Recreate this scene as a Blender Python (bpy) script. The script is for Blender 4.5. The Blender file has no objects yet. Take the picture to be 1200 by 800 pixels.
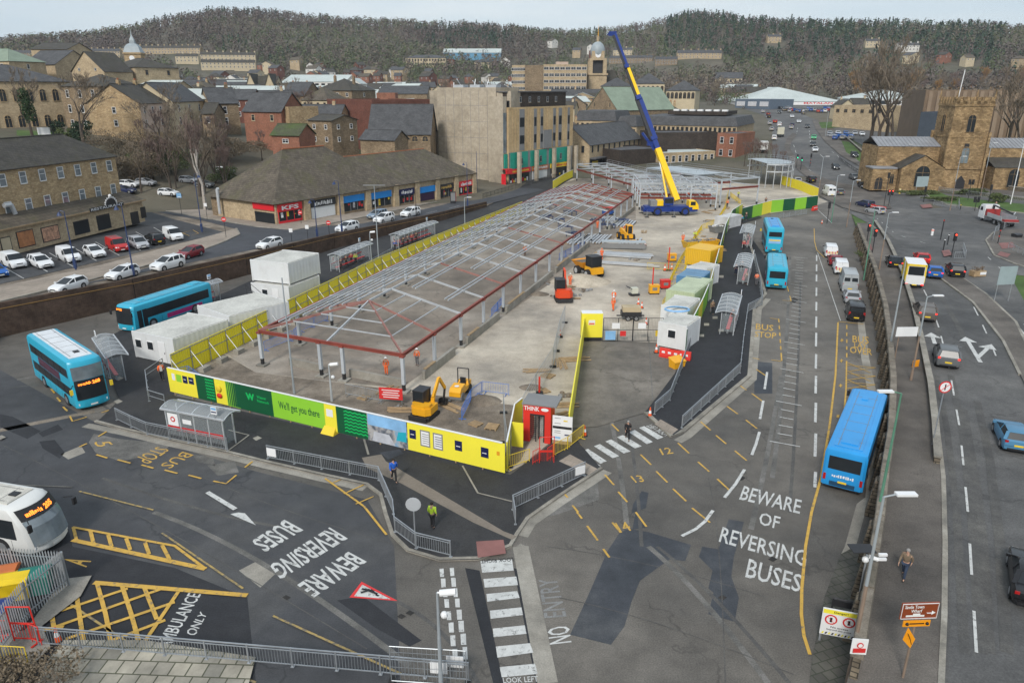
import bpy, bmesh, math, random
from mathutils import Vector, Matrix
from mathutils.geometry import tessellate_polygon
R=random.Random(7)
sc=bpy.context.scene; COL=sc.collection
F=843.0; PIT=math.radians(19.3); H=24.4
CP,SP=math.cos(PIT),math.sin(PIT)
def V(*a): return Vector(a)
def ray(px,py):
 u=(400-py)/F
 return ((px-600)/F, CP+u*SP, -SP+u*CP)     # per metre of depth
def P(px,py,d):
 r=ray(px,py); return Vector((r[0]*d,r[1]*d,H+r[2]*d))
def g(px,py,z=0.0):
 r=ray(px,py); d=(z-H)/r[2]; return Vector((r[0]*d,r[1]*d,z))
def gz(px,py,fn):
 if getattr(fn,'march',False):
  q=ray(px,py); d=20.; f=lambda d:H+q[2]*d-fn(q[0]*d,q[1]*d)
  while f(d)>0 and d<1400: d+=2
  a,c=d-2,d
  for _ in range(12):
   m=(a+c)/2
   if f(m)>0: a=m
   else: c=m
  return Vector((q[0]*c,q[1]*c,fn(q[0]*c,q[1]*c)))
 z=0.
 for _ in range(25):
  p=g(px,py,z); z+= (fn(p.x,p.y)-z)*.7
 p.z=fn(p.x,p.y); return p
def depth(p): return p[1]*CP-(p[2]-H)*SP
def proj(p):
 d=depth(p); return (600+p[0]/d*F, 400-(p[1]*SP+(p[2]-H)*CP)/d*F)
def hfor(p,py):                                 # height of a vertical at p whose top shows at row py
 u=(400-py)/F      # (y*SP+(z-H)*CP)= u*(y*CP-(z-H)*SP)
 z=H+ (u*p[1]*CP-p[1]*SP)/(CP+u*SP)
 return z-p[2]
_wa=g(0,395); _wb=g(570,243)
_wd=Vector((_wb.x-_wa.x,_wb.y-_wa.y)); _wl=_wd.length; _wd/=_wl
def _wt(x,y): return ((x-_wa.x)*_wd.x+(y-_wa.y)*_wd.y)/_wl
_wk=[(_wt(*g(a,b).xy),z) for a,b,z in((-100,420,2.8),(0,395,2.65),(160,357,2.3),(290,322,2.0),(392,292,1.6),(505,263,1.0),(570,243,.3),(640,222,.1))]
def zL(x,y): return interp(_wk,_wt(x,y))
def zR(x,y):
 return 1.5*min(1,max(0,(150-y)/60))
def sm(t): t=min(1,max(0,t)); return t*t*(3-2*t)
RK=[0,150,165,205,290,440,650]
AK=[(-46,[3,14,18,22,30]),(-30,[3,14,18,22,28]),(-20,[2.2,11,15,18,24]),(-12,[1.5,5,12,16,22]),(-5,[.4,1.5,7,16,22]),
 (3,[-.3,-.3,3,16,22]),(9,[-.3,-.35,4.2,14,22]),(15,[-.3,-.35,5,12,20]),(22,[-.3,-.3,5.5,12,20]),(30,[0,1.3,5,10,18]),(46,[0,1.3,5,10,18])]
SKY=[(-400,44),(-100,45),(0,41),(60,36),(110,33),(150,27),(200,16),(250,8),(300,8),(350,13),(400,18),(450,19),(500,22),(560,24),(600,27),(630,31),(660,32),(700,31),(730,28),(760,22),(790,14),(820,10),(850,13),(880,18),(940,20),(1000,21),(1060,21),(1100,23),(1150,22),(1200,27),(1300,33),(1600,38)]
def interp(tab,x):
 if x<=tab[0][0]: return tab[0][1]
 for (a,b),(c,d) in zip(tab,tab[1:]):
  if x<=c: return b+(d-b)*(x-a)/(c-a)
 return tab[-1][1]
def ridge(az):
 k=math.tan(az); n=math.sqrt(1+k*k)
 best=30
 px=600+F*k/ (1/ CP) *1.0
 for _ in range(4):
  py=interp(SKY,px); r=ray(px,py); px=600+F*k*(CP+(400-py)/F*SP)
 return r[2]/math.hypot(r[0],r[1])
_rc={}
def ridge_c(az):
 k=round(az*200)
 if k not in _rc: _rc[k]=ridge(k/200)
 return _rc[k]
RR=1150.
def T(x,y):
 r=math.hypot(x,y); az=math.atan2(x,y); a=math.degrees(az)
 if abs(a)>46: a=math.copysign(46,a)
 for (a0,l0),(a1,l1) in zip(AK,AK[1:]):
  if a<=a1:
   f=(a-a0)/(a1-a0); L=[-.3,-.3]+[p+(q-p)*f for p,q in zip(l0,l1)]; break
 if r<RK[-1]:
  for i in range(len(RK)-1):
   if r<=RK[i+1]:
    f=(r-RK[i])/(RK[i+1]-RK[i]); return L[i]+(L[i+1]-L[i])*f
 z0=L[-1]
 top=H+ridge_c(max(-1.2,min(1.2,az)))*RR-13
 if r<RR:
  f=(r-RK[-1])/(RR-RK[-1]); return z0+(top-z0)*(.55*f+.45*sm(f))
 return top-(r-RR)*.02
def gt(px,py,r0=100.):
 """march the ray to the far terrain"""
 q=ray(px,py); d=r0
 while d<1500:
  p=(q[0]*d,q[1]*d,H+q[2]*d)
  if p[2]<=T(p[0],p[1]): return Vector((p[0],p[1],T(p[0],p[1])))
  d+=1.5+d*.002
 return Vector(p)
def prop(o,label=None,cat=None,group=None,kind=None):
 if label: o['label']=label
 if cat: o['category']=cat
 if group: o['group']=group
 if kind: o['kind']=kind
 return o
def thing(name,label,cat,loc=(0,0,0),rz=0,group=None):
 o=bpy.data.objects.new(name,None); COL.objects.link(o); o.empty_display_size=.3
 o.location=loc; o.rotation_euler=(0,0,rz); return prop(o,label,cat,group)
KIDS={}
def link(o,parent):
 COL.objects.link(o)
 if parent is not None:
  o.parent=parent; KIDS.setdefault(parent.name,[]).append(o)
 return o
def dup(root,loc=None,rz=None,label=None,group=None,sc_=None):
 def rec(o,par):
  c=o.copy(); COL.objects.link(c)
  if par is not None: c.parent=par; KIDS.setdefault(par.name,[]).append(c)
  for k in list(KIDS.get(o.name,[])): rec(k,c)
  return c
 r=rec(root,None)
 if loc is not None: r.location=loc
 if rz is not None: r.rotation_euler=(0,0,rz)
 if sc_ is not None: r.scale=sc_ if hasattr(sc_,'__len__') else (sc_,)*3
 if label: r['label']=label
 if group: r['group']=group
 return r
class B:
 def __init__(s): s.v=[]; s.f=[]; s.mi=[]; s.ms=[]; s.M=None
 def _m(s,m):
  if m not in s.ms: s.ms.append(m)
  return s.ms.index(m)
 def add(s,vs,fs,m):
  b=len(s.v); M=s.M
  for q in vs:
   q=Vector(q); s.v.append(M@q if M else q)
  k=s._m(m)
  for f in fs: s.f.append([b+i for i in f]); s.mi.append(k)
  return s
 def poly(s,pts,m): return s.add(pts,[list(range(len(pts)))],m)
 def box(s,c,d,m,rz=0,top=None):
  x,y,z=d[0]/2,d[1]/2,d[2]/2; cs,sn=math.cos(rz),math.sin(rz)
  vs=[(c[0]+a*x*cs-b*y*sn,c[1]+a*x*sn+b*y*cs,c[2]+e*z) for e in(-1,1) for a,b in((-1,-1),(1,-1),(1,1),(-1,1))]
  s.add(vs,[(3,2,1,0),(0,1,5,4),(1,2,6,5),(2,3,7,6),(3,0,4,7)],m)
  return s.add(vs[4:],[(0,1,2,3)],top or m)
 def bx(s,x0,x1,y0,y1,z0,z1,m,top=None): return s.box(((x0+x1)/2,(y0+y1)/2,(z0+z1)/2),(x1-x0,y1-y0,z1-z0),m,0,top)
 def prism(s,pl,z0,z1,m,top=None,bottom=False):
  n=len(pl); vs=[(p[0],p[1],z0) for p in pl]+[(p[0],p[1],z1) for p in pl]
  s.add(vs,[(i,(i+1)%n,n+(i+1)%n,n+i) for i in range(n)],m)
  s.add(vs[n:],[list(range(n))],top or m)
  if bottom: s.add(vs[:n],[list(range(n))[::-1]],m)
  return s
 def beam(s,a,b,w,h,m,up=(0,0,1)):
  a=Vector(a); b=Vector(b); d=(b-a)
  if d.length<1e-6: return s
  d.normalize(); u=Vector(up)
  if abs(d.dot(u))>.98: u=Vector((0,1,0))
  r=d.cross(u).normalized(); u=r.cross(d).normalized()
  vs=[p+r*(i*w/2)+u*(j*h/2) for p in(a,b) for i,j in((-1,-1),(1,-1),(1,1),(-1,1))]
  return s.add(vs,[(3,2,1,0),(4,5,6,7),(0,1,5,4),(1,2,6,5),(2,3,7,6),(3,0,4,7)],m)
 def tube(s,a,b,r,m,n=6,r2=None,cap=True):
  a=Vector(a); b=Vector(b); d=(b-a)
  if d.length<1e-6: return s
  d.normalize(); u=Vector((0,0,1)) if abs(d.z)<.95 else Vector((1,0,0))
  e=d.cross(u).normalized(); f=e.cross(d)
  r2=r if r2 is None else r2
  vs=[p+(e*math.cos(2*math.pi*k/n)+f*math.sin(2*math.pi*k/n))*q for p,q in((a,r),(b,r2)) for k in range(n)]
  fs=[(k,(k+1)%n,n+(k+1)%n,n+k) for k in range(n)]
  if cap: fs+= [list(range(n))[::-1],list(range(n,2*n))]
  return s.add(vs,fs,m)
 def path(s,pts,r,m,n=6):
  for a,b in zip(pts,pts[1:]): s.tube(a,b,r,m,n)
  return s
 def loft(s,rings,m,cap=True):
  n=len(rings[0]); vs=[q for r in rings for q in r]; fs=[]
  for i in range(len(rings)-1):
   for k in range(n): fs.append((i*n+k,i*n+(k+1)%n,(i+1)*n+(k+1)%n,(i+1)*n+k))
  if cap: fs+=[list(range(n))[::-1],[(len(rings)-1)*n+k for k in range(n)]]
  return s.add(vs,fs,m)
 def ball(s,c,r,m,nu=8,nv=6,sc=(1,1,1)):
  rings=[]
  for j in range(nv+1):
   t=math.pi*(j/nv); q=max(math.sin(t),.02)
   rings.append([(c[0]+r*sc[0]*q*math.cos(2*math.pi*k/nu),c[1]+r*sc[1]*q*math.sin(2*math.pi*k/nu),c[2]-r*sc[2]*math.cos(t)) for k in range(nu)])
  return s.loft(rings,m)
 def obj(s,name,parent=None,smooth=False,**kw):
  me=bpy.data.meshes.new(name); me.from_pydata([tuple(q) for q in s.v],[],s.f)
  for m in s.ms: me.materials.append(m)
  me.polygons.foreach_set('material_index',s.mi)
  if smooth:
   me.polygons.foreach_set('use_smooth',[True]*len(s.f))
   me.set_sharp_from_angle(angle=.7 if smooth is True else smooth)
  me.update()
  o=bpy.data.objects.new(name,me); link(o,parent)
  return prop(o,**kw)
MATS={}
def nodes(name):
 m=bpy.data.materials.new(name); m.use_nodes=True; nt=m.node_tree; return m,nt,nt.nodes['Principled BSDF']
def noise(nt,scale,detail=4,vec=None,rough=.6):
 n=nt.nodes.new('ShaderNodeTexNoise'); n.inputs['Scale'].default_value=scale; n.inputs['Detail'].default_value=detail; n.inputs['Roughness'].default_value=rough
 if vec: nt.links.new(vec,n.inputs['Vector'])
 return n.outputs['Fac']
def ramp(nt,fac,stops):
 r=nt.nodes.new('ShaderNodeValToRGB'); e=r.color_ramp.elements
 while len(e)<len(stops): e.new(.5)
 for k,(p,c) in zip(e,stops): k.position=p; k.color=(c[0],c[1],c[2],1) if hasattr(c,'__len__') else (c,c,c,1)
 nt.links.new(fac,r.inputs[0]); return r.outputs[0]
def mixc(nt,fac,a,b,mode='MIX'):
 n=nt.nodes.new('ShaderNodeMix'); n.data_type='RGBA'; n.blend_type=mode
 for s,v in((0,fac),(6,a),(7,b)):
  if isinstance(v,(int,float)) and s==0: n.inputs[0].default_value=v
  elif hasattr(v,'__len__'): n.inputs[s].default_value=(v[0],v[1],v[2],1)
  else: nt.links.new(v,n.inputs[s])
 return n.outputs[2]
def wpos(nt):
 return nt.nodes.new('ShaderNodeNewGeometry').outputs['Position']
def bump(nt,bs,h,st=.3,dist=.05):
 b=nt.nodes.new('ShaderNodeBump'); b.inputs['Strength'].default_value=st; b.inputs['Distance'].default_value=dist
 nt.links.new(h,b.inputs['Height']); nt.links.new(b.outputs[0],bs.inputs['Normal'])
def mul(c,k): return tuple(min(1,x*k) for x in c)
def mat(name,col,rough=.7,metal=0,var=.12,scale=.6,spec=.4,fine=0):
 if name in MATS: return MATS[name]
 m,nt,bs=nodes(name); bs.inputs['Roughness'].default_value=rough; bs.inputs['Metallic'].default_value=metal
 bs.inputs['Specular IOR Level'].default_value=spec
 if var>0:
  f=noise(nt,scale,6,wpos(nt)); c=ramp(nt,f,[(.3,mul(col,1-var)),(.7,mul(col,1+var))])
  if fine:
   f2=noise(nt,scale*12,3,wpos(nt)); c=mixc(nt,fine,c,ramp(nt,f2,[(.35,mul(col,.55)),(.65,mul(col,1.35))]))
  nt.links.new(c,bs.inputs['Base Color'])
 else: bs.inputs['Base Color'].default_value=(*col,1)
 MATS[name]=m; return m
def paint(name,col,rough=.32): return mat('paint_'+name,col,rough,0,.05,.8,.5)
def glow(name,col,st):
 if name in MATS: return MATS[name]
 m,nt,bs=nodes(name); bs.inputs['Base Color'].default_value=(*col,1)
 bs.inputs['Emission Color'].default_value=(*col,1); bs.inputs['Emission Strength'].default_value=st
 MATS[name]=m; return m
def wallvec(nt,hz=False):
 """u along the wall (or the eaves of a roof), v up"""
 ge=nt.nodes.new('ShaderNodeNewGeometry')
 cr=nt.nodes.new('ShaderNodeVectorMath'); cr.operation='CROSS_PRODUCT'; nt.links.new(ge.outputs['Normal'],cr.inputs[0]); cr.inputs[1].default_value=(0,0,1)
 nz=nt.nodes.new('ShaderNodeVectorMath'); nz.operation='NORMALIZE'; nt.links.new(cr.outputs[0],nz.inputs[0])
 dt=nt.nodes.new('ShaderNodeVectorMath'); dt.operation='DOT_PRODUCT'; nt.links.new(ge.outputs['Position'],dt.inputs[0]); nt.links.new(nz.outputs[0],dt.inputs[1])
 sp=nt.nodes.new('ShaderNodeSeparateXYZ'); nt.links.new(ge.outputs['Position'],sp.inputs[0])
 cb=nt.nodes.new('ShaderNodeCombineXYZ'); nt.links.new(dt.outputs['Value'],cb.inputs[0]); nt.links.new(sp.outputs['Z'],cb.inputs[1])
 return cb.outputs[0], ge.outputs['Position']
def brickmat(name,c1,c2,mortar,bw=.45,rh=.2,ms=.015,rough=.9,stain=.35,bmp=.2):
 if name in MATS: return MATS[name]
 m,nt,bs=nodes(name); bs.inputs['Roughness'].default_value=rough; bs.inputs['Specular IOR Level'].default_value=.2
 u,pos=wallvec(nt)
 bt=nt.nodes.new('ShaderNodeTexBrick'); nt.links.new(u,bt.inputs['Vector'])
 for k,v in(('Color1',c1),('Color2',c2),('Mortar',mortar)): bt.inputs[k].default_value=(*v,1)
 bt.inputs['Scale'].default_value=1; bt.inputs['Mortar Size'].default_value=ms; bt.inputs['Brick Width'].default_value=bw; bt.inputs['Row Height'].default_value=rh
 bt.inputs['Bias'].default_value=0
 d=ramp(nt,noise(nt,.35,7,pos,.7),[(.3,1-stain),(.62,1.05)])
 c=mixc(nt,1,bt.outputs['Color'],d,'MULTIPLY')
 d2=ramp(nt,noise(nt,2.3,5,pos,.7),[(.3,.72),(.7,1.2)])
 c=mixc(nt,1,c,d2,'MULTIPLY')
 nt.links.new(c,bs.inputs['Base Color']); bump(nt,bs,bt.outputs['Fac'],bmp,-.02)
 MATS[name]=m; return m
def slate(name,c1,c2,moss=None,w=.45,h=.22):
 if name in MATS: return MATS[name]
 m,nt,bs=nodes(name); bs.inputs['Roughness'].default_value=.75; bs.inputs['Specular IOR Level'].default_value=.3
 u,pos=wallvec(nt)
 bt=nt.nodes.new('ShaderNodeTexBrick'); nt.links.new(u,bt.inputs['Vector'])
 for k,v in(('Color1',c1),('Color2',c2),('Mortar',mul(c1,.45))): bt.inputs[k].default_value=(*v,1)
 bt.inputs['Scale'].default_value=1; bt.inputs['Mortar Size'].default_value=.02; bt.inputs['Brick Width'].default_value=w; bt.inputs['Row Height'].default_value=h
 c=mixc(nt,1,bt.outputs['Color'],ramp(nt,noise(nt,.5,8,pos,.75),[(.28,.6),(.7,1.35)]),'MULTIPLY')
 if moss: c=mixc(nt,ramp(nt,noise(nt,.22,8,pos,.8),[(.5,0),(.66,.75)]),c,moss)
 nt.links.new(c,bs.inputs['Base Color']); bump(nt,bs,bt.outputs['Fac'],.35,-.03)
 MATS[name]=m; return m
def ribbed(name,col,pitch=.25,rough=.45,dirt=.2,wear=(.2,.12,.06),bs_=.9):
 if name in MATS: return MATS[name]
 m,nt,bs=nodes(name); bs.inputs['Roughness'].default_value=rough
 u,pos=wallvec(nt)
 w=nt.nodes.new('ShaderNodeTexWave'); w.inputs['Scale'].default_value=.314/pitch; nt.links.new(u,w.inputs['Vector'])
 f=ramp(nt,noise(nt,.8,8,pos,.75),[(.5,0),(.75,dirt)])
 nt.links.new(mixc(nt,f,col,wear),bs.inputs['Base Color']); bump(nt,bs,w.outputs['Fac'],bs_,.06)
 MATS[name]=m; return m
def groundmat(name,base,dark,light,s1=.06,s2=.7,cracks=0,grain=.25,rough=.85,wet=0):
 if name in MATS: return MATS[name]
 m,nt,bs=nodes(name); pos=wpos(nt); bs.inputs['Specular IOR Level'].default_value=.3
 a=noise(nt,s1,9,pos,.62); c=ramp(nt,a,[(.32,dark),(.5,base),(.7,light)])
 b=noise(nt,s2,7,pos,.7); c=mixc(nt,1,c,ramp(nt,b,[(.28,.78),(.72,1.22)]),'MULTIPLY')
 gr=noise(nt,14,2,pos); c=mixc(nt,1,c,ramp(nt,gr,[(.25,1-grain),(.75,1+grain)]),'MULTIPLY')
 if cracks:
  vo=nt.nodes.new('ShaderNodeTexVoronoi'); vo.feature='DISTANCE_TO_EDGE'; vo.inputs['Scale'].default_value=cracks
  wv=nt.nodes.new('ShaderNodeVectorMath'); wv.operation='ADD'
  nn=nt.nodes.new('ShaderNodeTexNoise'); nn.inputs['Scale'].default_value=.8; nn.inputs['Detail'].default_value=5; nt.links.new(pos,nn.inputs['Vector'])
  sc2=nt.nodes.new('ShaderNodeVectorMath'); sc2.operation='SCALE'; sc2.inputs['Scale'].default_value=2.5; nt.links.new(nn.outputs['Color'],sc2.inputs[0])
  nt.links.new(pos,wv.inputs[0]); nt.links.new(sc2.outputs[0],wv.inputs[1]); nt.links.new(wv.outputs[0],vo.inputs['Vector'])
  cr=ramp(nt,vo.outputs['Distance'],[(0,1),(.012,0)])
  mk=ramp(nt,noise(nt,.15,3,pos),[(.45,0),(.55,.55)])
  mm=nt.nodes.new('ShaderNodeMath'); mm.operation='MULTIPLY'; nt.links.new(cr,mm.inputs[0]); nt.links.new(mk,mm.inputs[1])
  c=mixc(nt,mm.outputs[0],c,mul(dark,.5))
 nt.links.new(c,bs.inputs['Base Color'])
 rr=ramp(nt,noise(nt,.12,5,pos),[(.38,rough-wet),(.6,rough)]); nt.links.new(rr,bs.inputs['Roughness'])
 MATS[name]=m; return m
_tc={}
def textgeo(t,bold=.0):
 k=(t,bold)
 if k in _tc: return _tc[k]
 cu=bpy.data.curves.new('t','FONT'); cu.body=t; cu.offset=bold; cu.resolution_u=2
 o=bpy.data.objects.new('t',cu); COL.objects.link(o)
 dg=bpy.context.evaluated_depsgraph_get(); me=bpy.data.meshes.new_from_object(o.evaluated_get(dg))
 vs=[v.co.copy() for v in me.vertices]; fs=[list(p.vertices) for p in me.polygons]
 x0=min(v.x for v in vs); x1=max(v.x for v in vs); y0=min(v.y for v in vs); y1=max(v.y for v in vs)
 vs=[((v.x-x0)/(x1-x0),(v.y-y0)/(y1-y0)) for v in vs]
 bpy.data.objects.remove(o); bpy.data.curves.remove(cu); bpy.data.meshes.remove(me)
 _tc[k]=(vs,fs,(x1-x0)/(y1-y0)); return _tc[k]
def textq(b,t,q,m,lift=0.,bold=.02):
 """write t on the quad q = BL,BR,TR,TL"""
 q=[Vector(p) for p in q]
 if t[0]=='~':       # lettering too small to read in the photograph: strokes only
  rq=random.Random(len(t)); vs=[];fs=[]; x=0
  while x<.96:
   w_=rq.uniform(.03,.09); y0=rq.choice([0,0,.15]); y1=rq.choice([.7,.75,1]); k=len(vs); vs+=[(x,y0),(min(1,x+w_),y0),(min(1,x+w_),y1),(x,y1)]; fs.append([k,k+1,k+2,k+3]); x+=w_+rq.uniform(.012,.05)
 else: vs,fs,_=textgeo(t,bold)
 n=(q[1]-q[0]).cross(q[3]-q[0]).normalized()*lift
 b.add([q[0]*(1-u)*(1-v)+q[1]*u*(1-v)+q[2]*u*v+q[3]*(1-u)*v+n for u,v in vs],fs,m)
def sign_text(b,t,c,w,h,ax,up,m,lift=.01,bold=.02):
 c=Vector(c); ax=Vector(ax).normalized()*w/2; up=Vector(up).normalized()*h/2
 textq(b,t,[c-ax-up,c+ax-up,c+ax+up,c-ax+up],m,lift,bold)
def sheet(name,pts,m,zf=0,step=None,kind='structure',kerb=None,label=None,cat=None):
 """polygon of world xy points draped on zf"""
 bm=bmesh.new(); vs=[bm.verts.new((p[0],p[1],0)) for p in pts]
 for t in tessellate_polygon([[Vector((p[0],p[1],0)) for p in pts]]):
  try: bm.faces.new([vs[i] for i in t])
  except ValueError: pass
 if step:
  for ax in(0,1):
   lo=min(p[ax] for p in pts); hi=max(p[ax] for p in pts); k=lo+step
   while k<hi:
    n=[0,0,0]; n[ax]=1; c=[0,0,0]; c[ax]=k
    bmesh.ops.bisect_plane(bm,geom=bm.verts[:]+bm.edges[:]+bm.faces[:],plane_co=c,plane_no=n); k+=step
 bmesh.ops.triangulate(bm,faces=bm.faces[:])
 for v in bm.verts: v.co.z=zf(v.co.x,v.co.y) if callable(zf) else zf
 for f in bm.faces:
  f.normal_update()
  if f.normal.z<0: f.normal_flip()
 me=bpy.data.meshes.new(name); bm.to_mesh(me); bm.free(); me.materials.append(m)
 o=bpy.data.objects.new(name,me); COL.objects.link(o); return prop(o,label,cat,None,kind)
def gp(l,z=0):
 return [(gz(x,y,z) if callable(z) else g(x,y,z)) for x,y in l]
def strip(b,pts,w,m,z=None,h=None):
 """flat ribbon along world points (with thickness h when given)"""
 n=len(pts); L=[];Rr=[]
 for i,p in enumerate(pts):
  a=pts[max(0,i-1)]; c=pts[min(n-1,i+1)]; d=Vector((c[0]-a[0],c[1]-a[1],0)); d.normalize(); s=Vector((-d.y,d.x,0))*w/2
  zz=p[2] if z is None else z
  q=Vector((p[0],p[1],zz)); L.append(q+s); Rr.append(q-s)
 for i in range(n-1):
  if h:
   u=Vector((0,0,h)); b.add([Rr[i],L[i],L[i+1],Rr[i+1],Rr[i]+u,L[i]+u,L[i+1]+u,Rr[i+1]+u],[(4,7,6,5),(0,4,5,1),(1,5,6,2),(2,6,7,3),(3,7,4,0)],m)
  else: b.add([Rr[i],Rr[i+1],L[i+1],L[i]],[(0,1,2,3)],m)
def dens(pts,step):
 out=[]
 for a,b in zip(pts,pts[1:]):
  a=Vector(a);b=Vector(b); k=max(1,int((b-a).length/step))
  out+= [a+(b-a)*i/k for i in range(k)]
 return out+[Vector(pts[-1])]
cam=bpy.data.cameras.new('camera'); co=bpy.data.objects.new('camera',cam); COL.objects.link(co)
co.location=(0,0,H); co.rotation_euler=(math.radians(90)-PIT,0,0)
cam.sensor_width=36; cam.lens=F/1200*36; cam.clip_end=6000; cam.clip_start=.5; sc.camera=co
w=bpy.data.worlds.new('World'); sc.world=w; w.use_nodes=True; nt=w.node_tree
bg=nt.nodes['Background']; sk=nt.nodes.new('ShaderNodeTexSky'); sk.sky_type='NISHITA'; sk.sun_disc=False
SUNEL,SUNAZ=math.radians(38),math.radians(200)
sk.sun_elevation=SUNEL; sk.sun_rotation=SUNAZ; sk.air_density=1.2; sk.dust_density=2.5
tc=nt.nodes.new('ShaderNodeTexCoord'); mp=nt.nodes.new('ShaderNodeMapping'); mp.inputs['Scale'].default_value=(1,1,7)
nt.links.new(tc.outputs['Generated'],mp.inputs[0])
cl=ramp(nt,noise(nt,2.2,7,mp.outputs[0],.55),[(.35,(4.2,5.1,5.9)),(.55,(5.0,5.65,6.2)),(.7,(5.9,6.3,6.6))])
nt.links.new(mixc(nt,.84,sk.outputs[0],cl),bg.inputs['Color']); bg.inputs['Strength'].default_value=.107
su=bpy.data.lights.new('sun','SUN'); su.energy=2.0; su.angle=math.radians(11); su.color=(1,.96,.9)
so=bpy.data.objects.new('sun',su); COL.objects.link(so)
dv=Vector((math.sin(SUNAZ)*math.cos(SUNEL),math.cos(SUNAZ)*math.cos(SUNEL),math.sin(SUNEL)))
so.rotation_euler=dv.to_track_quat('Z','Y').to_euler(); so.location=(0,0,200)
sc.view_settings.view_transform='Standard'; sc.view_settings.look='None'; sc.view_settings.gamma=1; sc.view_settings.exposure=.5
sc.render.engine='CYCLES'
sc.cycles.max_bounces=6; sc.cycles.diffuse_bounces=2; sc.cycles.glossy_bounces=3; sc.cycles.transparent_max_bounces=12
def worn(name,col,thr=.55,under=(.11,.105,.097)):
 m,nt,bs=nodes(name); pos=wpos(nt); bs.inputs['Roughness'].default_value=.7
 a=ramp(nt,noise(nt,1.4,8,pos,.75),[(.3,mul(col,.7)),(.6,col)]); f=ramp(nt,noise(nt,3.5,9,pos,.8),[(thr,0),(thr+.05,.85)]); nt.links.new(mixc(nt,f,a,under),bs.inputs['Base Color']); return m
WHITE=worn('road_paint_white',(.56,.56,.54))
YELL=worn('road_paint_yellow',(.58,.35,.06))
YELLD=worn('road_paint_worn_yellow',(.38,.27,.09),.5)
TARM=groundmat('tarmac_old',(.112,.102,.090),(.066,.063,.059),(.195,.176,.152),.05,.5,.11,.3,.8,.12)
TARMD=groundmat('tarmac_dark',(.056,.057,.061),(.038,.039,.043),(.095,.093,.09),.08,.6,.09,.25,.78,.15)
TARMB=groundmat('tarmac_new_black',(.027,.028,.032),(.022,.023,.026),(.036,.037,.04),.1,.9,0,.3,.85)
PATCH=groundmat('tarmac_patch',(.046,.050,.058),(.036,.040,.047),(.075,.077,.08),.2,.8,0,.25,.7,.15)
ROADM=groundmat('road_asphalt',(.10,.098,.096),(.07,.07,.07),(.145,.14,.132),.05,.4,.08,.28,.85)
ROADL=groundmat('road_asphalt_blue',(.055,.058,.066),(.045,.047,.054),(.07,.072,.08),.06,.4,0,.25,.8)
PAVB=groundmat('footway_asphalt',(.115,.102,.09),(.066,.06,.055),(.17,.152,.135),.12,.5,.6,.3,.9)
CONC=groundmat('concrete',(.27,.25,.215),(.17,.16,.14),(.36,.34,.3),.15,.9,0,.2,.9)
SITE=groundmat('site_dust',(.40,.35,.285),(.21,.19,.165),(.55,.49,.40),.07,.45,0,.2,.9,.25)
SLAB=groundmat('site_slab',(.23,.195,.16),(.14,.12,.10),(.38,.34,.29),.06,.5,.12,.2,.9)
DIRT=groundmat('dirt',(.17,.14,.11),(.10,.083,.066),(.27,.23,.185),.2,.8,0,.35,.95)
GRASS=groundmat('grass_green',(.06,.11,.025),(.045,.075,.02),(.09,.13,.04),.2,2,0,.4,.95)
TOWNG=groundmat('town_ground',(.10,.09,.066),(.055,.06,.03),(.14,.12,.09),.02,.12,0,.3,.95)
PAVL=brickmat('paving_tan',(.30,.25,.20),(.26,.215,.17),(.17,.145,.12),.4,.4,.012,.9,.25)
KERB=groundmat('kerb_stone',(.25,.23,.195),(.16,.15,.13),(.33,.31,.27),.5,1.5,0,.2,.9)
def planarbrick(name,c1,c2,mo,bw,rh,ang,ms=.02,stain=.3):
 m,nt,bs=nodes(name); pos=wpos(nt); bs.inputs['Roughness'].default_value=.9
 mp=nt.nodes.new('ShaderNodeMapping'); mp.inputs['Rotation'].default_value=(0,0,ang); nt.links.new(pos,mp.inputs[0])
 bt=nt.nodes.new('ShaderNodeTexBrick'); nt.links.new(mp.outputs[0],bt.inputs['Vector'])
 for k,v in(('Color1',c1),('Color2',c2),('Mortar',mo)): bt.inputs[k].default_value=(*v,1)
 bt.inputs['Scale'].default_value=1; bt.inputs['Mortar Size'].default_value=ms; bt.inputs['Brick Width'].default_value=bw; bt.inputs['Row Height'].default_value=rh
 c=mixc(nt,1,bt.outputs['Color'],ramp(nt,noise(nt,.3,7,pos,.7),[(.35,1-stain),(.65,1.1)]),'MULTIPLY'); nt.links.new(c,bs.inputs['Base Color']); return m
SLABS=planarbrick('paving_slabs',(.46,.42,.34),(.27,.255,.215),(.10,.10,.065),.78,.78,.05,.035,.5)
SETTS=planarbrick('paving_blocks',(.10,.095,.08),(.075,.072,.062),(.045,.05,.035),.5,.5,-.35,.03,.4)
TAN=planarbrick('footway_tan',(.33,.275,.225),(.28,.235,.19),(.2,.17,.14),.6,.6,.5,.015,.25)
DK0=groundmat('iron_cover',(.03,.028,.026),(.02,.02,.02),(.05,.045,.04),1,3)
b=B(); azs=[math.radians(a) for a in range(-180,181,6) if abs(a)>=48]
azs=sorted(azs+[math.radians(a*.75) for a in range(-63,64)])
rs=[0.5,40,80,110,130,142,150,156,162,168,176,186,196,206,220,240,262,290,320,350,400,450,510,570,640,700,760,820,880,940,1000,1060,1110,1150,1200,1400,2000,4000]
vs=[(r*math.sin(a),r*math.cos(a),T(r*math.sin(a),r*math.cos(a))) for r in rs for a in azs]; n=len(azs)
b.add(vs,[(i*n+k,i*n+k+1,(i+1)*n+k+1,(i+1)*n+k) for i in range(len(rs)-1) for k in range(n-1)],TOWNG)
b.obj('ground',kind='structure',smooth=3)
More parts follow.
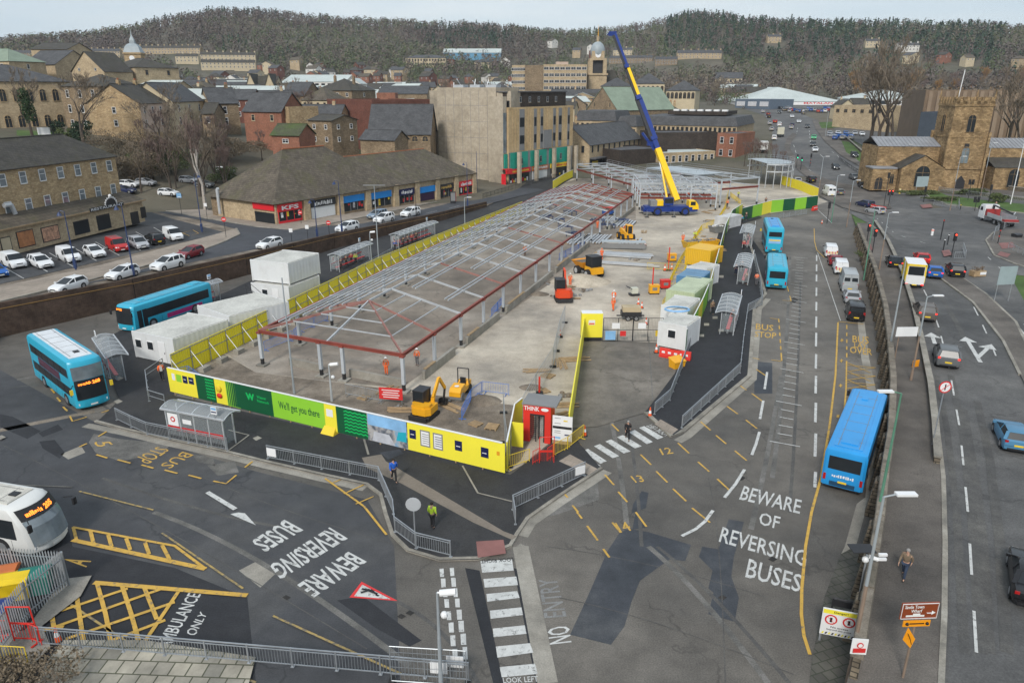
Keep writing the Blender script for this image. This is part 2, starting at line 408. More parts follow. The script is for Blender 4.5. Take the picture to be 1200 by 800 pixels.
sheet('station_tarmac',[(-160,5),(60,5),(60,60),(90,118),(110,160),(110,235),(-12,235),(-75,170),(-190,95)],TARM)
sheet('bus_apron',gp([(-60,400),(112,495),(300,552),(430,585),(462,640),(470,800),(470,900),(-200,900)]),TARMD,.004)
def pavement(name,px,m,kpx,z=.12,kw=.22,inner=None):
 pts=gp(px,z); sheet(name,pts,m,z)
 b=B(); strip(b,gp(kpx,0),kw,KERB,z=0,h=z+.006); b.obj('kerb',kind='structure')
PV=groundmat('pavement_tarmac',(.036,.036,.038),(.028,.028,.031),(.05,.049,.048),.1,.7,.1,.3,.85)
main=[(112,494),(145,503),(200,516),(270,531),(310,541),(375,556),(430,568),(446,580),(452,603),(460,627),(478,645),(515,656),(560,655),(598,640),(606,626),(618,608),(655,582),(705,549)]
pavement('pavement',main+[(680,520),(668,503),(598,556),(400,508),(203,463),(196,430),(400,340),(612,250),(660,215),(676,206),(640,203),(585,226),(540,243),(420,282),(330,312),(270,340),(240,352),(205,372),(150,382),(118,400),(128,440),(140,468),(118,490)],PV,main)
pavement('pavement',[(757,482),(787,511),(800,506),(878,441),(885,360),(896,345),(905,330),(896,300),(878,275),(868,262),(893,255),(868,240),(845,262),(815,370),(800,425)],TARMB,[(757,484),(787,512),(800,506),(878,441),(884,362),(897,345),(888,315),(880,290),(872,275)],kw=.35)
b=B()
for px in ([(100,498),(145,507),(200,520),(270,535),(310,545),(375,560),(428,572)],[(612,628),(622,612),(658,587),(712,552)],[(794,517),(805,511),(882,444),(889,362),(900,350)],[(1020,600),(1024,545),(1024,470),(1014,420),(1007,360)]):
 strip(b,gp(px),.7,CONC,z=.007)
strip(b,gp([(556,800-140),(610,640),(626,720),(642,800)][1:]),.9,CONC,z=.007)
b.obj('gutter',kind='structure')
b=B()
def pg(l,m,z=.006): b.poly(gp(l,z),m)
pg([(737,619),(760,623),(810,638),(803,657),(785,655),(772,664),(750,680),(740,705),(732,733),(716,755),(668,743),(688,700),(712,645),(726,624)],PATCH)
pg([(854,608),(872,611),(860,652),(857,675),(866,700),(861,728),(830,719),(836,694),(830,689),(835,668),(819,652),(823,640),(842,643)],PATCH)
pg([(745,600),(757,618),(741,620)],PATCH); pg([(752,575),(760,577),(757,595),(740,601),(742,590)],PATCH)
pg([(655,441),(675,442),(672,452),(654,452)],PATCH); pg([(880,423),(905,425),(905,461),(884,461),(884,435)],PATCH)
pg([(395,703),(425,698),(494,750),(480,757),(440,735)],TARMB)
pg([(545,665),(562,668),(590,800),(578,800)],TARMB); pg([(602,665),(610,668),(640,800),(628,800)],TARMB)
pg([(0,485),(15,488),(48,505),(32,514),(0,500)],TARMB); pg([(45,507),(68,497),(74,503),(50,512)],TARMB)
pg([(46,517),(64,515),(76,530),(70,537),(50,525)],TARMB)
pg([(0,630),(80,618),(85,640),(205,665),(290,700),(300,800),(0,800)],TARMB,.005)
LT=groundmat('tarmac_worn',(.13,.125,.115),(.085,.082,.078),(.17,.16,.15),.3,1.2,0,.3,.85)
pg([(110,508),(140,514),(200,520),(190,532),(140,540),(112,530),(104,518)],LT); pg([(243,545),(275,540),(280,553),(255,557)],LT)
pg([(225,532),(250,536),(252,545),(232,541)],LT); pg([(620,600),(655,585),(700,560),(702,585),(655,602),(630,608)],LT)
pg([(840,462),(880,446),(876,452),(860,468),(845,478),(825,487)],LT); pg([(280,668),(305,655),(327,668),(305,688)],CONC)
pg([(71,532),(95,522),(100,530),(80,538)],CONC); pg([(1024,575),(1014,600),(1003,640),(985,650),(990,640),(1004,590)],CONC)
pg([(0,502),(110,480),(112,483),(0,506)],DIRT)
rq=random.Random(9)
TR=groundmat('tyre_track',(.085,.082,.078),(.06,.059,.058),(.12,.115,.105),.4,1.5,0,.3,.8)
def arc(px,w,m,z):
 p=gp(px); n=[]
 for i in range(17):
  t=i/16; n.append(p[0]*(1-t)**2+p[1]*2*t*(1-t)+p[2]*t*t)
 for q in n: q.z=z
 strip(b,n,w,m)
k=0
for px in ([(760,640),(820,690),(900,800)],[(770,640),(835,690),(925,800)],[(690,420),(720,470),(735,620)],[(712,410),(742,480),(752,640)],[(20,445),(90,430),(150,480)],[(10,455),(85,440),(140,490)],[(180,600),(300,640),(480,780)],[(120,560),(260,610),(350,620)],[(880,620),(900,540),(915,440)],[(925,600),(935,480),(938,330)],[(905,560),(922,440),(926,300)],[(430,690),(520,720),(560,800)],[(1000,160),(1010,170),(1020,180)]): k+=1; arc(px,.22+.1*(k%2),LT if k%2 else TR,.0065+k*.0002)
for px in ([(640,640),(760,655),(900,700)],[(655,700),(760,720),(930,790)],[(830,560),(845,620),(850,800)],[(0,520),(150,590),(430,760)],[(240,560),(330,600),(470,640)],[(765,430),(770,380),(765,340)]): k+=1; arc(px,.05,TR,.0095+k*.0002)
for x,y in ((480,718),(470,722),(846,700),(930,352),(868,560),(1004,560),(700,470),(335,700),(610,640),(757,448),(905,655),(150,470),(520,720)): b.poly(gp([(x-5,y),(x,y-3.5),(x+6,y-.5),(x+1,y+3)],.0118),DK0 if x!=610 else CONC)
b.obj('tarmac_patches',kind='structure')
b=B(); Z=.012; LZ=0
def ln(px,w,m,z=Z,zf=None):
 global LZ; LZ+=.00025; z+=LZ
 pts=gp(px,zf or 0)
 for q in pts: q.z+=z
 strip(b,pts,w,m)
for s in '''708.7 556 719.5 568|724.5 576 735 588|750.7 532.5 763 544.5|769 552 782 565|788.7 572.5 804 587|811 595 832 612|679 520 685 527.5|794.5 519 807.5 531|818 541 831 552.5|840.5 561 854.5 574|821 494 832.5 504|839 510 851 520|861 528 875 539.5|852 476 864.5 485|874 492 887 502|881 461 894 470.5|866 451 874.5 457|660 577 665.5 583|671 592 677.5 600|717 497 725 505|699 477.5 709 489|738 466 748 475|722.5 451 730.5 459|747.5 432.5 757 440.5|766 447.5 773 454|886 432.5 897 440|676 600 682 607.5|688 616 700.5 633|707 643 714 653|745 600 757.5 617|717.5 612 727.5 624|880 419 890 421|711 425 716 431|735 443 741 450|770 410 776 416'''.split('|'):
 a=list(map(float,s.split())); ln([(a[0],a[1]),(a[2],a[3])],.13,YELL)
for s in '''679.5 410 714.5 443|677.5 454.5 695 473|717 405.5 735 422.5'''.split('|'):
 a=list(map(float,s.split())); ln([(a[0],a[1]),(a[2],a[3])],.12,YELLD)
def tx(t,q,m,z=Z,zf=None,bold=.01):
 pts=gp(q,zf or 0)
 for p in pts: p.z+=z
 textq(b,t,pts,m,0,bold)
tx('12',[(776,533),(789.5,531),(785,524),(772,525.5)],YELL); tx('13',[(745,565.5),(756,564),(751,556.5),(738,557.5)],YELL); tx('14',[(727,624),(741,621),(734,611),(720,612.5)],YELL)
tx('11',[(711,443),(717,441),(712,436),(707,438)],YELLD); tx('10',[(732,424),(739,422),(735,416),(729,417)],YELLD)
for l in ([(872.5,550),(862,567),(849,583)],[(890,506),(886,520),(881,533)],[(894.5,469.5),(890.5,491)],[(899,436),(896,456)],[(835.5,598),(826,611),(815,620),(799,628)]): ln(l,.2,WHITE)
for q in ([(682,528),(689,525.5),(711,540),(703.7,543)],[(696,522.5),(703,520),(725.5,534),(718,536.5)],[(709.5,517),(716,514.5),(739,528.5),(731,531)],[(723,512),(730,509.5),(752,522.5),(744,525)],[(737,506),(744,503.5),(765,517.5),(758,520)],[(749,501),(755,499),(777.5,512),(770.5,514.5)]): b.poly(gp(q,Z),WHITE)
tx('LOOK RIGHT',[(671,532),(699,548.5),(704,545.5),(676,529)],WHITE); tx('LOOK LEFT',[(786,508),(763,496.5),(757,499),(779,511)],WHITE)
tx('BEWARE',[(866,585),(937,602),(940,586),(872,569)],WHITE); tx('OF',[(889,614.5),(912,620),(915,605.5),(891,599.5)],WHITE)
tx('REVERSING',[(842,634.5),(944,664),(946,645.5),(847,617)],WHITE); tx('BUSES',[(873,676),(937,694),(941,674),(878,654)],WHITE)
for y0,y1 in ((299,306),(310,318),(322,330),(337,347),(354,364),(371,384),(390,406),(415,432),(440.5,461),(472,495),(508,535),(553,571)): ln([(957-(y0-299)*.005,y0),(957-(y1-299)*.008,y1)],.2,WHITE)
LR=[(301.5,930,946.5,1.5),(316.5,928.5,946,1.7),(333,926.5,946,3),(351,924,945.2,4),(374,921,944,4.2),(400.5,918.5,943,4),(432,914.5,941.5,5),(470,909.5,939.5,5.5),(517,902,937.5,6.5)]
for (y,x0,x1,dy),(Y,X0,X1,DY) in zip(LR,LR[1:]+[(575,893,930,7)]):
 ln([(x0,y),(x1,y+dy)],.11,WHITE)
 for k in(1,2,3,4):
  f=k/5; f=f*(.9+.1*f); a=x0+(X0-x0)*f; c=x1+(X1-x1)*f; yy=y+(Y-y)*f; m1=a+(c-a)*.22; m2=a+(c-a)*.72
  if Y<575: ln([(m1,yy+dy*.2),(m2,yy+dy*.75)],.11,WHITE)
YL=[(982,378),(980.5,410),(979,440),(975,475),(972,500),(962,560),(951,600),(944,640),(939.5,690),(939,720),(942,745),(949,767)]
ln(YL,.16,YELL); ln([(954,268),(954.5,283),(957,293),(966,302)],.12,YELL); ln([(982,377),(1012,380)],.12,YELL); ln([(958,296),(985,376)],.08,WHITE)
for y0,y1 in((381,386),(390,394),(398,402),(406,410),(414,419)): ln([(992.2,y0),(992.2,y1)],.13,YELL)
ln([(992,423),(991.5,455),(989.5,480)],.13,YELL)
for y in (428,438,448): ln([(992,y),(1026,y+3)],.09,YELL); ln([(992.5,y+7.5),(1026,y+3)],.09,YELL); ln([(993,y-3),(1020,y+9)],.09,YELL)
for x,y in((986.5,399),(986,423),(985,452),(982,488)): ln([(x-2,y-1),(x+2,y+1)],.08,YELL); ln([(x-2,y+1),(x+2,y-1)],.08,YELL); ln([(x,y-2),(x,y+2)],.08,YELL)
tx('BUS',[(999,401),(1018,403),(1018,394.5),(999,393)],YELL); tx('LAY',[(1001,407),(1016,408.5),(1016,402.5),(1001,401.5)],YELL); tx('OVER',[(996,413.5),(1022,416.5),(1022,408.5),(996,406)],YELL)
tx('BUS',[(885.5,386),(906,388),(906.5,381),(886,379)],YELL); tx('STOP',[(884.5,394.5),(909,397),(910,390),(885,388)],YELL)
ln([(902,373),(913,374.5),(916,423),(903,422)],.01,YELL)
for y0,y1 in((374,378),(382,386),(390,394),(398,402),(406,410),(414,423)): ln([(912.5+(y0-374)*.07,y0),(912.5+(y1-374)*.07,y1)],.13,YELL)
for l in ([(902,373),(912,374.5)],[(904,422),(915,423.5)],[(917,352),(927,353)],[(927,353),(925.5,347)],[(924,342),(922.5,336)]): ln(l,.12,YELL)
tx('BEWARE',[(408,646),(348,685),(368,700),(430,658)],WHITE,bold=.02); tx('REVERSING',[(386,617.5),(316,662),(329,679),(408,631)],WHITE,bold=.02); tx('BUSES',[(333,608.5),(294,634),(311,647),(356,621)],WHITE,bold=.02)
tx('BUS',[(214,529),(187,545),(199,549),(227,533)][::1],YELL,bold=0); tx('STOP',[(184,523.5),(156.5,537),(174,544),(199,527)],YELL,bold=0); tx('5',[(110,518),(113,524),(133,521),(128,517)],YELL,bold=0)
for l in ([(113,533),(126,537)],[(138,539),(153,543)],[(166,545),(180,549)],[(193,551),(208,555)],[(221,557),(236,561)],[(250,564),(265,567),(277,557)],[(287,548),(296,541)],[(115,512),(125,506)],[(93,524),(102,520)],[(60,456),(64,461)],[(67,466),(71,471)],[(74,477),(79,482)],[(82,488),(85,494),(102,489)],[(119,484),(131,480)]): ln(l,.14,YELL)
ln([(243,577),(276,597)],.3,WHITE); b.poly(gp([(270,602),(300,615),(287,601),(279,600)],Z),WHITE)
RED=mat('sign_red',(.6,.03,.03),.5,0,.05); BLK=mat('black',(.01,.01,.012),.5,0,0); WH=mat('sign_white',(.72,.72,.72),.45,0,.04)
b.poly(gp([(423.7,681),(466,703.5),(409.5,699.5)],Z),RED); b.poly(gp([(424.5,684.5),(458,701.7),(415,698)],Z+.004),WHITE)
for l in ([(431,691),(436,694)],[(424,690.5),(431,692)],[(423,695),(431,692.5)],[(431,692),(442,696.5)],[(434,691.5),(438,694)]): ln(l,.13,BLK,Z+.008)
b.poly(gp([(441,695.5),(445,697),(443,698.5),(439.5,697)],Z+.008),BLK)
ln([(381,561),(427,594),(453,627)],.14,YELL); ln([(390,566),(400,562)],.1,YELL); ln([(403,579),(427,568)],.1,YELL); ln([(417,591),(438,582)],.1,YELL)
ln([(85,618),(205,640),(241,667)],.17,YELL); ln([(241,667),(85,633)],.3,YELL); ln([(86,618),(90,634)],.17,YELL)
for a,c in(((106,622),(110,638)),((127,627),(131,641)),((148,631),(153,645)),((170,636),(175,650)),((190,639),(199,656))): ln([a,c],.2,YELL)
ln([(110,683),(290,698)],.3,YELL)
for l in ([(114,684),(124,720),(131,756)],[(143,686),(154,720),(164,756)],[(169,688),(184,726)],[(90,698),(98,752)],[(61,722),(64,738)],[(209,694),(170,752)],[(150,690),(72,716)],[(188,691),(48,741)],[(205,706),(75,750)],[(194,727),(115,757)],[(48,738),(75,735)]): ln(l,.2,YELL)
tx('AMBULANCE',[(198,760),(236,696),(221,694),(181,757)],WHITE,bold=.01); tx('ONLY',[(229,745),(243,719),(235,716),(217,742)],WHITE,bold=.01)
tx('A',[(101,664.5),(107,657),(76,654),(75,656)],YELL)
def lerp(a,c,t): return (a[0]+(c[0]-a[0])*t,a[1]+(c[1]-a[1])*t)
D1=[((515,666),(520.5,675.5)),((516.5,677.5),(522.5,688)),((518.5,690),(524.5,699)),((520.5,701.5),(526.5,711.5)),((523,716),(529,726)),((525.5,729),(532,740.5)),((527.5,744),(534,756.5)),((530,760),(536.5,773))]
D2=[((527,665),(532.5,674.5)),((528.5,676.5),(534.5,687)),((531,689),(536.5,699)),((533,701),(539,711)),((535,714),(541.5,725.5)),((537,727),(544,740)),((539.5,742),(546.5,755)),((542,757.5),(548,772))]
for (a,c) in D1+D2: b.poly(gp([a,(c[0]-.6,a[1]-.3),c,(a[0]+.8,c[1])],Z),WHITE)
for q in ([(563,657),(600,655),(602,668),(565,670.5)],[(566.5,678),(605,675),(607,685),(568,688)],[(570,695.5),(606,692),(609,700),(571,704.5)],[(574,715),(611,711),(613,720),(575,724.5)],[(577.5,736),(615,732),(617,742),(578.5,746)],[(581,757),(621,753),(625,764),(583,770)],[(585.5,781),(627,777),(630,789),(588,793)]): b.poly(gp(q,Z),WHITE)
tx('LOOK LEFT',[(590,800),(631,798.5),(630,791.5),(589,794)],WHITE); tx('LOOK RIGHT',[(601,653),(563,655.5),(564,660),(602,657.5)],BLK,Z+.004)
b.poly(gp([(558,634),(590,632),(593,648),(560,653)],.135),mat('tactile_red',(.22,.10,.09),.8,0,.2))
tx('NO',[(670,752),(667,732),(641,736),(644,755)],WHITE); tx('ENTRY',[(664,722),(652,677),(631,679),(638,724)],mat('road_paint_ghost',(.2,.2,.195),.7,0,.35,1.5,fine=.5))
for l in ([(93,576),(180,598)],[(70,700),(160,760),(300,800)],[(0,568),(85,571)],[(190,625),(285,690)],[(320,722),(470,790)]): ln(l,.12,YELLD if l[0][0]>60 else LT,.009)
ln([(905,242),(952,240),(975,262)],.12,WHITE); ln([(760,395),(765,470)],.1,LT,.009);
b.obj('road_marking',kind='structure')
b=B();
b.poly(gp([(424,536),(447,532),(452,540),(590,622),(606,628),(600,632),(555,612),(470,566),(430,548)],.127),mat('footway_trench',(.19,.16,.13),.9,0,.15,fine=.2))
b.poly(gp([(445,530),(468,526),(473,531),(455,538)],.127),PATCH)
ln([(268,506),(292,512),(268,530)],.12,CONC,.13); ln([(426,514),(432,535)],.15,CONC,.13); ln([(542,548),(560,580),(600,590)],.12,CONC,.13)
for x,y in((0,512),(142,384),(137,470),(138,443),(300,513)): b.poly(gp([(x-4,y),(x+2,y-2.5),(x+7,y),(x,y+3)],.128),CONC)
for x,y in((845,387),(828,380),(822,393),(801,420),(845,324),(838,372)): b.poly(gp([(x-3,y-1.5),(x+3,y-1.5),(x+3,y+1.5),(x-3,y+1.5)],.128),CONC)
b.poly(gp([(668,532),(700,549),(690,556),(655,540)],.128),TAN); b.poly(gp([(774,491),(795,503),(787,509),(767,497)],.128),TAN)
b.obj('pavement_detail',kind='structure')
sitep=[(203,437),(597,553),(612,545),(668,500),(684,398),(775,402),(800,400),(812,372),(856,262),(868,250),(950,243),(985,232),(960,212),(910,206),(880,198),(660,198),(640,215)]
sheet('site_ground',gp(sitep),SITE,.03); sheet('site_ground',gp([(884,206),(960,206),(962,226),(957,243),(903,250),(880,240)]),SITE,.035)
CNX=lambda px,z=.05: gp(px,z)
slabp=[(262,412),(300,437),(470,455),(745,262),(745,212),(690,205),(640,222)]
sheet('site_slab',gp(slabp),SLAB,.05)
sheet('muddy_strip',gp([(210,440),(262,415),(300,437),(470,458),(560,470),(640,480),(610,540),(597,549)]),DIRT,.045)
sheet('gate_road',gp([(684,400),(770,402),(795,405),(806,395),(790,440),(755,484),(700,500),(668,502)]),groundmat('dusty_tarmac',(.155,.138,.118),(.095,.088,.078),(.24,.215,.185),.15,.8,.1,.25,.85),.04)
WL=[(-150,430),(0,395),(160,357),(290,322),(392,292),(505,263),(570,243)]
wl=gp(WL)
lt=[(p.x,p.y) for p in wl]+[tuple(g(600,228).xy),tuple(g(660,204,.2).xy),tuple(g(700,193,.2).xy),tuple(g(640,185,.2).xy),(-60,190),(-120,170),(-190,130),(-230,60)]
sheet('left_terrace',lt,DIRT,lambda x,y:zL(x,y)-.02,10)
def dr(name,px,m,zf,dz,step=8):
 pts=[p for p in gp(px,zf)]; return sheet(name,[(p.x,p.y) for p in pts],m,lambda x,y:zf(x,y)+dz,step)
dr('left_road',[(-120,425),(0,355),(120,327),(290,285),(425,262),(520,240),(600,212),(650,205),(670,205),(640,222),(585,236),(500,252),(290,294),(60,341),(-60,372),(-120,392)],ROADL,zL,.01)
dr('side_road',[(300,292),(225,302),(215,288),(262,280),(275,268),(235,258),(170,246),(130,238),(160,228),(230,243),(300,258),(345,268),(425,262),(420,268)],ROADL,zL,.018)
dr('footway',[(-60,355),(0,337),(120,311),(205,288),(250,276),(277,268),(281,275),(262,284),(225,298),(120,325),(0,354),(-60,370)],TAN,zL,.12)
dr('car_park',[(-60,352),(0,333),(110,308),(240,278),(262,272),(200,256),(172,247),(150,252),(0,303),(-60,320)],TARMD,zL,.02)
dr('footway',[(170,243),(240,256),(300,266),(345,270),(420,256),(520,235),(560,224),(660,200),(640,190),(560,205),(400,240),(300,257),(240,246),(170,229)],TAN,zL,.13)
b=B()
for x0,y0 in((28,327),(56,319),(86,313),(113,306),(140,300),(165,294),(187,288),(208,283)):
 ln([(x0,y0),(x0-28,y0-16)],.1,WHITE,.03,zL)
for i in range(9):
 a=(310+i*27,294-i*6.2); ln([a,(a[0]+13,a[1]-3)],.1,WHITE,.03,zL)
ln([(213,273),(222,277),(233,274),(226,270),(216,273)],.12,YELL,.03,zL)
b.obj('road_marking',kind='structure')
WR=[(1012,262),(1020,290),(1030,325),(1042,372),(1048,420),(1046,470),(1040,540),(1028,600),(1018,660),(1006,730),(990,830)]   # foot of the retaining wall seen from the station
wr=gp([(1003,275),(1010,300),(1020,335),(1031,385),(1035,425),(1038,480),(1034,545),(1025,600),(1018,655),(1003,745),(988,830)])
rt=[(p.x+.4,p.y) for p in wr]
rt=[tuple(g(1000,258).xy)]+rt+[(rt[-1][0],4),(120,4),(200,120),(230,160),(110,170),(80,175)]
sheet('right_terrace',rt,GRASS,lambda x,y:zR(x,y)-.02,8)
far=lambda x,y:max(zR(x,y),T(x,y))+.02
far.march=True
def dr2(name,px,m,dz):
 pts=[gz(x,y,far) for x,y in px]; return sheet(name,[(p.x,p.y) for p in pts],m,lambda x,y:far(x,y)+dz,8)
dr2('right_road',[(1018,262),(1035,275),(1052,310),(1068,360),(1080,400),(1091,450),(1098,500),(1105,560),(1107,640),(1106,720),(1101,830),(1500,830),(1350,600),(1260,450),(1210,370),(1175,310),(1150,290),(1090,270)],ROADM,.02)
dr2('junction',[(960,232),(985,243),(1018,262),(1035,275),(1100,300),(1175,320),(1250,330),(1320,300),(1300,225),(1200,236),(1100,226),(1040,205),(990,180),(975,170),(950,200)],ROADM,.026)
dr2('far_road',[(918,205),(1000,210),(1010,190),(985,172),(968,152),(955,140),(930,130),(905,125),(880,122),(868,112),(866,104),(858,104),(860,115),(872,128),(895,135),(905,148),(905,170),(905,195)],ROADM,.032)
dr('footway',[(1004,262),(1018,262),(1035,275),(1052,310),(1068,360),(1080,400),(1091,450),(1098,500),(1105,560),(1107,640),(1106,720),(1101,830),(985,830),(1007,740),(1022,650),(1036,580),(1044,520),(1050,460),(1045,390),(1030,330),(1012,290)],PAVB,zR,.14)
for px in ([(1087,315),(1110,310),(1122,323),(1155,345),(1190,378),(1215,430),(1240,480),(1215,480),(1195,440),(1175,400),(1140,355),(1100,325)],
           [(1050,203),(1068,215),(1090,232),(1110,240),(1160,246),(1200,250),(1200,240),(1150,235),(1110,230)],
           [(1155,282),(1165,272),(1200,268),(1260,280),(1260,330),(1190,310),(1165,300)],
           [(953,218),(975,222),(1010,238),(1030,250),(1022,254),(985,243),(960,230)],
           [(950,205),(985,215),(1020,222),(1040,235),(1045,245),(1018,246),(985,232),(952,215)]):
 dr2('traffic_island',px,PAVB if px[0][0]!=1050 else GRASS,.15)
dr2('footway',[(975,170),(1010,190),(1050,208),(1100,222),(1200,232),(1200,226),(1110,216),(1060,200),(1020,185),(985,165),(965,148),(960,150)],PAVB,.15)
dr2('churchyard',[(990,160),(1040,190),(1110,214),(1220,226),(1240,170),(1100,150),(1000,140)],GRASS,.1)
dr2('church_car_park',[(975,150),(1000,165),(1040,190),(1050,185),(1060,160),(1010,148),(985,143)],ROADM,.16)
dr2('central_reservation',[(925,186),(919,172),(922,163),(929,156),(934,158),(927,168),(926,175),(933,186),(948,200),(975,214),(1010,232),(1030,243),(1022,246),(985,232),(955,215),(935,200)],PAVB,.17)
dr2('grass_verge',[(986,166),(1003,168),(1014,184),(1024,196),(1010,192),(992,180)],GRASS,.19); dr2('grass_verge',[(956,144),(985,143),(985,150),(962,151)],GRASS,.19)
dr2('car_park',[(972,153),(1050,152),(1052,164),(1000,164),(975,162)],ROADM,.18); dr2('retail_car_park',[(905,133),(985,131),(985,124),(880,121)],ROADM,.15)
dr2('footway',[(958,140),(962,150),(975,165),(990,178),(1010,192),(1006,195),(984,182),(968,168),(956,152),(952,141)],PAVB,.21)
b=B()
def dsh(pl,n0,z=.05,duty=.5,w=.12,m=WHITE):
 pts=dens(gp(pl,far),.5); L=len(pts); per=L/n0
 for k in range(n0):
  i=int(k*per); j=int((k+duty)*per); q=[p+Vector((0,0,z)) for p in pts[i:j+1]]
  if len(q)>1: strip(b,q,w,m)
dsh([(1144,765),(1134,520+80),(1125,505),(1112,430),(1100,384),(1090,355),(1079,333)],11,w=.13)
dsh([(1122,328),(1137,352),(1150,378),(1160,400),(1172,430)],5,w=.13)
dsh([(1188,330),(1165,308),(1150,295)],3,duty=.3); dsh([(1186,374),(1200,392)],1,duty=1,w=.2)
dsh([(1018,248),(1050,275),(1100,290)],8,duty=.25); dsh([(975,178),(1000,198),(1040,218),(1100,232)],9,duty=.4)
dsh([(935,150),(930,170),(936,190),(960,208)],10,duty=.5,w=.15); dsh([(948,150),(950,170),(968,188)],8,duty=.5,w=.15)
dsh([(1200,380),(1230,430)],1,duty=1)
AZ=[.05]
def arrow(a,c,w=.35,hd=1.6,zf=None):
 AZ[0]+=.002
 a=gz(*a,far);c=gz(*c,far);d=(c-a);d.z=0;l=d.length;d.normalize();s=Vector((-d.y,d.x,0)); up=Vector((0,0,AZ[0]))
 e=a+d*(l-hd); strip(b,[a+up,e+up],w,WHITE); b.poly([e+s*.75+up,e-s*.75+up,c+up],WHITE)
arrow((1096,405),(1091,390)); arrow((1149,425),(1131,395)); arrow((1146,419),(1162,404)); arrow((952,165),(946,158))
for l in ([(1122,310),(1130,315)],[(1100,311),(1125,311)]):
 pass
z_=.03
for pl,w_ in (([(1150,765),(1139,600),(1128,505),(1114,440)],.5),([(1130,765),(1121,600),(1110,505),(1098,440)],.4),([(1180,765),(1172,640),(1160,540),(1145,470)],.5),([(1160,765),(1153,640),(1144,560),(1130,480)],.4),([(1112,430),(1098,384),(1080,340)],.5),([(1140,420),(1122,380),(1098,340)],.5),([(960,212),(975,222),(1010,250),(1060,290)],.5),([(1180,262),(1120,262),(1060,252),(1010,244)],.5)):
 z_+=.0012; pts=[p+V(0,0,z_) for p in dens([gz(x,y,far) for x,y in pl],4)]; strip(b,pts,w_,TR)
b.obj('road_marking',kind='structure')
b=B(); TAC=MATS.get('tactile_red')
for q in ([(1103,295),(1112,294),(1116,300),(1106,302)],[(1170,286),(1186,285),(1190,291),(1174,293)],[(1010,288),(1020,287),(1023,294),(1013,296)],[(1078,241),(1090,240),(1093,244),(1081,245)],[(966,226),(975,226),(979,230),(970,231)],[(1172,296),(1184,299),(1180,303),(1168,300)]): b.poly([gz(x,y,far)+V(0,0,.19) for x,y in q],TAC)
b.obj('tactile_paving',kind='structure')
b=B()
for pl in ([(1018,262),(1035,275),(1052,310),(1068,360),(1080,400),(1091,450),(1098,500),(1105,560),(1107,640),(1106,720),(1101,830)],[(1110,310),(1122,323),(1155,345),(1190,378),(1215,430),(1240,480)],[(1087,315),(1100,325),(1140,355),(1175,400),(1195,440)],[(1165,272),(1155,282),(1165,300),(1190,310),(1260,330)],[(953,218),(975,222),(1010,238),(1030,250)],[(975,170),(1010,190),(1050,208),(1100,222),(1200,232)],[(1050,203),(1068,215),(1090,232),(1110,240),(1160,246),(1200,250)]):
 pts=dens(gp(pl,far),4); strip(b,pts,.25,KERB,h=.16)
for pl in ([(0,354),(120,325),(225,298),(262,284),(281,275),(277,268)],[(170,243),(240,256),(300,266),(345,270),(420,256),(520,235),(560,224),(660,200)]):
 pts=dens(gp(pl,zL),4); strip(b,pts,.25,KERB,h=.14)
b.obj('kerb',kind='structure')
sheet('paved_corner',gp([(60,770),(75,752),(170,752),(300,772),(285,830),(30,830)]),SLABS,.13)
sheet('concrete_corner',gp([(30,740),(75,680),(108,676),(95,700),(50,735),(60,760),(30,790),(-60,800),(-60,760)]),CONC,.12)
sheet('ramp_blocks',gp([(1003,640),(1016,648),(1004,770),(985,830),(945,830),(952,770),(966,700),(985,650)]),SETTS,.06)
GALV=mat('galvanised_steel',(.36,.38,.40),.42,.55,.15,1.5); GALVL=mat('galvanised_light',(.50,.52,.54),.45,.35,.12,.8)
OXIDE=mat('red_oxide_steel',(.22,.05,.035),.6,0,.2,1); DK=mat('dark_metal',(.03,.03,.033),.5,.2,.1); GREY=mat('mid_grey',(.2,.2,.2),.6,0,.1)
BLUEP=mat('lamp_blue',(.025,.045,.12),.4,0,.1); GREENP=mat('post_green',(.09,.22,.15),.5,0,.15); BROWNP=mat('post_brown',(.22,.16,.12),.7,0,.2); PGREY=mat('post_grey',(.33,.36,.38),.5,.2,.1)
YBAR=mat('barrier_yellow',(.7,.5,.03),.5,0,.1); RBAR=mat('barrier_red',(.6,.03,.02),.5,0,.1); BBAR=mat('barrier_blue',(.05,.16,.5),.5,0,.1); ORG=mat('cone_orange',(.75,.10,.02),.5,0,.05)
HY=ribbed('hoarding_yellow',(.90,.74,.02),.33,.5,.12,(.35,.28,.05)); HYF=mat('panel_yellow',(.80,.70,.05),.45,0,.04,.4); GD=mat('panel_dark_green',(.008,.085,.035),.4,0,.05); GL=mat('panel_lime',(.25,.55,.04),.4,0,.04); GW=mat('wave_green',(.01,.42,.10),.45,0,.04)
CABW=ribbed('cabin_white',(.64,.65,.65),.6,.5,.3,(.35,.32,.27),.25); CABT=mat('cabin_roof',(.50,.49,.45),.7,0,.3,.4,fine=.3); PURW=mat('white_pvc',(.72,.72,.72),.4,0,.05)
GLASSD=mat('dark_glass',(.018,.022,.026),.28,0,.3,.3,.3); GLASSL=mat('pale_glass',(.16,.19,.21),.08,0,.4,.5,1.0); TIMB=mat('timber',(.33,.23,.13),.8,0,.25,3); RUB=mat('rubber',(.02,.02,.02),.8,0,.1)
YP=mat('plant_yellow',(.75,.36,.015),.4,0,.08,1.5); BP=mat('crane_blue',(.012,.035,.19),.35,0,.06); CY=mat('crane_yellow',(.80,.50,.01),.35,0,.06); ORR=mat('plant_red',(.62,.06,.015),.4,0,.06)
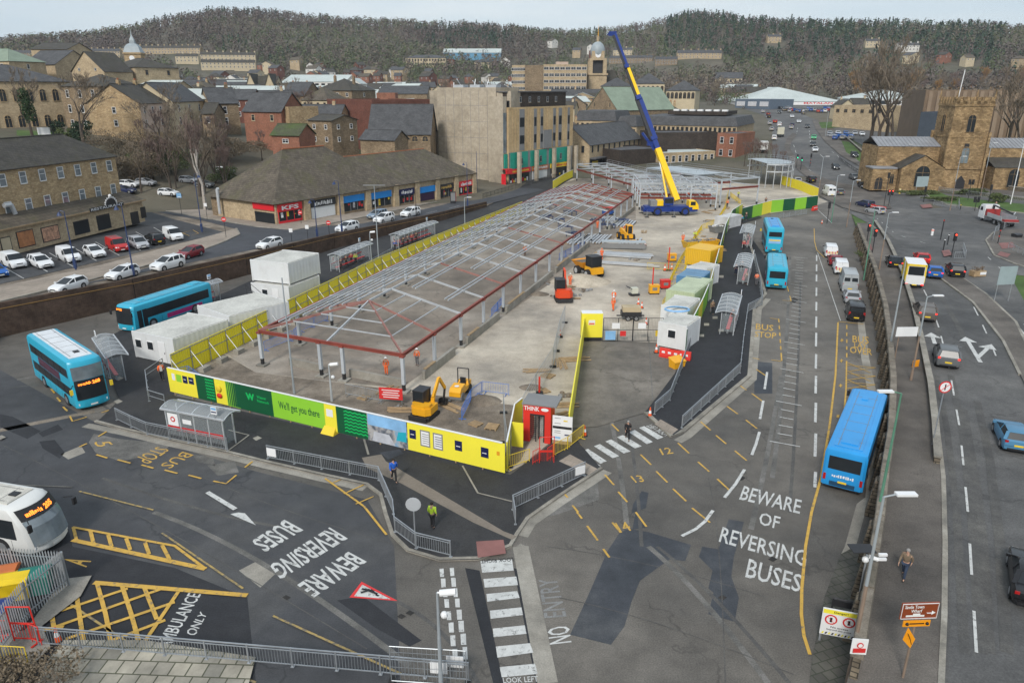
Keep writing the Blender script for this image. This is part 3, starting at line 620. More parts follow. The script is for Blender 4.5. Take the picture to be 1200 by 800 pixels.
WRET=brickmat('retaining_brown',(.125,.08,.056),(.10,.064,.046),(.07,.05,.04),.45,.1,.02,.9,.5); WSTN=brickmat('dark_stone_wall',(.2,.165,.12),(.13,.105,.08),(.05,.045,.036),.6,.25,.03,.95,.55)
def clearglass(name='shelter_glass',a=.13,col=(.55,.6,.62)):
 if name in MATS: return MATS[name]
 m,nt,bs=nodes(name); bs.inputs['Base Color'].default_value=(*col,1); bs.inputs['Alpha'].default_value=a; bs.inputs['Roughness'].default_value=.12; MATS[name]=m; return m
SG=clearglass(); SGR=clearglass('shelter_roof',.30,(.62,.66,.68)); MESH=clearglass('mesh_infill',.28,(.35,.36,.37))
def wallhit(A,Bp,px,py):
 r=Vector(ray(px,py)); A=Vector(A); D=Vector((Bp[0]-A[0],Bp[1]-A[1])); L=D.length; D/=L
 det=r.x*(-D.y)-r.y*(-D.x); d=(A.x*(-D.y)+A.y*D.x)/det; s=(r.x*A.y-r.y*A.x)/-det if False else ((r.x*d-A.x)*D.x+(r.y*d-A.y)*D.y)
 return s,H+r.z*d
COPM=groundmat('coping_stone',(.17,.145,.115),(.10,.09,.07),(.24,.21,.17),.8,2)
b=B(); th=thing('retaining_wall','long dark brown retaining wall between the bus station and the upper road','retaining wall',wl[1])
pts=dens([Vector((p.x,p.y,0)) for p in wl],9.0)
for i in range(len(pts)-1):
 p,q=pts[i],pts[i+1]; a=Vector((p.x,p.y,0))-th.location; c=Vector((q.x,q.y,0))-th.location; a.z=c.z=0
 h1=zL(p.x,p.y)+.95; h2=zL(q.x,q.y)+.95; d=(c-a).normalized(); s=Vector((-d.y,d.x,0))*.18
 c2=c-d*.12
 b.add([a-s,c2-s,c2+s,a+s,a-s+V(0,0,h1),c2-s+V(0,0,h2),c2+s+V(0,0,h2),a+s+V(0,0,h1)],[(0,1,5,4),(1,2,6,5),(2,3,7,6),(3,0,4,7),(4,5,6,7)],WRET)
 b.add([c2-s*.6,c-s*.6,c+s*.6,c2+s*.6]+[v+V(0,0,h2-.08) for v in(c2-s*.6,c-s*.6,c+s*.6,c2+s*.6)],[(0,1,5,4),(2,3,7,6),(4,5,6,7)],DK)
b.obj('wall_panels',th)
b=B()
for i in range(len(pts)-1):
 p,q=pts[i],pts[i+1]
 if (i%1)==0 and i<14:
  b.beam(Vector((p.x,p.y,zL(p.x,p.y)+.35))-th.location*1+V(.1,-.22,0),Vector((q.x,q.y,zL(q.x,q.y)+.4))-th.location+V(.1,-.22,0),.05,.06,mat('cable_orange',(.3,.17,.05),.7,0,.1))
b.obj('cable',th)
th=thing('buttressed_wall','dark stone retaining wall with buttresses and coping beside the bus layover lane','retaining wall',wr[0])
o0=Vector(th.location); b=B(); cp=B(); bt=B(); pts=dens(wr,3.2)
for i,(p,q) in enumerate(zip(pts,pts[1:])):
 a=V(p.x-o0.x,p.y-o0.y,-.1); c=V(q.x-o0.x,q.y-o0.y,-.1); h1=zR(p.x,p.y)+1.25; h2=zR(q.x,q.y)+1.25; d=(c-a).normalized(); s=Vector((d.y,-d.x,0))  # towards the station is -s?
 if s.x>0: s=-s
 w0=s*.0; w1=-s*.3
 b.add([a,c,c+w1,a+w1,a+V(0,0,h1),c+V(0,0,h2),c+w1+V(0,0,h2),a+w1+V(0,0,h1)],[(0,1,5,4),(2,3,7,6),(4,5,6,7),(0,3,7,4),(1,2,6,5)],WSTN)
 e=d*.06
 cp.add([a+s*.12+e+V(0,0,h1),c+s*.12-e+V(0,0,h2),c-s*.4-e+V(0,0,h2),a-s*.4+e+V(0,0,h1),a+s*.08+e+V(0,0,h1+.22),c+s*.08-e+V(0,0,h2+.22),c-s*.35-e+V(0,0,h2+.22),a-s*.35+e+V(0,0,h1+.22)],[(0,1,5,4),(1,2,6,5),(2,3,7,6),(3,0,4,7),(4,5,6,7)],COPM)
 bt.add([a+s*.55,a+s*.55+d*.7,a+d*.7,a,a+s*.3+V(0,0,h1-.25),a+s*.3+d*.7+V(0,0,h1-.25),a+d*.7+V(0,0,h1),a+V(0,0,h1)],[(0,1,5,4),(1,2,6,5),(3,0,4,7),(4,5,6,7)],WSTN)
b.obj('wall',th); cp.obj('coping',th); bt.obj('buttresses',th)
def lowwall(name,label,cat,px,zf,h,w,m,mc=None,grp=None,dz=0):
 pts=dens([gz(x,y,zf) for x,y in px],3); o0=pts[0].copy(); th=thing(name,label,cat,o0,0,grp); b=B(); strip(b,[p-o0+V(0,0,dz) for p in pts],w,m,h=h); b.obj('wall',th)
 if mc: b=B(); strip(b,[p-o0+V(0,0,dz+h) for p in pts],w+.12,mc,h=.12); b.obj('coping',th)
 return th
lowwall('parapet_wall','low stone parapet wall between the footway and the right hand dual carriageway','parapet wall',[(1025,262),(1040,285),(1058,325),(1070,365),(1080,410),(1089,455),(1094,500),(1097,545)],zR,.55,.35,WSTN,KERB)
lowwall('churchyard_wall','low stone wall running along the front of the churchyard','wall',[(985,158),(1010,180),(1050,199),(1110,214),(1200,225)],far,.9,.4,WSTN,KERB)
def railing(name,label,px,h=1.05,zf=.12,gap=2.0,bar=.14,m=GALV,cat='railing',grp=None,infill=True,mid=True):
 pts=[gz(x,y,zf) if callable(zf) else g(x,y,zf) for x,y in px]; o0=pts[0].copy(); th=thing(name,label,cat,o0,0,grp)
 P_=[p-o0 for p in pts]; L=sum((c-a).length for a,c in zip(P_,P_[1:]))
 ps=B(); ps.beam((0,0,0),(0,0,h),.06,.06,m); ps.box((0,0,.01),(.16,.16,.02),m); proto=None
 for a,c in zip(P_,P_[1:]):
  l=(c-a).length; n=max(1,round(l/gap)); d=(c-a)/n; ang=math.atan2(d.y,d.x)
  for k in range(n+1):
   if k==0 and a is not P_[0]: continue
   if proto is None: proto=ps.obj('post',th); o=proto
   else: o=proto.copy(); link(o,th)
   o.location=a+d*k; o.rotation_euler=(0,0,ang)
  pb=None
  for k in range(n):
   if pb is None:
    b=B(); l1=d.length; e=V(l1,0,d.z);
    b.beam((0,0,h-.03),e+V(0,0,h-.03),.05,.05,m)
    if infill:
     b.beam((0,0,.12),e+V(0,0,.12),.04,.04,m)
     if mid: b.beam((0,0,h-.17),e+V(0,0,h-.17),.035,.035,m)
     x=bar; t_=h-.17 if mid else h-.04
     while x<l1-.03: b.add([(x-.011,-.01,.12),(x+.011,.01,.12),(x+.011,.01,t_),(x-.011,-.01,t_)],[(0,1,2,3)],m); b.add([(x-.011,.01,.12),(x+.011,-.01,.12),(x+.011,-.01,t_),(x-.011,.01,t_)],[(0,1,2,3)],m); x+=bar
    else: b.beam((0,0,h*.5),e+V(0,0,h*.5),.04,.04,m)
    pb=b.obj('rail_panel',th); o=pb
   else: o=pb.copy(); link(o,th)
   o.location=a+d*k; o.rotation_euler=(0,0,ang)
 return th
railing('guard_railing','grey guard railing along the kerb in front of the nearest bus shelter',[(137,492),(154,500.6),(173,509),(199,514.4),(267,528)])
railing('guard_railing','grey guard railing curving around the pavement corner by the round sign',[(314,537),(444,562.5),(461,602),(463,623),(488,642),(528,652)])
railing('guard_railing','grey guard railing with a white notice beside the lower end of the crossing',[(604,614),(601,597),(685,557)])
railing('guard_railing','grey guard railing on the right edge of the black ramp footway',[(799,501),(867,437),(871,400),(876,366)])
railing('guard_railing','short grey guard railing stepping out behind the right hand shelters',[(876,366),(893,357),(890,333),(884,305)],gap=1.8)
railing('guard_railing','grey guard railing on the left edge of the black ramp footway',[(767,485),(785,469),(811,400)])
railing('guard_railing','long grey guard railing across the bottom of the view with small lamps',[(46,755),(145,763),(292,776),(395,785),(498,794),(549,798)],h=1.05)
railing('guard_railing','grey guard railing on the pavement between two shelters along the yellow hoarding',[(418,322),(460,298)],gap=2)
railing('guard_railing','thin grey handrail around the concrete ramp beside the white cabins',[(194,476),(175,470),(172,446),(192,432)],gap=2,infill=False,zf=.12)
railing('guard_railing','grey guard railing by the exit with the green hoarding behind',[(903,258),(925,254),(945,251)],zf=.05)
railing('guard_railing','small guard railing on the traffic island behind the red signal',[(1118,303),(1131,303),(1128,292)],zf=far,bar=.3)
railing('guard_railing','guard railing round the kerb corner beside the white lorry',[(1163,283),(1166,272),(1180,266)],zf=far,bar=.3)
railing('guard_railing','guard railing running off right beyond the traffic island corner',[(1181,292),(1198,300),(1225,312)],zf=far,bar=.3)
railing('guard_railing','guard railing on the planted island facing the church',[(1094,240),(1124,246),(1123,238)],zf=far,bar=.3)
railing('guard_railing','long guard railing in front of the churchyard wall',[(1020,196),(1060,212),(1100,224),(1150,231),(1200,236)],zf=far,bar=.35,gap=3)
railing('guard_railing','dark railing down the grass slope by the roundabout trees',[(983,188),(1000,200),(1022,212)],zf=far,bar=.35,gap=3,m=DK)
railing('guard_railing','dark guard railing on the footway outside the green panelled shops',[(566,232),(600,222),(655,207)],zf=lambda x,y:zL(x,y)+.1,gap=2.2,bar=.3,m=DK)
b=B() # white notices on railings
def panel(name,label,cat,c,w,h,rz,m,parent=None,fr=None,t=.03,grp=None):
 b=B(); b.box((0,0,0),(w,t,h),fr or m); b.box((0,-t/2-.004,0),(w-.06,.004,h-.06),m)
 o=b.obj(name,parent); o.location=c; o.rotation_euler=(0,0,rz)
 if parent is None: prop(o,label,cat,grp)
 return o
def at(px,py,z): return g(px,py,z)
for (x,y,lb,rz) in ((680,551,'blank white notice on the railing by the crossing',.5),(318,530,'white notice at the left end of the corner railing',-.35),(514,782,'left one of two blank white boards on the bottom railing',-.1),(533,775,'right one of two blank white boards on the bottom railing',-.1)):
 panel('notice_board',lb,'notice',at(x,y,.8),.75,.6,rz,PURW)
def barrier(p,q,m,label,grp=None,h=1.05,solid=None,zf=.05,name='site_barrier'):
 a=g(*p,zf) if not callable(zf) else gz(*p,zf); c=g(*q,zf) if not callable(zf) else gz(*q,zf)
 l=(c-a).length; th=thing(name,label,'barrier',a,math.atan2(c.y-a.y,c.x-a.x),grp); b=B()
 for z in(.2,h): b.tube((0.03,0,z),(l-.03,0,z),.022,m,5)
 for x in(.03,l-.03): b.tube((x,0,.03),(x,0,h),.022,m,5)
 b.obj('frame',th); b=B()
 if solid: b.box((l/2,0,h*.62),(l-.1,.03,h*.5),solid)
 x=.15
 while x<l-.08: b.beam((x,0,.2),(x,0,h),.014,.014,m); x+=.15
 b.obj('bars',th); b=B()
 for x in(.3,l-.3): b.beam((x,-.3,.04),(x,.3,.04),.04,.04,m); b.beam((x,0,.04),(x,0,.2),.03,.03,m)
 b.obj('feet',th); return th
def barline(px,m,label,grp,step=2.3,zf=.05,**k):
 pts=dens([g(x,y,zf) for x,y in px],step)
 for a,c in zip(pts,pts[1:]):
  pa=proj(a);pc=proj(c+ (a-c)*.04); barrier(pa,pc,m,label,grp,zf=zf,**k)
barline([(592,551),(622,541)],YBAR,'yellow barrier at the foot of the hoarding corner',None)
barrier((648,536),(665,527),YBAR,'yellow barrier between the red gate frame and the crossing')
barrier((665,527),(684,512),YBAR,'yellow barrier with a red sign panel beside the traffic cone',solid=None)
barrier((624,545),(633,540),RBAR,'left red pedestrian barrier wing by the turnstile')
barrier((641,541),(648,536),RBAR,'right red pedestrian barrier wing by the turnstile')
barrier((0,778),(35,780),YBAR,'yellow barrier on the concrete in the bottom left corner',zf=.12)
barrier((-3,748),(13,748),RBAR,'red barrier left of the red swing gate',zf=.12); barrier((38,752),(50,756),RBAR,'red barrier right of the red swing gate',zf=.12)
BG='blue barriers inside the site'
barline([(200,447),(222,441),(238,453),(262,466),(300,478),(330,482)],BBAR,'blue site barrier along the trench behind the printed hoarding',BG)
barline([(310,412),(345,398),(352,390),(385,375)],BBAR,'blue site barrier under the left side of the steel canopy','blue barriers under the canopy')
barline([(541,493),(552,470),(565,460),(598,464)],BBAR,'blue barrier around the manhole excavation behind the corner','blue barriers round the excavation')
barline([(576,372),(590,356)],BBAR,'blue barrier standing by the canopy columns','blue barriers by the columns'); barline([(655,305),(685,290)],BBAR,'blue barrier behind the dumper under the canopy','blue barriers behind the dumper')
barline([(405,463),(430,468),(450,472)],GALV,'grey barrier behind the printed hoarding beside the red banner','grey barriers behind the hoarding')
barline([(783,338),(795,312),(812,285),(822,270),(840,262),(850,245),(853,228),(868,240)],YBAR,'yellow mesh barrier along the haul route beside the skips','yellow barriers along the haul route',step=2.4)
barline([(776,362),(788,345),(801,325),(805,312)],YBAR,'yellow barrier beside the parked containers','yellow barriers by the containers',step=2.4)
barline([(758,316),(803,318)],YBAR,'yellow barrier crossing the haul route','yellow barriers across the haul route',step=2.4)
b=B(); b.box((0,0,0),(.9,.02,.9),WH); b.box((0,-.014,-.1),(.7,.004,.4),RED)
def fencepan(px,label,grp,h=2.0,m=GALV,zf=.05,name='mesh_fence'):
 pts=dens([g(x,y,zf) for x,y in px],3.4)
 for a,c in zip(pts,pts[1:]):
  d=c-a;l=d.length-.08; th=thing(name,label,'fence panel',a,math.atan2(d.y,d.x),grp); b=B()
  for x in(0,l): b.tube((x,0,0),(x,0,h),.025,m,5)
  for z in(.15,h): b.tube((0,0,z),(l,0,z),.022,m,5)
  b.obj('frame',th); b=B()
  x=.2
  while x<l: b.beam((x,0,.15),(x,0,h),.01,.01,m); x+=.2
  for z in(.5,.9,1.3,1.7): b.beam((0,0,z),(l,0,z),.012,.012,m)
  b.obj('mesh',th); b=B()
  for x in(0,l): b.box((x,0,.07),(.25,.6,.14),RUB)
  b.obj('foot',th)
fencepan([(610,497),(628,463),(648,430),(656,395),(662,378)],'tall wire mesh fence panel behind the turnstile','mesh fences behind the turnstile')
fencepan([(662,790),(545,785)][::-1] if False else [(459,800),(549,806)],'grey mesh fence panel standing behind the bottom railing',None)
fencepan([(590,484),(592,520),(596,548)],'mesh fence panel inside the hoarding corner','mesh fences in the hoarding corner')
def palisade(px,label,zf=.12,h=2.1):
 pts=[g(x,y,zf) for x,y in px]; o0=pts[0].copy(); th=thing('palisade_fence',label,'fence',o0);
 for a,c in zip(pts,pts[1:]):
  a=a-o0;c=c-o0;l=(c-a).length;d=(c-a)/l; b=B(); s=Vector((-d.y,d.x,0))*.02
  x=.08
  while x<l:
   p=a+d*x; b.add([p-d*.035-s,p+s,p+d*.035-s,p-d*.035-s+V(0,0,h-.12),p+s+V(0,0,h-.04),p+d*.035-s+V(0,0,h-.12),p+V(0,0,h)],[(0,1,4,3),(1,2,5,4),(3,4,6),(4,5,6)],GALVL); x+=.16
  b.obj('pales',th); b=B()
  for z in(.35,h-.45): b.beam(a+V(0,0,z)+s*2,c+V(0,0,z)+s*2,.04,.05,GALV)
  b.obj('rails',th)
  n=max(1,round(l/2.7))
  for k in range(n+1): q=a+d*(l*k/n); b=B(); b.beam(q+s*3,q+s*3+V(0,0,h-.1),.08,.08,GALV); b.obj('post',th)
palisade([(80,685),(36,722),(0,768),(-30,800)],'galvanised palisade fence in front of the wheelie bins')
palisade([(-40,678),(80,685)],'galvanised palisade fence between the white bus and the wheelie bins')
PHOTO=None
def photomat():
 m,nt,bs=nodes('street_scene_print'); u,pos=wallvec(nt)
 n=nt.nodes.new('ShaderNodeTexNoise'); n.inputs['Scale'].default_value=1.3; n.inputs['Detail'].default_value=8; nt.links.new(u,n.inputs['Vector'])
 c=ramp(nt,n.outputs['Fac'],[(.36,(.03,.05,.06)),(.47,(.16,.17,.20)),(.55,(.4,.38,.36)),(.65,(.2,.33,.46))]); nt.links.new(c,bs.inputs['Base Color']); return m
PHOTO=photomat(); SKYP=mat('print_sky',(.22,.42,.66),.4,0,.2,.8); NAVY=mat('navy',(.01,.015,.07),.4,0,.05); TEALP=mat('print_teal',(.02,.35,.45),.4,0,.05); PAVP=mat('print_pale',(.45,.46,.5),.4,0,.15,2)
hA=g(202,461,.12); hB=g(589,556,.12); hd=Vector((hB.x-hA.x,hB.y-hA.y,0)); hL=hd.length; hrz=math.atan2(hd.y,hd.x)
th=thing('site_hoarding','long printed site hoarding in yellow, dark green and lime facing the pavement','hoarding',(hA.x,hA.y,.12),hrz)
def hx(px,py=None):
 t=(px-198)/393; return wallhit(hA,hB,px,431+91*t+14)[0]
Z0,Z1=.2,2.35
def hp(x0,x1,m,name='hoarding_panel',z0=Z0,z1=Z1,off=0):
 a,c=hx(x0),hx(x1); b=B(); b.bx(a+.004,c-.004,-.05-off,.0-off,z0,z1,m); return b.obj(name,th)
a0=198
for x1,m in ((231,HYF),(243,GD),(253,GD),(266,HYF),(281,GL),(320,GD),(381,GL),(395,HYF),(404,GD),(431,GD),(478,PHOTO),(592,HYF)): hp(a0,x1,m); a0=x1
b=B(); b.bx(0,hL,-.08,.03,Z1,Z1+.07,PURW); b.obj('top_rail',th)
b=B(); b.bx(-.04,.04,.02,.1,-.1,Z1,TIMB); p1=b.obj('post',th); x=.3; p1.location=(x,0,0)
while x<hL-2: x+=2.1; c_=p1.copy(); link(c_,th); c_.location=(x,0,0)
b=B()
def waves(xa,xb,n=7):
 a,c=hx(xa),hx(xb)
 for k in range(n):
  z=Z0+.2+k*(Z1-Z0-.3)/n; seg=10; pts=[(a+(c-a)*i/seg,-.056,z+.09*((i%2)*1.0)) for i in range(seg+1)]
  for p,q in zip(pts,pts[1:]): b.add([p,q,(q[0],q[1],q[2]+.11),(p[0],p[1],p[2]+.11)],[(0,1,2,3)],GW)
waves(242,252); waves(404,431)
a,c=hx(267),hx(281)
for k in range(7):
 x=a+(c-a)*k/7; b.add([(x,-.056,Z0+.05),(x+.09+.02*k,-.056,Z0+.05),(x+.09+.02*k,-.056,Z1-.02),(x,-.056,Z1-.02)],[(0,1,2,3)],GD)
def htx(t,x0,x1,z0,z1,m,bold=.02):
 p,q=hx(x0),hx(x1); textq(b,t,[(p,-.058,z0),(q,-.058,z0),(q,-.058,z1),(p,-.058,z1)],m,0,bold)
htx('W',289,299,1.15,1.75,GW,.06); htx('Weaver',302,313,1.48,1.72,GW); htx('Network',302,316,1.15,1.38,GW); htx("We'll get you there",327,375,.85,1.7,GD,.012)
a,c=hx(432),hx(477); b.add([(a,-.055,1.45),(c,-.055,1.45),(c,-.055,Z1-.03),(a,-.055,Z1-.03)],[(0,1,2,3)],SKYP); b.add([(a+.3,-.056,Z0+.03),(a+(c-a)*.7,-.056,Z0+.03),(a+(c-a)*.55,-.056,1.0),(a+.5,-.056,1.0)],[(0,1,2,3)],PAVP)
b.add([(c-.9,-.057,.7),(c-.02,-.057,.7),(c-.02,-.057,1.5),(c-.7,-.057,1.4)],[(0,1,2,3)],TEALP)
for x0,x1,z0,z1,m in ((203,206.5,1.35,1.95,WH),(208,214,1.3,1.95,GL),(215.5,221,1.3,1.95,NAVY),(222.5,228.5,1.35,1.95,NAVY),(480.5,488,1.15,1.85,NAVY),(493,504.5,.75,2.0,GREY),(508,519.5,.75,2.0,GREY),(533.5,542,1.05,1.8,NAVY),(564,573,1.0,1.75,NAVY),(383.5,391,1.35,1.95,WH),(582.5,586,1.4,1.7,mat('sticker_orange',(.7,.3,.02),.5,0,0))):
 p,q=hx(x0),hx(x1); b.add([(p,-.06,z0),(q,-.06,z0),(q,-.06,z1),(p,-.06,z1)],[(0,1,2,3)],m)
 if m is GREY: b.add([(p+.09,-.064,z0+.1),(q-.09,-.064,z0+.1),(q-.09,-.064,z1-.1),(p+.09,-.064,z1-.1)],[(0,1,2,3)],WH)
 if m is NAVY: b.add([(p+.1,-.064,z0+.3),(q-.15,-.064,z0+.3),(q-.15,-.064,z0+.36),(p+.1,-.064,z0+.36)],[(0,1,2,3)],WH)
p=hx(386); b.ball((p+.2,-.08,1.0),.01,WH)
b.obj('printed_graphics',th)
b=B(); p,q=hx(497),hx(502)
for k in range(5):
 for x0 in(494,509): p,q=hx(x0+1.5),hx(x0+9); b.bx(p,q,-.07,-.066,1.0+k*.17,1.05+k*.17,NAVY if x0>500 else GREY)
b.obj('timetable_print',th)
b=B(); p=g(260,465,.12)
for zz,m,x in((1.55,YBAR,258),(.95,RBAR,258)): s=hx(x)-.0; b.ball((s,-.14,zz),.28,m,10,6,(1,.35,1) if m is YBAR else (1,.4,.8))
b.obj('hydrant_boxes',th)
bb=B(); bb.add([(-.75,-.5,0),(.75,-.5,0),(.75,.45,0),(-.75,.45,0),(-.62,.1,.75),(.62,.1,.75),(.62,.45,1.0),(-.62,.45,1.0)],[(0,1,5,4),(1,2,6,5),(2,3,7,6),(3,0,4,7),(4,5,6,7)],YBAR)
o=bb.obj('grit_bin',label='yellow angular grit bin against the lime hoarding panel',cat='grit bin'); o.scale=(.8,)*3; o.location=g(387,507,.12); o.rotation_euler=(0,0,hrz)
yb=[g(x,y,2.4) for x,y in((199,415),(300,369),(447,300),(612,236))]
th=thing('site_hoarding','long yellow hoarding behind the steel canopy with raking props inside','hoarding',(yb[0].x,yb[0].y,0)); o0=Vector(th.location)
for a,c in zip(yb,yb[1:]):
 d=Vector((c.x-a.x,c.y-a.y,0)); l=d.length; d/=l; s=Vector((d.y,-d.x,0)); a0=Vector((a.x,a.y,0))-o0
 b=B(); e=a0+d*(l-.02); b.add([a0+V(0,0,.05),e+V(0,0,.05),e+V(0,0,2.4),a0+V(0,0,2.4),a0-s*.04+V(0,0,.05),e-s*.04+V(0,0,.05),e-s*.04+V(0,0,2.4),a0-s*.04+V(0,0,2.4)],[(0,1,2,3),(7,6,5,4),(3,2,6,7),(0,3,7,4),(1,5,6,2)],HY); b.obj('hoarding_panel',th)
 b=B(); n=int(l/2.4)
 b.beam(a0+s*.05+V(0,0,2.3),e+s*.05+V(0,0,2.3),.05,.07,GALV); b.beam(a0+s*.05+V(0,0,1.3),e+s*.05+V(0,0,1.3),.05,.06,GALV)
 for k in range(n+1): q=a0+d*(l*k/max(1,n)); b.beam(q+s*.05,q+s*.05+V(0,0,2.4),.07,.05,GALV)
 b.obj('rails',th); b=B()
 b.tube(V(0,0,1.9)+s*.05,s*1.3+V(0,0,.3),.035,PURW,5); p1=b.obj('raking_prop',th); b=B(); b.box(s*1.3+V(0,0,.27),(1.0,.6,.45),CONC,math.atan2(d.y,d.x)); p2=b.obj('concrete_block',th); p1.location=p2.location=a0
 for k in range(1,n+1):
  for p_ in(p1,p2): c_=p_.copy(); link(c_,th); c_.location=a0+d*(l*k/max(1,n))
def simplehoard(label,px,cols,h=2.4,zf=.05,name='site_hoarding',topm=None,fl=1):
 pts=[gz(x,y,zf) if callable(zf) else g(x,y,zf) for x,y in px]; o0=pts[0].copy(); th=thing(name,label,'hoarding',o0)
 L=[(a,c) for a,c in zip(pts,pts[1:])]; k=0
 for a,c in L:
  d=c-a; l=d.length; n=max(1,round(l/cols[0])); s=Vector((-d.y,d.x,0)).normalized()*.03
  for j in range(n):
   p=a+d*(j/n)-o0; q=a+d*((j+1)/n)-o0-d.normalized()*.01; m=cols[1][k%len(cols[1])]; k+=1
   b=B(); b.add([p-s,q-s,q+s,p+s]+[v+V(0,0,h) for v in(p-s,q-s,q+s,p+s)],[(0,1,5,4),(1,2,6,5),(2,3,7,6),(3,0,4,7),(4,5,6,7)],m)
   b.add([v+V(0,0,h+.002) for v in(p-s*1.6,q-s*1.6,q+s*1.6,p+s*1.6)]+[v+V(0,0,h+.06) for v in(p-s*1.6,q-s*1.6,q+s*1.6,p+s*1.6)],[(0,1,5,4),(1,2,6,5),(2,3,7,6),(3,0,4,7),(4,5,6,7)],topm or PURW); b.obj('hoarding_panel',th)
 return th
simplehoard('yellow topped hoarding running back from the white board to the vehicle gate',[(666,520),(684,398)],(3,[HYF]),2.4,topm=HYF)
simplehoard('yellow hoarding return between the printed hoarding corner and the red turnstile',[(594,552),(603,505),(612,497)],(2.4,[HYF,PHOTO,HYF]),2.2)
simplehoard('green and lime printed hoarding curving along the black footway beside the containers',[(803,412),(811,395),(822,372),(831,349),(843,302),(849,278),(857,260),(869,252)],(3.2,[GD,GL,HYF,GL,GL,GD,GL,HYF,PHOTO]),2.3)
th=simplehoard('printed hoarding in green, yellow and lime beside the bus station exit',[(869,259),(903,249),(957,243)],(4.0,[GD,GL,HYF,GL,GD,GL]),2.5)
simplehoard('yellow site hoarding between the second steel frame and the main road',[(915,216),(935,222),(958,232)],(3,[HY]),2.3)
simplehoard('short yellow hoarding at the far end of the upper road',[(648,222),(661,213),(671,208)],(3,[HY]),2.2)
base=g(613,516,.05); e=g(644,520,.05); d=(e-base); rz=math.atan2(d.y,d.x); w_=2.05
th=thing('turnstile_gate','red turnstile gate housing headed THINK at the site entrance','turnstile',base,rz)
b=B(); b.bx(0,.5,0,1.3,0,2.9,RBAR); b.obj('side_panel',th); b=B(); b.bx(1.6,w_,0,1.3,0,2.9,RBAR); b.obj('side_panel',th); b=B(); b.bx(.5,1.6,0,1.3,2.25,2.9,RBAR); b.obj('header',th)
b=B(); b.bx(-.1,w_+.4,-.05,1.9,2.92,3.02,GREY); b.obj('roof',th)
b=B(); textq(b,'THINK',[(.06,-.012,2.5),(1.2,-.012,2.5),(1.2,-.012,2.83),(.06,-.012,2.83)],WH,0,.02); b.poly([(1.6+.28*math.cos(t*.4),-.012,2.66+.13*math.sin(t*.4)) for t in range(16)],WH); b.obj('lettering',th)
b=B(); b.tube((1.05,.6,.05),(1.05,.6,2.25),.06,DK,8)
for k in range(12):
 for a_ in(0,2.1,4.2): b.tube((1.05,.6,.3+k*.15),(1.05+.5*math.cos(a_),.6+.5*math.sin(a_),.3+k*.15),.02,GALV,4)
b.obj('rotor',th); b=B(); b.bx(.52,1.58,.02,.12,2.1,2.24,DK);
for k in range(11): b.bx(.52,.95,.03,.07,.3+k*.16,.34+k*.16,DK)
b.bx(.9,.96,.02,.1,.05,2.1,DK); b.bx(1.5,1.58,.02,.1,.05,2.1,DK); b.obj('grille',th)
th2=thing('notice_board','white site information board beside the red turnstile','notice board',g(647,520,.05),rz)
b=B(); b.bx(0,1.45,0,.06,.35,2.3,WH); b.obj('board',th2); b=B(); b.bx(.03,1.42,-.01,-.004,1.3,1.5,DK); b.bx(.1,.6,-.01,-.004,.5,.65,SKYP); b.bx(.9,1.3,-.01,-.004,.8,.9,NAVY); b.bx(.8,1.1,-.01,-.004,1.9,2.0,YBAR)
for z in(.95,1.1,1.7,2.1): b.bx(.15,.6,-.01,-.004,z,z+.04,GREY)
b.obj('print',th2); b=B(); b.bx(.0,1.45,.01,.05,.0,.33,TIMB); b.obj('board_feet',th2)
panel('sign_board','narrow yellow and white sign left of the turnstile','sign',g(606,509,1.3),.9,1.9,rz,HYF)
th=thing('pedestrian_gate','tall red tubular swing gate in front of the turnstile','gate',g(632,543,.05),rz+.3); b=B(); b.path([(0,0,0),(0,0,2.0),(1.0,0,2.05),(1.0,0,0)],.03,RBAR); b.obj('frame',th); b=B(); b.box((.5,0,.95),(.9,.03,.15),RBAR)
for k in range(7): b.beam((.12+k*.13,0,.2),(.12+k*.13,0,.9),.015,.015,RBAR)
b.obj('infill',th)
th=thing('pedestrian_gate','red swing gate frame beside the palisade fence','gate',g(17,750,.12),-.05); b=B(); b.path([(0,0,0),(0,0,1.9),(1.15,0,1.95),(1.25,0,0)],.035,RBAR); b.obj('frame',th); b=B(); b.box((.6,0,1.0),(1.1,.03,.1),RBAR); b.box((.6,0,.15),(1.1,.03,.06),RBAR)
for k in range(8): b.beam((.12+k*.14,0,.2),(.12+k*.14,0,.95),.015,.015,RBAR)
b.obj('infill',th)
th=thing('yellow_gate_box','yellow hoarding box at the vehicle gate with a small warning sign','gate',g(681,399,.05),0); b=B(); b.bx(0,2.15,0,1.2,.35,2.9,HYF,PURW); b.obj('panel',th); b=B(); b.bx(0.02,2.13,.05,1.1,0,.34,DK); b.obj('plinth',th); b=B(); b.bx(.7,1.35,-.02,-.004,1.7,2.2,WH); b.bx(.75,1.3,-.026,-.021,1.75,1.9,ORG); b.obj('warning_sign',th)
ga=g(706,400,.05); gb=g(776,400,.05); gl=(gb-ga).length/2
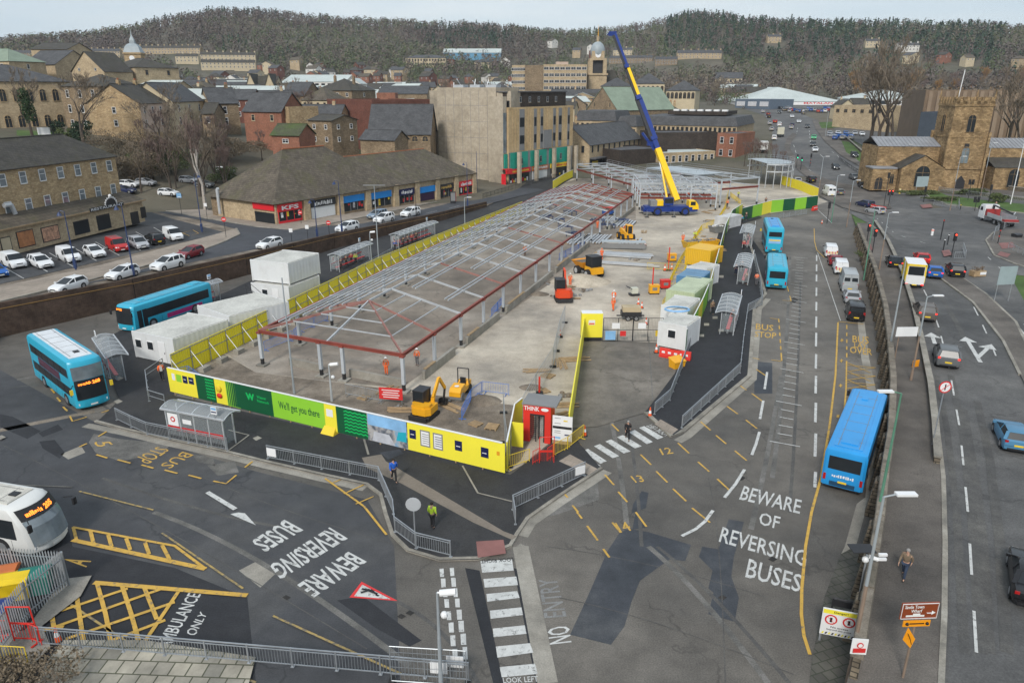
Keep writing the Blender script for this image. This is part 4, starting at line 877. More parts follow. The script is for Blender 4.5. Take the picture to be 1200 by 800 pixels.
for i,(lb,sg) in enumerate((('left leaf of the grey mesh vehicle gate with a blue sign',((.25,.2,1.3,1.15,SKYP),(.9,1.4,1.7,2.0,WH),(1.75,.6,2.35,1.15,RED))),('right leaf of the grey mesh vehicle gate with a yellow warning sign',((.5,1.4,1.3,2.0,WH),(2.3,.6,2.9,1.2,YBAR))))):
 th=thing('mesh_gate',lb,'gate',ga+V(gl*i,0,0),0); b=B(); h=2.5
 for x in(.03,gl/2,gl-.03): b.tube((x,0,0.05),(x,0,h),.035,DK,6)
 for z in(.1,1.25,h): b.tube((0,0,z),(gl,0,z),.03,DK,6)
 b.obj('frame',th); b=B(); x=.15
 while x<gl: b.beam((x,0,.1),(x,0,h),.012,.012,DK); x+=.15
 b.obj('mesh',th)
 for (x0,z0,x1,z1,m) in sg: b=B(); b.bx(x0,x1,-.06,-.04,z0,z1,m); b.obj('sign',th)
def lamp(base,top,style,m,label,zf=0,m2=None,side=1,grp=None,name='lamp_post'):
 p=gz(*base,zf) if callable(zf) else g(*base,zf); h=hfor(p,top[1]);
 th=thing(name,label,'lamp post',p,0,grp); b=B(); k=h*.55
 b.tube((0,0,0),(0,0,.9),.11,m,8,.1); b.tube((0,0,.9),(0,0,k),.085,m,8,.075); b.tube((0,0,k),(0,0,h),.07,m2 or m,8,.05); b.obj('column',th)
 b=B(); hm=m2 or m
 if style=='arm': b.tube((0,0,h),(side*.5,0,h+.12),.035,hm,6); b.obj('bracket',th); b=B(); b.box((side*.85,0,h+.13),(.8,.28,.09),PURW); b.box((side*.85,0,h+.08),(.6,.2,.03),GREY); b.obj('lantern',th)
 elif style=='double':
  b.tube((-.9,0,h+.1),(.9,0,h+.1),.035,hm,6); b.obj('bracket',th)
  for s in(-1,1): b=B(); b.box((s*1.2,0,h+.1),(.75,.26,.1),GREY); b.obj('lantern',th)
 elif style=='swan':
  b.path([(0,0,h),(0,0,h+.2),(side*.5,0,h+.35),(side*.7,0,h+.1)],.035,hm,6); b.obj('bracket',th); b=B(); b.tube((side*.7,0,h+.1),(side*.7,0,h-.3),.12,hm,10,.32); b.obj('lantern',th); b=B(); b.box((0,0,.8),(.3,.3,1.2),hm); b.obj('base_box',th)
 elif style=='cam':
  b.tube((0,0,h),(.4,0,h),.04,PURW,6); b.obj('bracket',th); b=B(); b.tube((.1,0,h-.02),(.75,.0,h+.05),.14,PURW,10); b.obj('camera_housing',th); b=B(); b.ball((.25,0,h-1.1),.16,PURW); b.obj('dome_camera',th)
 else: b.ball((0,0,h),.06,hm); b.obj('cap',th)
 return th
zLp=lambda x,y:zL(x,y)+.12
def lamps(rows):
 for r in rows: lamp(*r)
lamps([((89,316),(79,250),'swan',BLUEP,'dark blue swan neck lamp post in front of the white vans',zLp,None,-1),((157,323),(141.6,243),'swan',BLUEP,'dark blue lamp post between the silver car and the red van',zLp,None,-1),
((237,272),(229,206),'swan',BLUEP,'dark blue lamp post by the side road junction with a round sign',zLp,None,1),((372,278),(369,236),'swan',BLUEP,'dark blue lamp post in front of the white shop shutter',zLp,None,-1),
((401,274),(396,214),'swan',BLUEP,'dark blue lamp post beside the white car on the upper road',zLp,None,-1),((548,242),(547,192),'swan',BLUEP,'dark blue lamp post outside the red fronted takeaway',zLp,None,-1),
((488,256),(488,222),'plain',DK,'slim dark post on the upper road footway',zLp),((559,224),(558,178),'plain',BLUEP,'thin dark blue post at the corner of the long shop row',zLp),
((444,308),(439,218),'double',PGREY,'tall grey twin headed lamp post behind the yellow hoarding',.12),((545,272),(543,232),'arm',PGREY,'short grey lamp post behind the far part of the yellow hoarding',.12),
((436,316),(433,272),'cam',PGREY,'grey camera column with a yellow box by the shelters',.12),((345,461),(328.7,326),'plain',PGREY,'tall thin grey post standing inside the front hoarding',.05),
((389,470),(385,427),'cam',GALVL,'slim camera mast behind the lime hoarding panel',.05),((514,440),(505,395),'plain',PGREY,'short pole',.05)][:13])
lamps([((517,806),(513.7,694),'cam',PGREY,'grey camera column with white heads over the bottom railing',.12),
((1022,637),(1060,461),'arm',GREENP,'tall green lamp post leaning over the stone wall beside the blue bus',.1,None,-1),((993,800),(1058,582),'arm',BROWNP,'brown and pale blue lamp post rising by the danger sign',.1,PGREY,1),
((1067,447),(1088,348),'arm',BROWNP,'brown lamp post beside the left carriageway footway',zR,PGREY,1),((1038,433),(1062,306),'plain',PGREY,'grey post carrying the white information board',.1),
((1012,328),(1027,247),'plain',GREENP,'green lamp post against the buttressed wall by the grey van',.1),((1030,317),(1041,250),'arm',BROWNP,'brown lamp post on the footway behind the red traffic signals',zR,PGREY,1),
((992,266),(1000,212),'arm',BROWNP,'brown lamp post at the station exit mouth',.1,PGREY,1),((974,261),(982,206),'arm',GREENP,'green lamp post beside the exit signals',.1,PGREY,1),
((957,242),(965,184),'arm',BROWNP,'brown lamp post at the end of the yellow hoarding',.1,PGREY,1)])
lamps([((1113,247),(1125,184),'arm',BROWNP,'brown lamp post on the island in front of the church tower',far,PGREY,1),((1149,230),(1161,168),'arm',BROWNP,'brown lamp post in front of the church aisle window',far,PGREY,1),
((1184,240),(1199,160),'arm',PURW,'white lamp post right of the church',far,PURW,1),((1054,221),(1064,170),'arm',BROWNP,'brown lamp post before the church porch',far,PGREY,1),
((834,100),(834,80),'plain',GREY,'distant lamp column standing on the town hill road',far),((907,95),(909,76),'plain',GREY,'distant lamp column above the hill road',far),((967,160),(966,130),'plain',PGREY,'lamp column beside the retail park grass',far)])
RL=glow('signal_red',(1,.05,.02),3.0); GLN=glow('signal_green',(.05,1,.5),2.0)
def signal(base,top,label,zf=far,lit=RL,n=1,grp=None,stripes=False):
 p=gz(*base,zf); h=max(2.4,hfor(p,top)); th=thing('traffic_signal',label,'traffic signal',p,0,grp); b=B(); b.tube((0,0,0),(0,0,h),.07,DK,8)
 if stripes:
  for z in(1.2,2.1,): b.tube((0,0,z),(0,0,z+.2),.08,RBAR,8)
 b.obj('pole',th)
 for k in range(n):
  x=(k-(n-1)/2)*.75; b=B(); b.box((x,-.05,h-.1),(.36,.3,1.05),DK); b.box((x,.0,h-.1),(.5,.03,1.2),DK); hd=b.obj('signal_head',th)
  for j,m in enumerate((lit if lit is RL else DK,DK,lit if lit is GLN else DK)): b=B(); b.tube((x,-.2,h+.25-j*.33),(x,-.23,h+.25-j*.33),.12,m,8); b.obj('lens',hd)
signal((1114.5,302),277,'red traffic signal on the central island with a railing behind'); signal((1015,288),266,'left hand red traffic signal at the head of the stone wall'); signal((1022,297),272,'right hand red traffic signal at the head of the stone wall')
signal((1041,242),225,'twin red traffic signals at the middle of the junction',n=2); signal((1134,235),213,'dark traffic signal before the church door',n=2,lit=None); signal((1142,247),235,'twin headed dark traffic signal behind the white lorry',n=2,lit=None)
signal((1158,238),219,'dark traffic signal beside the churchyard grass',lit=None); signal((1169,286),264,'slim traffic signal on the corner beside the lorry',stripes=True,lit=None); signal((1082,237),221,'single traffic signal at the planted island',lit=None)
signal((933,197),183,'green traffic signal left of the far pair on the main road',lit=GLN); signal((938,200),186,'green traffic signal nearer the yellow hoarding',lit=GLN); signal((949,196),182,'dark traffic signal on the far island',lit=None,stripes=True); signal((969,262),240,'dark traffic signal at the station exit',lit=None)
signal((1035,246),205,'tall dark signal post at the centre of the junction',lit=None)
def bollard(p,label,m=DK,h=1.1,zf=far,r=.09,top=None,name='bollard'):
 q=gz(*p,zf); th=thing(name,label,'bollard',q); b=B(); b.tube((0,0,0),(0,0,h),r,m,8); b.obj('shaft',th); b=B(); b.tube((0,0,h-.25),(0,0,h-.1),r*1.15,top or WH,8); b.obj('band',th)
bollard((1102,281),'tall striped post on the central island',h=3.4,top=RBAR); bollard((1110,287),'shorter dark post behind the island signal',h=1.8); bollard((1105,294),'dark post nearest the island signal',h=1.9)
bollard((1092,276),'white and orange island bollard at the junction centre',PURW,1.1,r=.2,top=ORG); bollard((1054,227),'yellow keep left bollard on the planted island',YBAR,1.2,r=.2); bollard((1125,246),'slim black post with a yellow top by the island railing',DK,1.2,top=YBAR)
def rsign(base,top,label,kind='noentry',zf=zLp,m=DK,r=.38):
 p=gz(*base,zf) if callable(zf) else g(*base,zf); h=hfor(p,top); th=thing('road_sign',label,'road sign',p); b=B(); b.tube((0,0,0),(0,0,h),.04,m,6); b.obj('pole',th); b=B()
 dsk=lambda y,rr,mm: b.add([(rr*math.cos(k*.5236),y,h+rr*math.sin(k*.5236)) for k in range(12)],[list(range(12))],mm)
 if kind=='noentry': b.tube((0,-.05,h),(0,-.07,h),r,RED,16); b.box((0,-.08,h),(r*1.3,.01,r*.32),WH)
 elif kind=='noright': b.tube((0,-.05,h),(0,-.07,h),r,RED,16); b.tube((0,-.07,h),(0,-.075,h),r*.8,WH,16); b.box((0,-.08,h),(.08,.01,r),BLK); b.beam((-.25,-.085,h-.2),(.25,-.085,h+.2),.07,.01,RED)
 elif kind=='back': b.tube((0,-.05,h),(0,-.07,h),r,GALVL,16)
 elif kind=='blue': b.box((0,-.05,h),(.9,.03,.9),SKYP); b.box((0,-.07,h-.3),(.6,.01,.12),WH)
 else: b.box((0,-.05,h),(.55,.03,.6),WH)
 b.obj('sign_face',th)
rsign((265,278),257,'red no entry sign on a dark pole at the side road island'); rsign((386,275),261,'red no entry sign in front of the blue shop fronts'); rsign((243+0,0+257),240,'small white disc sign on a post by the side road','white')
rsign((213,251),229,'blue square car park sign under the bare trees','blue'); rsign((353,262),249,'no entry sign beside the red corner takeaway'); rsign((361,281),266,'small white sign on a post outside the takeaway','white'); rsign((342,283),270,'white plate sign on a short post near the takeaway corner','white')
rsign((487,640),590,'pale round sign seen from behind at the pavement corner','back',.12,GALV,.43)
rsign((1092,523),453,'round no right turn sign beside the parapet wall','noright',zR,GALV,.42)
def board(name,label,cat,base,legs,wid,z0,z1,m,rz=0,zf=far,lm=GALV,dr_=None):
 p=gz(*base,zf) if callable(zf) else g(*base,zf); th=thing(name,label,cat,p,rz)
 for x in legs: b=B(); b.tube((x,0,0),(x,0,z1-.1),.05,lm,6); b.obj('leg',th)
 b=B(); b.box((0,-.07,(z0+z1)/2),(wid,.05,z1-z0),m); o=b.obj('sign_panel',th)
 if dr_: b=B(); dr_(b,-.105); b.obj('sign_face',th)
 return th
def rim(b,y,w,z0,z1):
 for a,c in(((-w/2,z0),(w/2,z0)),((-w/2,z1),(w/2,z1)),((-w/2,z0),(-w/2,z1)),((w/2,z0),(w/2,z1))): b.beam((a[0],y,a[1]),(c[0],y,c[1]),.01,.05,WH,up=(0,1,0))
BACKB=mat('sign_back',(.33,.40,.42),.5,.2,.1)
board('direction_sign','pale green backed direction sign on the verge by the right carriageway','direction sign',(1173,353),(-.9,.9),2.2,2.0,4.1,BACKB,.15)
board('direction_sign','pale backed direction sign in front of the churchyard wall','direction sign',(1078,228),(-1.2,1.2),2.9,1.8,4.2,BACKB,.1)
board('direction_sign','pale backed direction sign near the far parked cars','direction sign',(1016,203),(-.8,.8),2.2,1.8,3.6,BACKB,.1)
BRN=mat('brown_sign',(.22,.045,.015),.5,0,.05); OS=mat('diversion_orange',(.8,.30,.01),.5,0,.05)
def face_brown(b,y):
 rim(b,y,1.45,3.05,3.75); textq(b,'Savile Town',[(-.62,y,3.52),(.15,y,3.52),(.15,y,3.68),(-.62,y,3.68)],WH); textq(b,'Wharf',[(-.35,y,3.33),(.1,y,3.33),(.1,y,3.48),(-.35,y,3.48)],WH); b.box((-.15,y,3.17),(.75,.004,.08),WH); b.box((-.1,y,3.25),(.3,.004,.07),WH)
 b.beam((.3,y,3.3),(.55,y,3.3),.01,.07,WH,up=(0,1,0)); b.add([(.5,y,3.2),(.66,y,3.3),(.5,y,3.4)],[(0,1,2)],WH)
th=board('direction_sign','brown tourist direction sign with yellow diversion signs on a leaning pole','direction sign',(1058,793),(0,),1.5,3.02,3.78,BRN,.05,lambda x,y:zR(x,y)+.14,BROWNP,face_brown)
b=B(); b.box((.0,-.07,2.78),(1.1,.04,.28),OS); b.box((.0,-.095,2.78),(.6,.01,.05),BLK); b.ball((-.4,-.1,2.78),.07,BLK); b.ball((.42,-.1,2.78),.07,BLK); b.obj('diversion_plate',th)
b=B(); b.add([(-.42,-.07,2.0),(-.02,-.07,1.55),(.1,-.07,2.0),(-.3,-.07,2.6)],[(0,1,2,3)],OS); b.add([(-.42,-.05,2.0),(-.02,-.05,1.55),(.1,-.05,2.0),(-.3,-.05,2.6)],[(3,2,1,0)],GREY); b.beam((-.27,-.08,2.3),(-.12,-.08,2.0),.01,.16,BLK,up=(0,1,0)); b.beam((-.1,-.08,1.95),(-.02,-.08,1.75),.01,.06,BLK,up=(0,1,0)); b.obj('diversion_arrow',th)
def face_danger(b,y):
 b.box((0,y,1.75),(1.5,.004,.22),HYF); textq(b,'Danger!',[(-.3,y-.01,1.68),(.3,y-.01,1.68),(.3,y-.01,1.82),(-.3,y-.01,1.82)],BLK)
 for x in(-.38,.38): b.tube((x,y,1.33),(x,y-.01,1.33),.27,RED,16); b.tube((x,y-.01,1.33),(x,y-.015,1.33),.2,WH,16); b.box((x,y-.02,1.33),(.1,.004,.25),BLK); b.beam((x-.17,y-.025,1.5),(x+.17,y-.025,1.16),.006,.05,RED,up=(0,1,0))
 textq(b,'No access',[(-.35,y,.88),(.4,y,.88),(.4,y,.98),(-.35,y,.98)],BLK); textq(b,'beyond this point',[(-.5,y,.72),(.55,y,.72),(.55,y,.83),(-.5,y,.83)],BLK)
 for k in range(10): b.add([(-.7+k*.14,y,.5),(-.63+k*.14,y,.5),(-.58+k*.14,y,.62),(-.65+k*.14,y,.62)],[(0,1,2,3)],BLK if k%2 else HYF)
th=board('warning_sign','white and yellow Danger no access board at the top of the steps','warning sign',(979,753),(-.7,.7),1.55,.45,1.9,WH,-.3,.06,GALV,face_danger)
th=thing('steps_handrail','dark tubular barrier standing behind the danger board','barrier',g(973,722,.06),-.35); b=B(); b.path([(0,0,0),(0,0,1.1),(1.9,0,1.1),(1.9,0,0)],.04,DK); b.obj('frame',th); b=B(); b.box((.95,0,.85),(1.9,.04,.35),DK); b.obj('plate',th)
panel('warning_sign','small white and red sign fixed low on the stone wall','sign',g(1007,757,3.4),.62,.75,-.1,WH); b=B(); b.tube((0,0,0),(0,-.02,0),.13,RED,14); b.tube((0,-.02,0),(0,-.025,0),.09,WH,14); b.box((0,-.0,-.26),(.5,.02,.2),RED); o=b.obj('sign_print'); o.location=g(1007,757,3.4)+V(0,-.05,.1); prop(o,'red circle print on the small white wall sign','sign print')
th=thing('camera_mast','white cctv cameras and solar panel on a short mast above the stone wall','camera mast',g(1003,718,.06),0); b=B(); b.tube((0,0,0),(0,0,3.4),.05,GALV,8); b.obj('pole',th); b=B(); b.box((-.3,0,3.75),(1.1,.7,.04),DK); b.obj('solar_panel',th); b=B(); b.tube((.1,0,3.3),(.5,-.1,3.2),.1,PURW,8); b.ball((-.1,-.1,3.2),.16,PURW); b.obj('camera',th); b=B(); b.box((.75,0,3.4),(.4,.12,.12),PURW); b.box((.75,0,3.15),(.4,.12,.12),PURW); b.obj('lamp',th)
def face_info(b,y): b.box((-.3,y,4.4),(.5,.004,.2),SKYP); b.box((.2,y,4.55),(1.2,.004,.06),NAVY); b.box((.2,y,4.4),(1.2,.004,.05),GREY)
board('notice_board','white information board fixed across two posts above the stone wall','notice board',(1052,442),(-.6,),1.9,3.9,4.75,WH,.05,.1,BROWNP,None)
panel('road_sign','small yellow square sign low on the brown post','sign',g(1067,449,.0)+V(0,-.2,1.9),.7,.7,.3,OS)
for (p,lb,m,w_,h_) in (((531,238),'advertising unit on the upper road footway with a lit red side',DK,.9,2.4),):
 q=gz(*p,zLp); th=thing('advert_unit',lb,'advert unit',q,.2); b=B(); b.bx(-.6,.6,-.15,.15,0,2.5,DK); b.obj('casing',th); b=B(); b.bx(.62,.66,-.12,.12,.4,2.3,RED); b.bx(-.5,.5,-.17,-.155,.5,2.3,GREY); b.obj('poster',th)
def cone_proto():
 b=B(); b.box((0,0,.02),(.38,.38,.04),RUB); o=b.obj('traffic_cone',label='orange and white traffic cone',cat='traffic cone');
 b=B(); b.tube((0,0,.04),(0,0,.28),.14,ORG,10,.105); b.tube((0,0,.28),(0,0,.5),.105,WH,10,.07); b.tube((0,0,.5),(0,0,.75),.07,ORG,10,.03); b.obj('cone_body',o); return o
CN=cone_proto(); first=True
for x,y,lb,z,s in ((761.5,488,'traffic cone at the left foot of the ramp beside the crossing',.02,1.1),(685,510,'traffic cone beside the yellow barrier near the turnstile',.02,1.1),(68.5,751,'traffic cone behind the bottom left railing',.12,1.1),(963,262,'small cone on the kerb by the station exit',.02,1),(751,290,'cone beside the stack of steel',.05,1.2),(756,288,'second cone further right beside the steel stack',.05,1.2),(656,390+4,'cone on the mesh fence foot behind the yellow gate',.05,1.1),
 (748,357,'cone nearest the small generator',.05,1.1),(752,361,'middle cone beside the small generator',.05,1.1),(757,380,'lone cone in front of the small generator',.05,1.1),(779,317,'left cone against the tall barrier post',.05,1.3),(787,316,'right cone against the tall barrier post',.05,1.3),(769,413,'cone at the corner of the white cabin',.05,1.2)):
 o=CN if first else dup(CN); first=False; o.location=g(x,y,z); o['label']=lb; o.scale=(s,)*3
GALVW=mat('galvanised_pale',(.47,.50,.53),.5,.15,.08,1)
def LT_(t): return V(-23.3+.307*t,62.8+.9517*t,0)
def RT_(t): return V(-9.2+.336*t,56.5+.942*t,0)
ZE,ZR_=3.4,5.15; NB=17; ST=6.1
th=thing('steel_canopy_frame','long hipped steel canopy frame of red oxide eaves beams and galvanised purlins','steel frame',LT_(0))
o0=Vector(th.location)
def part(name,m_fn): b=B(); m_fn(b); return b.obj(name,th)
cb=B(); cb.beam((0,0,.75),(0,0,ZE-.12),.27,.27,GALVW); cb.beam((0,0,.1),(0,0,.75),.24,.24,DK); cb.box((0,0,.1),(.9,.9,.2),CONC); cb.box((0,0,ZE-.1),(.42,.42,.16),OXIDE)
pr=None
cols=[RT_(k*ST) for k in range(NB+1)]+[LT_(k*ST) for k in range(NB+1)]+[LT_(0)+(RT_(0)-LT_(0))*f for f in(.44,.60)]
for p in cols:
 if pr is None: pr=cb.obj('column',th); o=pr
 else: o=pr.copy(); link(o,th)
 o.location=p-o0; o.rotation_euler=(0,0,math.radians(-19))
for a,c in((LT_(0),RT_(0)),(LT_(0),LT_(NB*ST)),(RT_(0),RT_(NB*ST)),(LT_(NB*ST),RT_(NB*ST))):
 part('eaves_beam',lambda b:(b.beam(a-o0+V(0,0,ZE+.12),c-o0+V(0,0,ZE+.12),.22,.05,OXIDE),b.beam(a-o0+V(0,0,ZE-.12),c-o0+V(0,0,ZE-.12),.22,.05,OXIDE),b.beam(a-o0+V(0,0,ZE),c-o0+V(0,0,ZE),.06,.28,OXIDE)))
MID=lambda t:(LT_(t)+RT_(t))/2+V(0,0,ZR_)
E0=lambda p:p+V(0,0,ZE+.1)-o0
OXD=mat('red_oxide_faded',(.27,.13,.11),.6,0,.2,1)
ap=MID(7.6)-o0
for p in(LT_(0),RT_(0)): part('hip_rafter',lambda b:b.beam(E0(p),ap,.12,.22,OXD))
m_=(LT_(0)+RT_(0))/2; part('hip_rafter',lambda b:b.beam(E0(m_),ap,.12,.2,GALVL))
for k in range(2,NB+1):
 t=k*ST; red=k>=NB-1
 if k*ST<7.6: continue
 for s,fn in((0,LT_),(1,RT_)): part('rafter',lambda b:b.beam(E0(fn(t)),MID(t)-o0,.10,.2,OXIDE if red else GALVL if s==0 or k%4 else OXD))
for p,q in((E0(LT_(ST)),ap),(E0(RT_(ST)),ap)): part('rafter',lambda b:b.beam(p,q,.1,.2,OXD))
def ridge_(b): b.beam(ap,MID(NB*ST)-o0,.12,.2,GALVL)
part('ridge_beam',ridge_)
for f,w in((.12,.12),(.22,.1),(.34,.12),(.46,.1),(.58,.12),(.7,.1),(.84,.12)):
 def pl(b,f=f,w=w):
  a=LT_(7.6*f+1)*(1-f)+(MID(7.6*f+1)-V(0,0,ZR_))*f; c=LT_(NB*ST)*(1-f)+(MID(NB*ST)-V(0,0,ZR_))*f; z=ZE+(ZR_-ZE)*f+.25; b.beam(a-o0+V(0,0,z),c-o0+V(0,0,z),w,.14,GALVL)
 part('purlin',pl)
for f,k0 in((.28,2.3),(.33,2.3),(.52,4.2),(.57,4.2),(.76,2.3),(.81,2.3)):
 def pl(b,f=f):
  t0=k0*ST; a=RT_(t0)*(1-f)+(MID(t0)-V(0,0,ZR_))*f; c=RT_(NB*ST)*(1-f)+(MID(NB*ST)-V(0,0,ZR_))*f; z=ZE+(ZR_-ZE)*f+.22; b.beam(a-o0+V(0,0,z),c-o0+V(0,0,z),.1,.12,GALVL)
 part('purlin',pl)
for f in(.3,.55,.78):
 def pl(b,f=f):
  p=E0(LT_(0))*(1-f)+ap*f; q=E0(RT_(0))*(1-f)+ap*f; b.beam(p,q,.08,.1,GALVL)
  q2=E0(RT_(ST*2))*(1-f)+(MID(ST*2)-o0)*f; b.beam(q,q2,.08,.1,GALVL)
 part('purlin',pl)
for k in range(NB-4,NB):
 part('red_bracing',lambda b:(b.beam(E0(RT_(k*ST+3)),MID(k*ST+3)-o0,.1,.18,OXIDE),b.beam(E0(LT_(k*ST+3)),MID(k*ST+3)-o0,.1,.18,OXIDE),b.beam(RT_(k*ST)*.5+MID(k*ST)*.5+V(0,0,ZE*.5)-o0,RT_(k*ST+ST)*.5+MID(k*ST+ST)*.5+V(0,0,ZE*.5)-o0,.1,.1,OXIDE)))
i=0
for a,c in((.5,1.6),(2.1,3.6),(4,7),(7.3,10.5),(13,17)):
 p=RT_(a*ST)+V(.3,-.1,0); q=RT_(c*ST)+V(.3,-.1,0); d=q-p; b=B(); b.beam(V(0,0,.45),d+V(0,0,.45),.3,.85,CONC);
 if a<8: b.beam(d*.05+V(0,0,.95),d*.35+V(0,0,.95),.3,.08,TIMB)
 o=b.obj('concrete_upstand',label='low concrete upstand wall beneath the right eaves, '+['first from the front','second from the front','third from the front','fourth from the front','rearmost length'][i],cat='low wall'); o.location=p; i+=1
for i,(f0,f1) in enumerate(((.18,.42),(.62,.98))):
 p=LT_(0).lerp(RT_(0),f0)+V(0,1.2,0); q=LT_(0).lerp(RT_(0),f1)+V(0,1.0,0); b=B(); b.beam(V(0,0,.4),q-p+V(0,0,.4),.3,.75,CONC); o=b.obj('concrete_upstand',label=['concrete upstand under the front eaves on the left','longer concrete upstand under the front eaves by the corner column'][i],cat='low wall'); o.location=p
def frame(name,label,A,Bq,D,nx,ny,levels,slab=None,ms=GALVW,col2=OXIDE):
 A=Vector(A);Bq=Vector(Bq); d=Vector((Bq.x-A.x,Bq.y-A.y,0)); L=d.length; rz=math.atan2(d.y,d.x); th=thing(name,label,'steel frame',(A.x,A.y,0),rz); pr=None
 h=levels[-1]; cbb=B(); cbb.beam((0,0,.6),(0,0,h),.25,.25,ms); cbb.beam((0,0,0),(0,0,.6),.28,.28,DK)
 for i in range(nx+1):
  for j in range(ny+1):
   if pr is None: pr=cbb.obj('column',th); o=pr
   else: o=pr.copy(); link(o,th)
   o.location=(L*i/nx,D*j/ny,0)
 for li,z in enumerate(levels):
  b=B(); m=col2 if li==0 else ms
  for j in range(ny+1):
   y=D*j/ny; b.beam((0,y,z+.12),(L,y,z+.12),.3,.06,m); b.beam((0,y,z-.18),(L,y,z-.18),.3,.06,m); b.beam((0,y,z),(L,y,z),.08,.4,m)
  for i in range(nx*2+1): x=L*i/nx/2; b.beam((x,0,z+.05),(x,D,z+.05),.14,.16,ms)
  b.obj('floor_beams',th)
 if slab:
  b=B(); b.bx(*slab,levels[-1]+.2,levels[-1]+.3,mat('deck_pale',(.42,.46,.48),.4,.3,.1)); b.obj('decking',th)
 b=B(); z=levels[-1]
 for zz in(.6,1.1): b.tube((0,0,z+zz),(L,0,z+zz),.03,GALV,4); b.tube((L,0,z+zz),(L,D,z+zz),.03,GALV,4); b.tube((0,D,z+zz),(L,D,z+zz),.03,GALV,4)
 for i in range(nx*3+1): x=L*i/nx/3; b.tube((x,0,z),(x,0,z+1.1),.03,GALV,4); b.tube((x,D,z),(x,D,z+1.1),.03,GALV,4)
 b.obj('edge_rails',th); return th
fa=g(749,246); fb=g(838,247)
frame('steel_building_frame','galvanised two storey steel frame behind the mobile crane',(fa.x,fa.y),(fb.x,fb.y),16,3,3,[2.6,4.0,5.6],None)
fc=g(874,241); fd=g(905,231)
frame('steel_building_frame','pale steel frame with decking on the right beside the curved stair drum',(fb.x+2,fb.y+4),(fc.x+3,fc.y+2),26,1,3,[4.0,6.0],(0,8,8,26))
fe=g(690,214); ff=g(748,228)
frame('steel_building_frame','far left part of the galvanised steel frame beyond the red roof end',(fe.x-3,fe.y+4),(fa.x+1,fa.y+17),9,3,2,[3.2,4.6],None)
c0=g(898,216); th=thing('stair_drum_frame','rounded galvanised steel drum with railings at the corner of the frame','steel frame',(c0.x,c0.y,0)); b=B()
for k in range(14): a=math.radians(-120+k*18); b.beam((6*math.cos(a),9*math.sin(a),0),(6*math.cos(a),9*math.sin(a),6.2),.16,.16,GALVL)
b.obj('columns',th)
for z in(4.2,6.0):
 b=B(); pts=[V(6*math.cos(math.radians(-120+k*9)),9*math.sin(math.radians(-120+k*9)),z) for k in range(28)]
 for p,q in zip(pts,pts[1:]): b.beam(p,q,.15,.3,GALVL)
 b.obj('ring_beam',th)
b=B()
for z in(6.7,7.2):
 for p,q in zip(pts,pts[1:]): b.tube(V(p.x,p.y,z),V(q.x,q.y,z),.03,GALV,4)
for p in pts: b.tube(V(p.x,p.y,6),V(p.x,p.y,7.2),.03,GALV,4)
b.obj('edge_rails',th); b=B(); b.prism([(p.x*.9,p.y*.9) for p in pts],6.1,6.2,mat('deck_pale',(.42,.46,.48))); b.obj('decking',th)
REDB=mat('shelter_red_band',(.5,.02,.02),.4,0,.05); POS=mat('poster_pale',(.5,.5,.52),.4,0,.3,4)
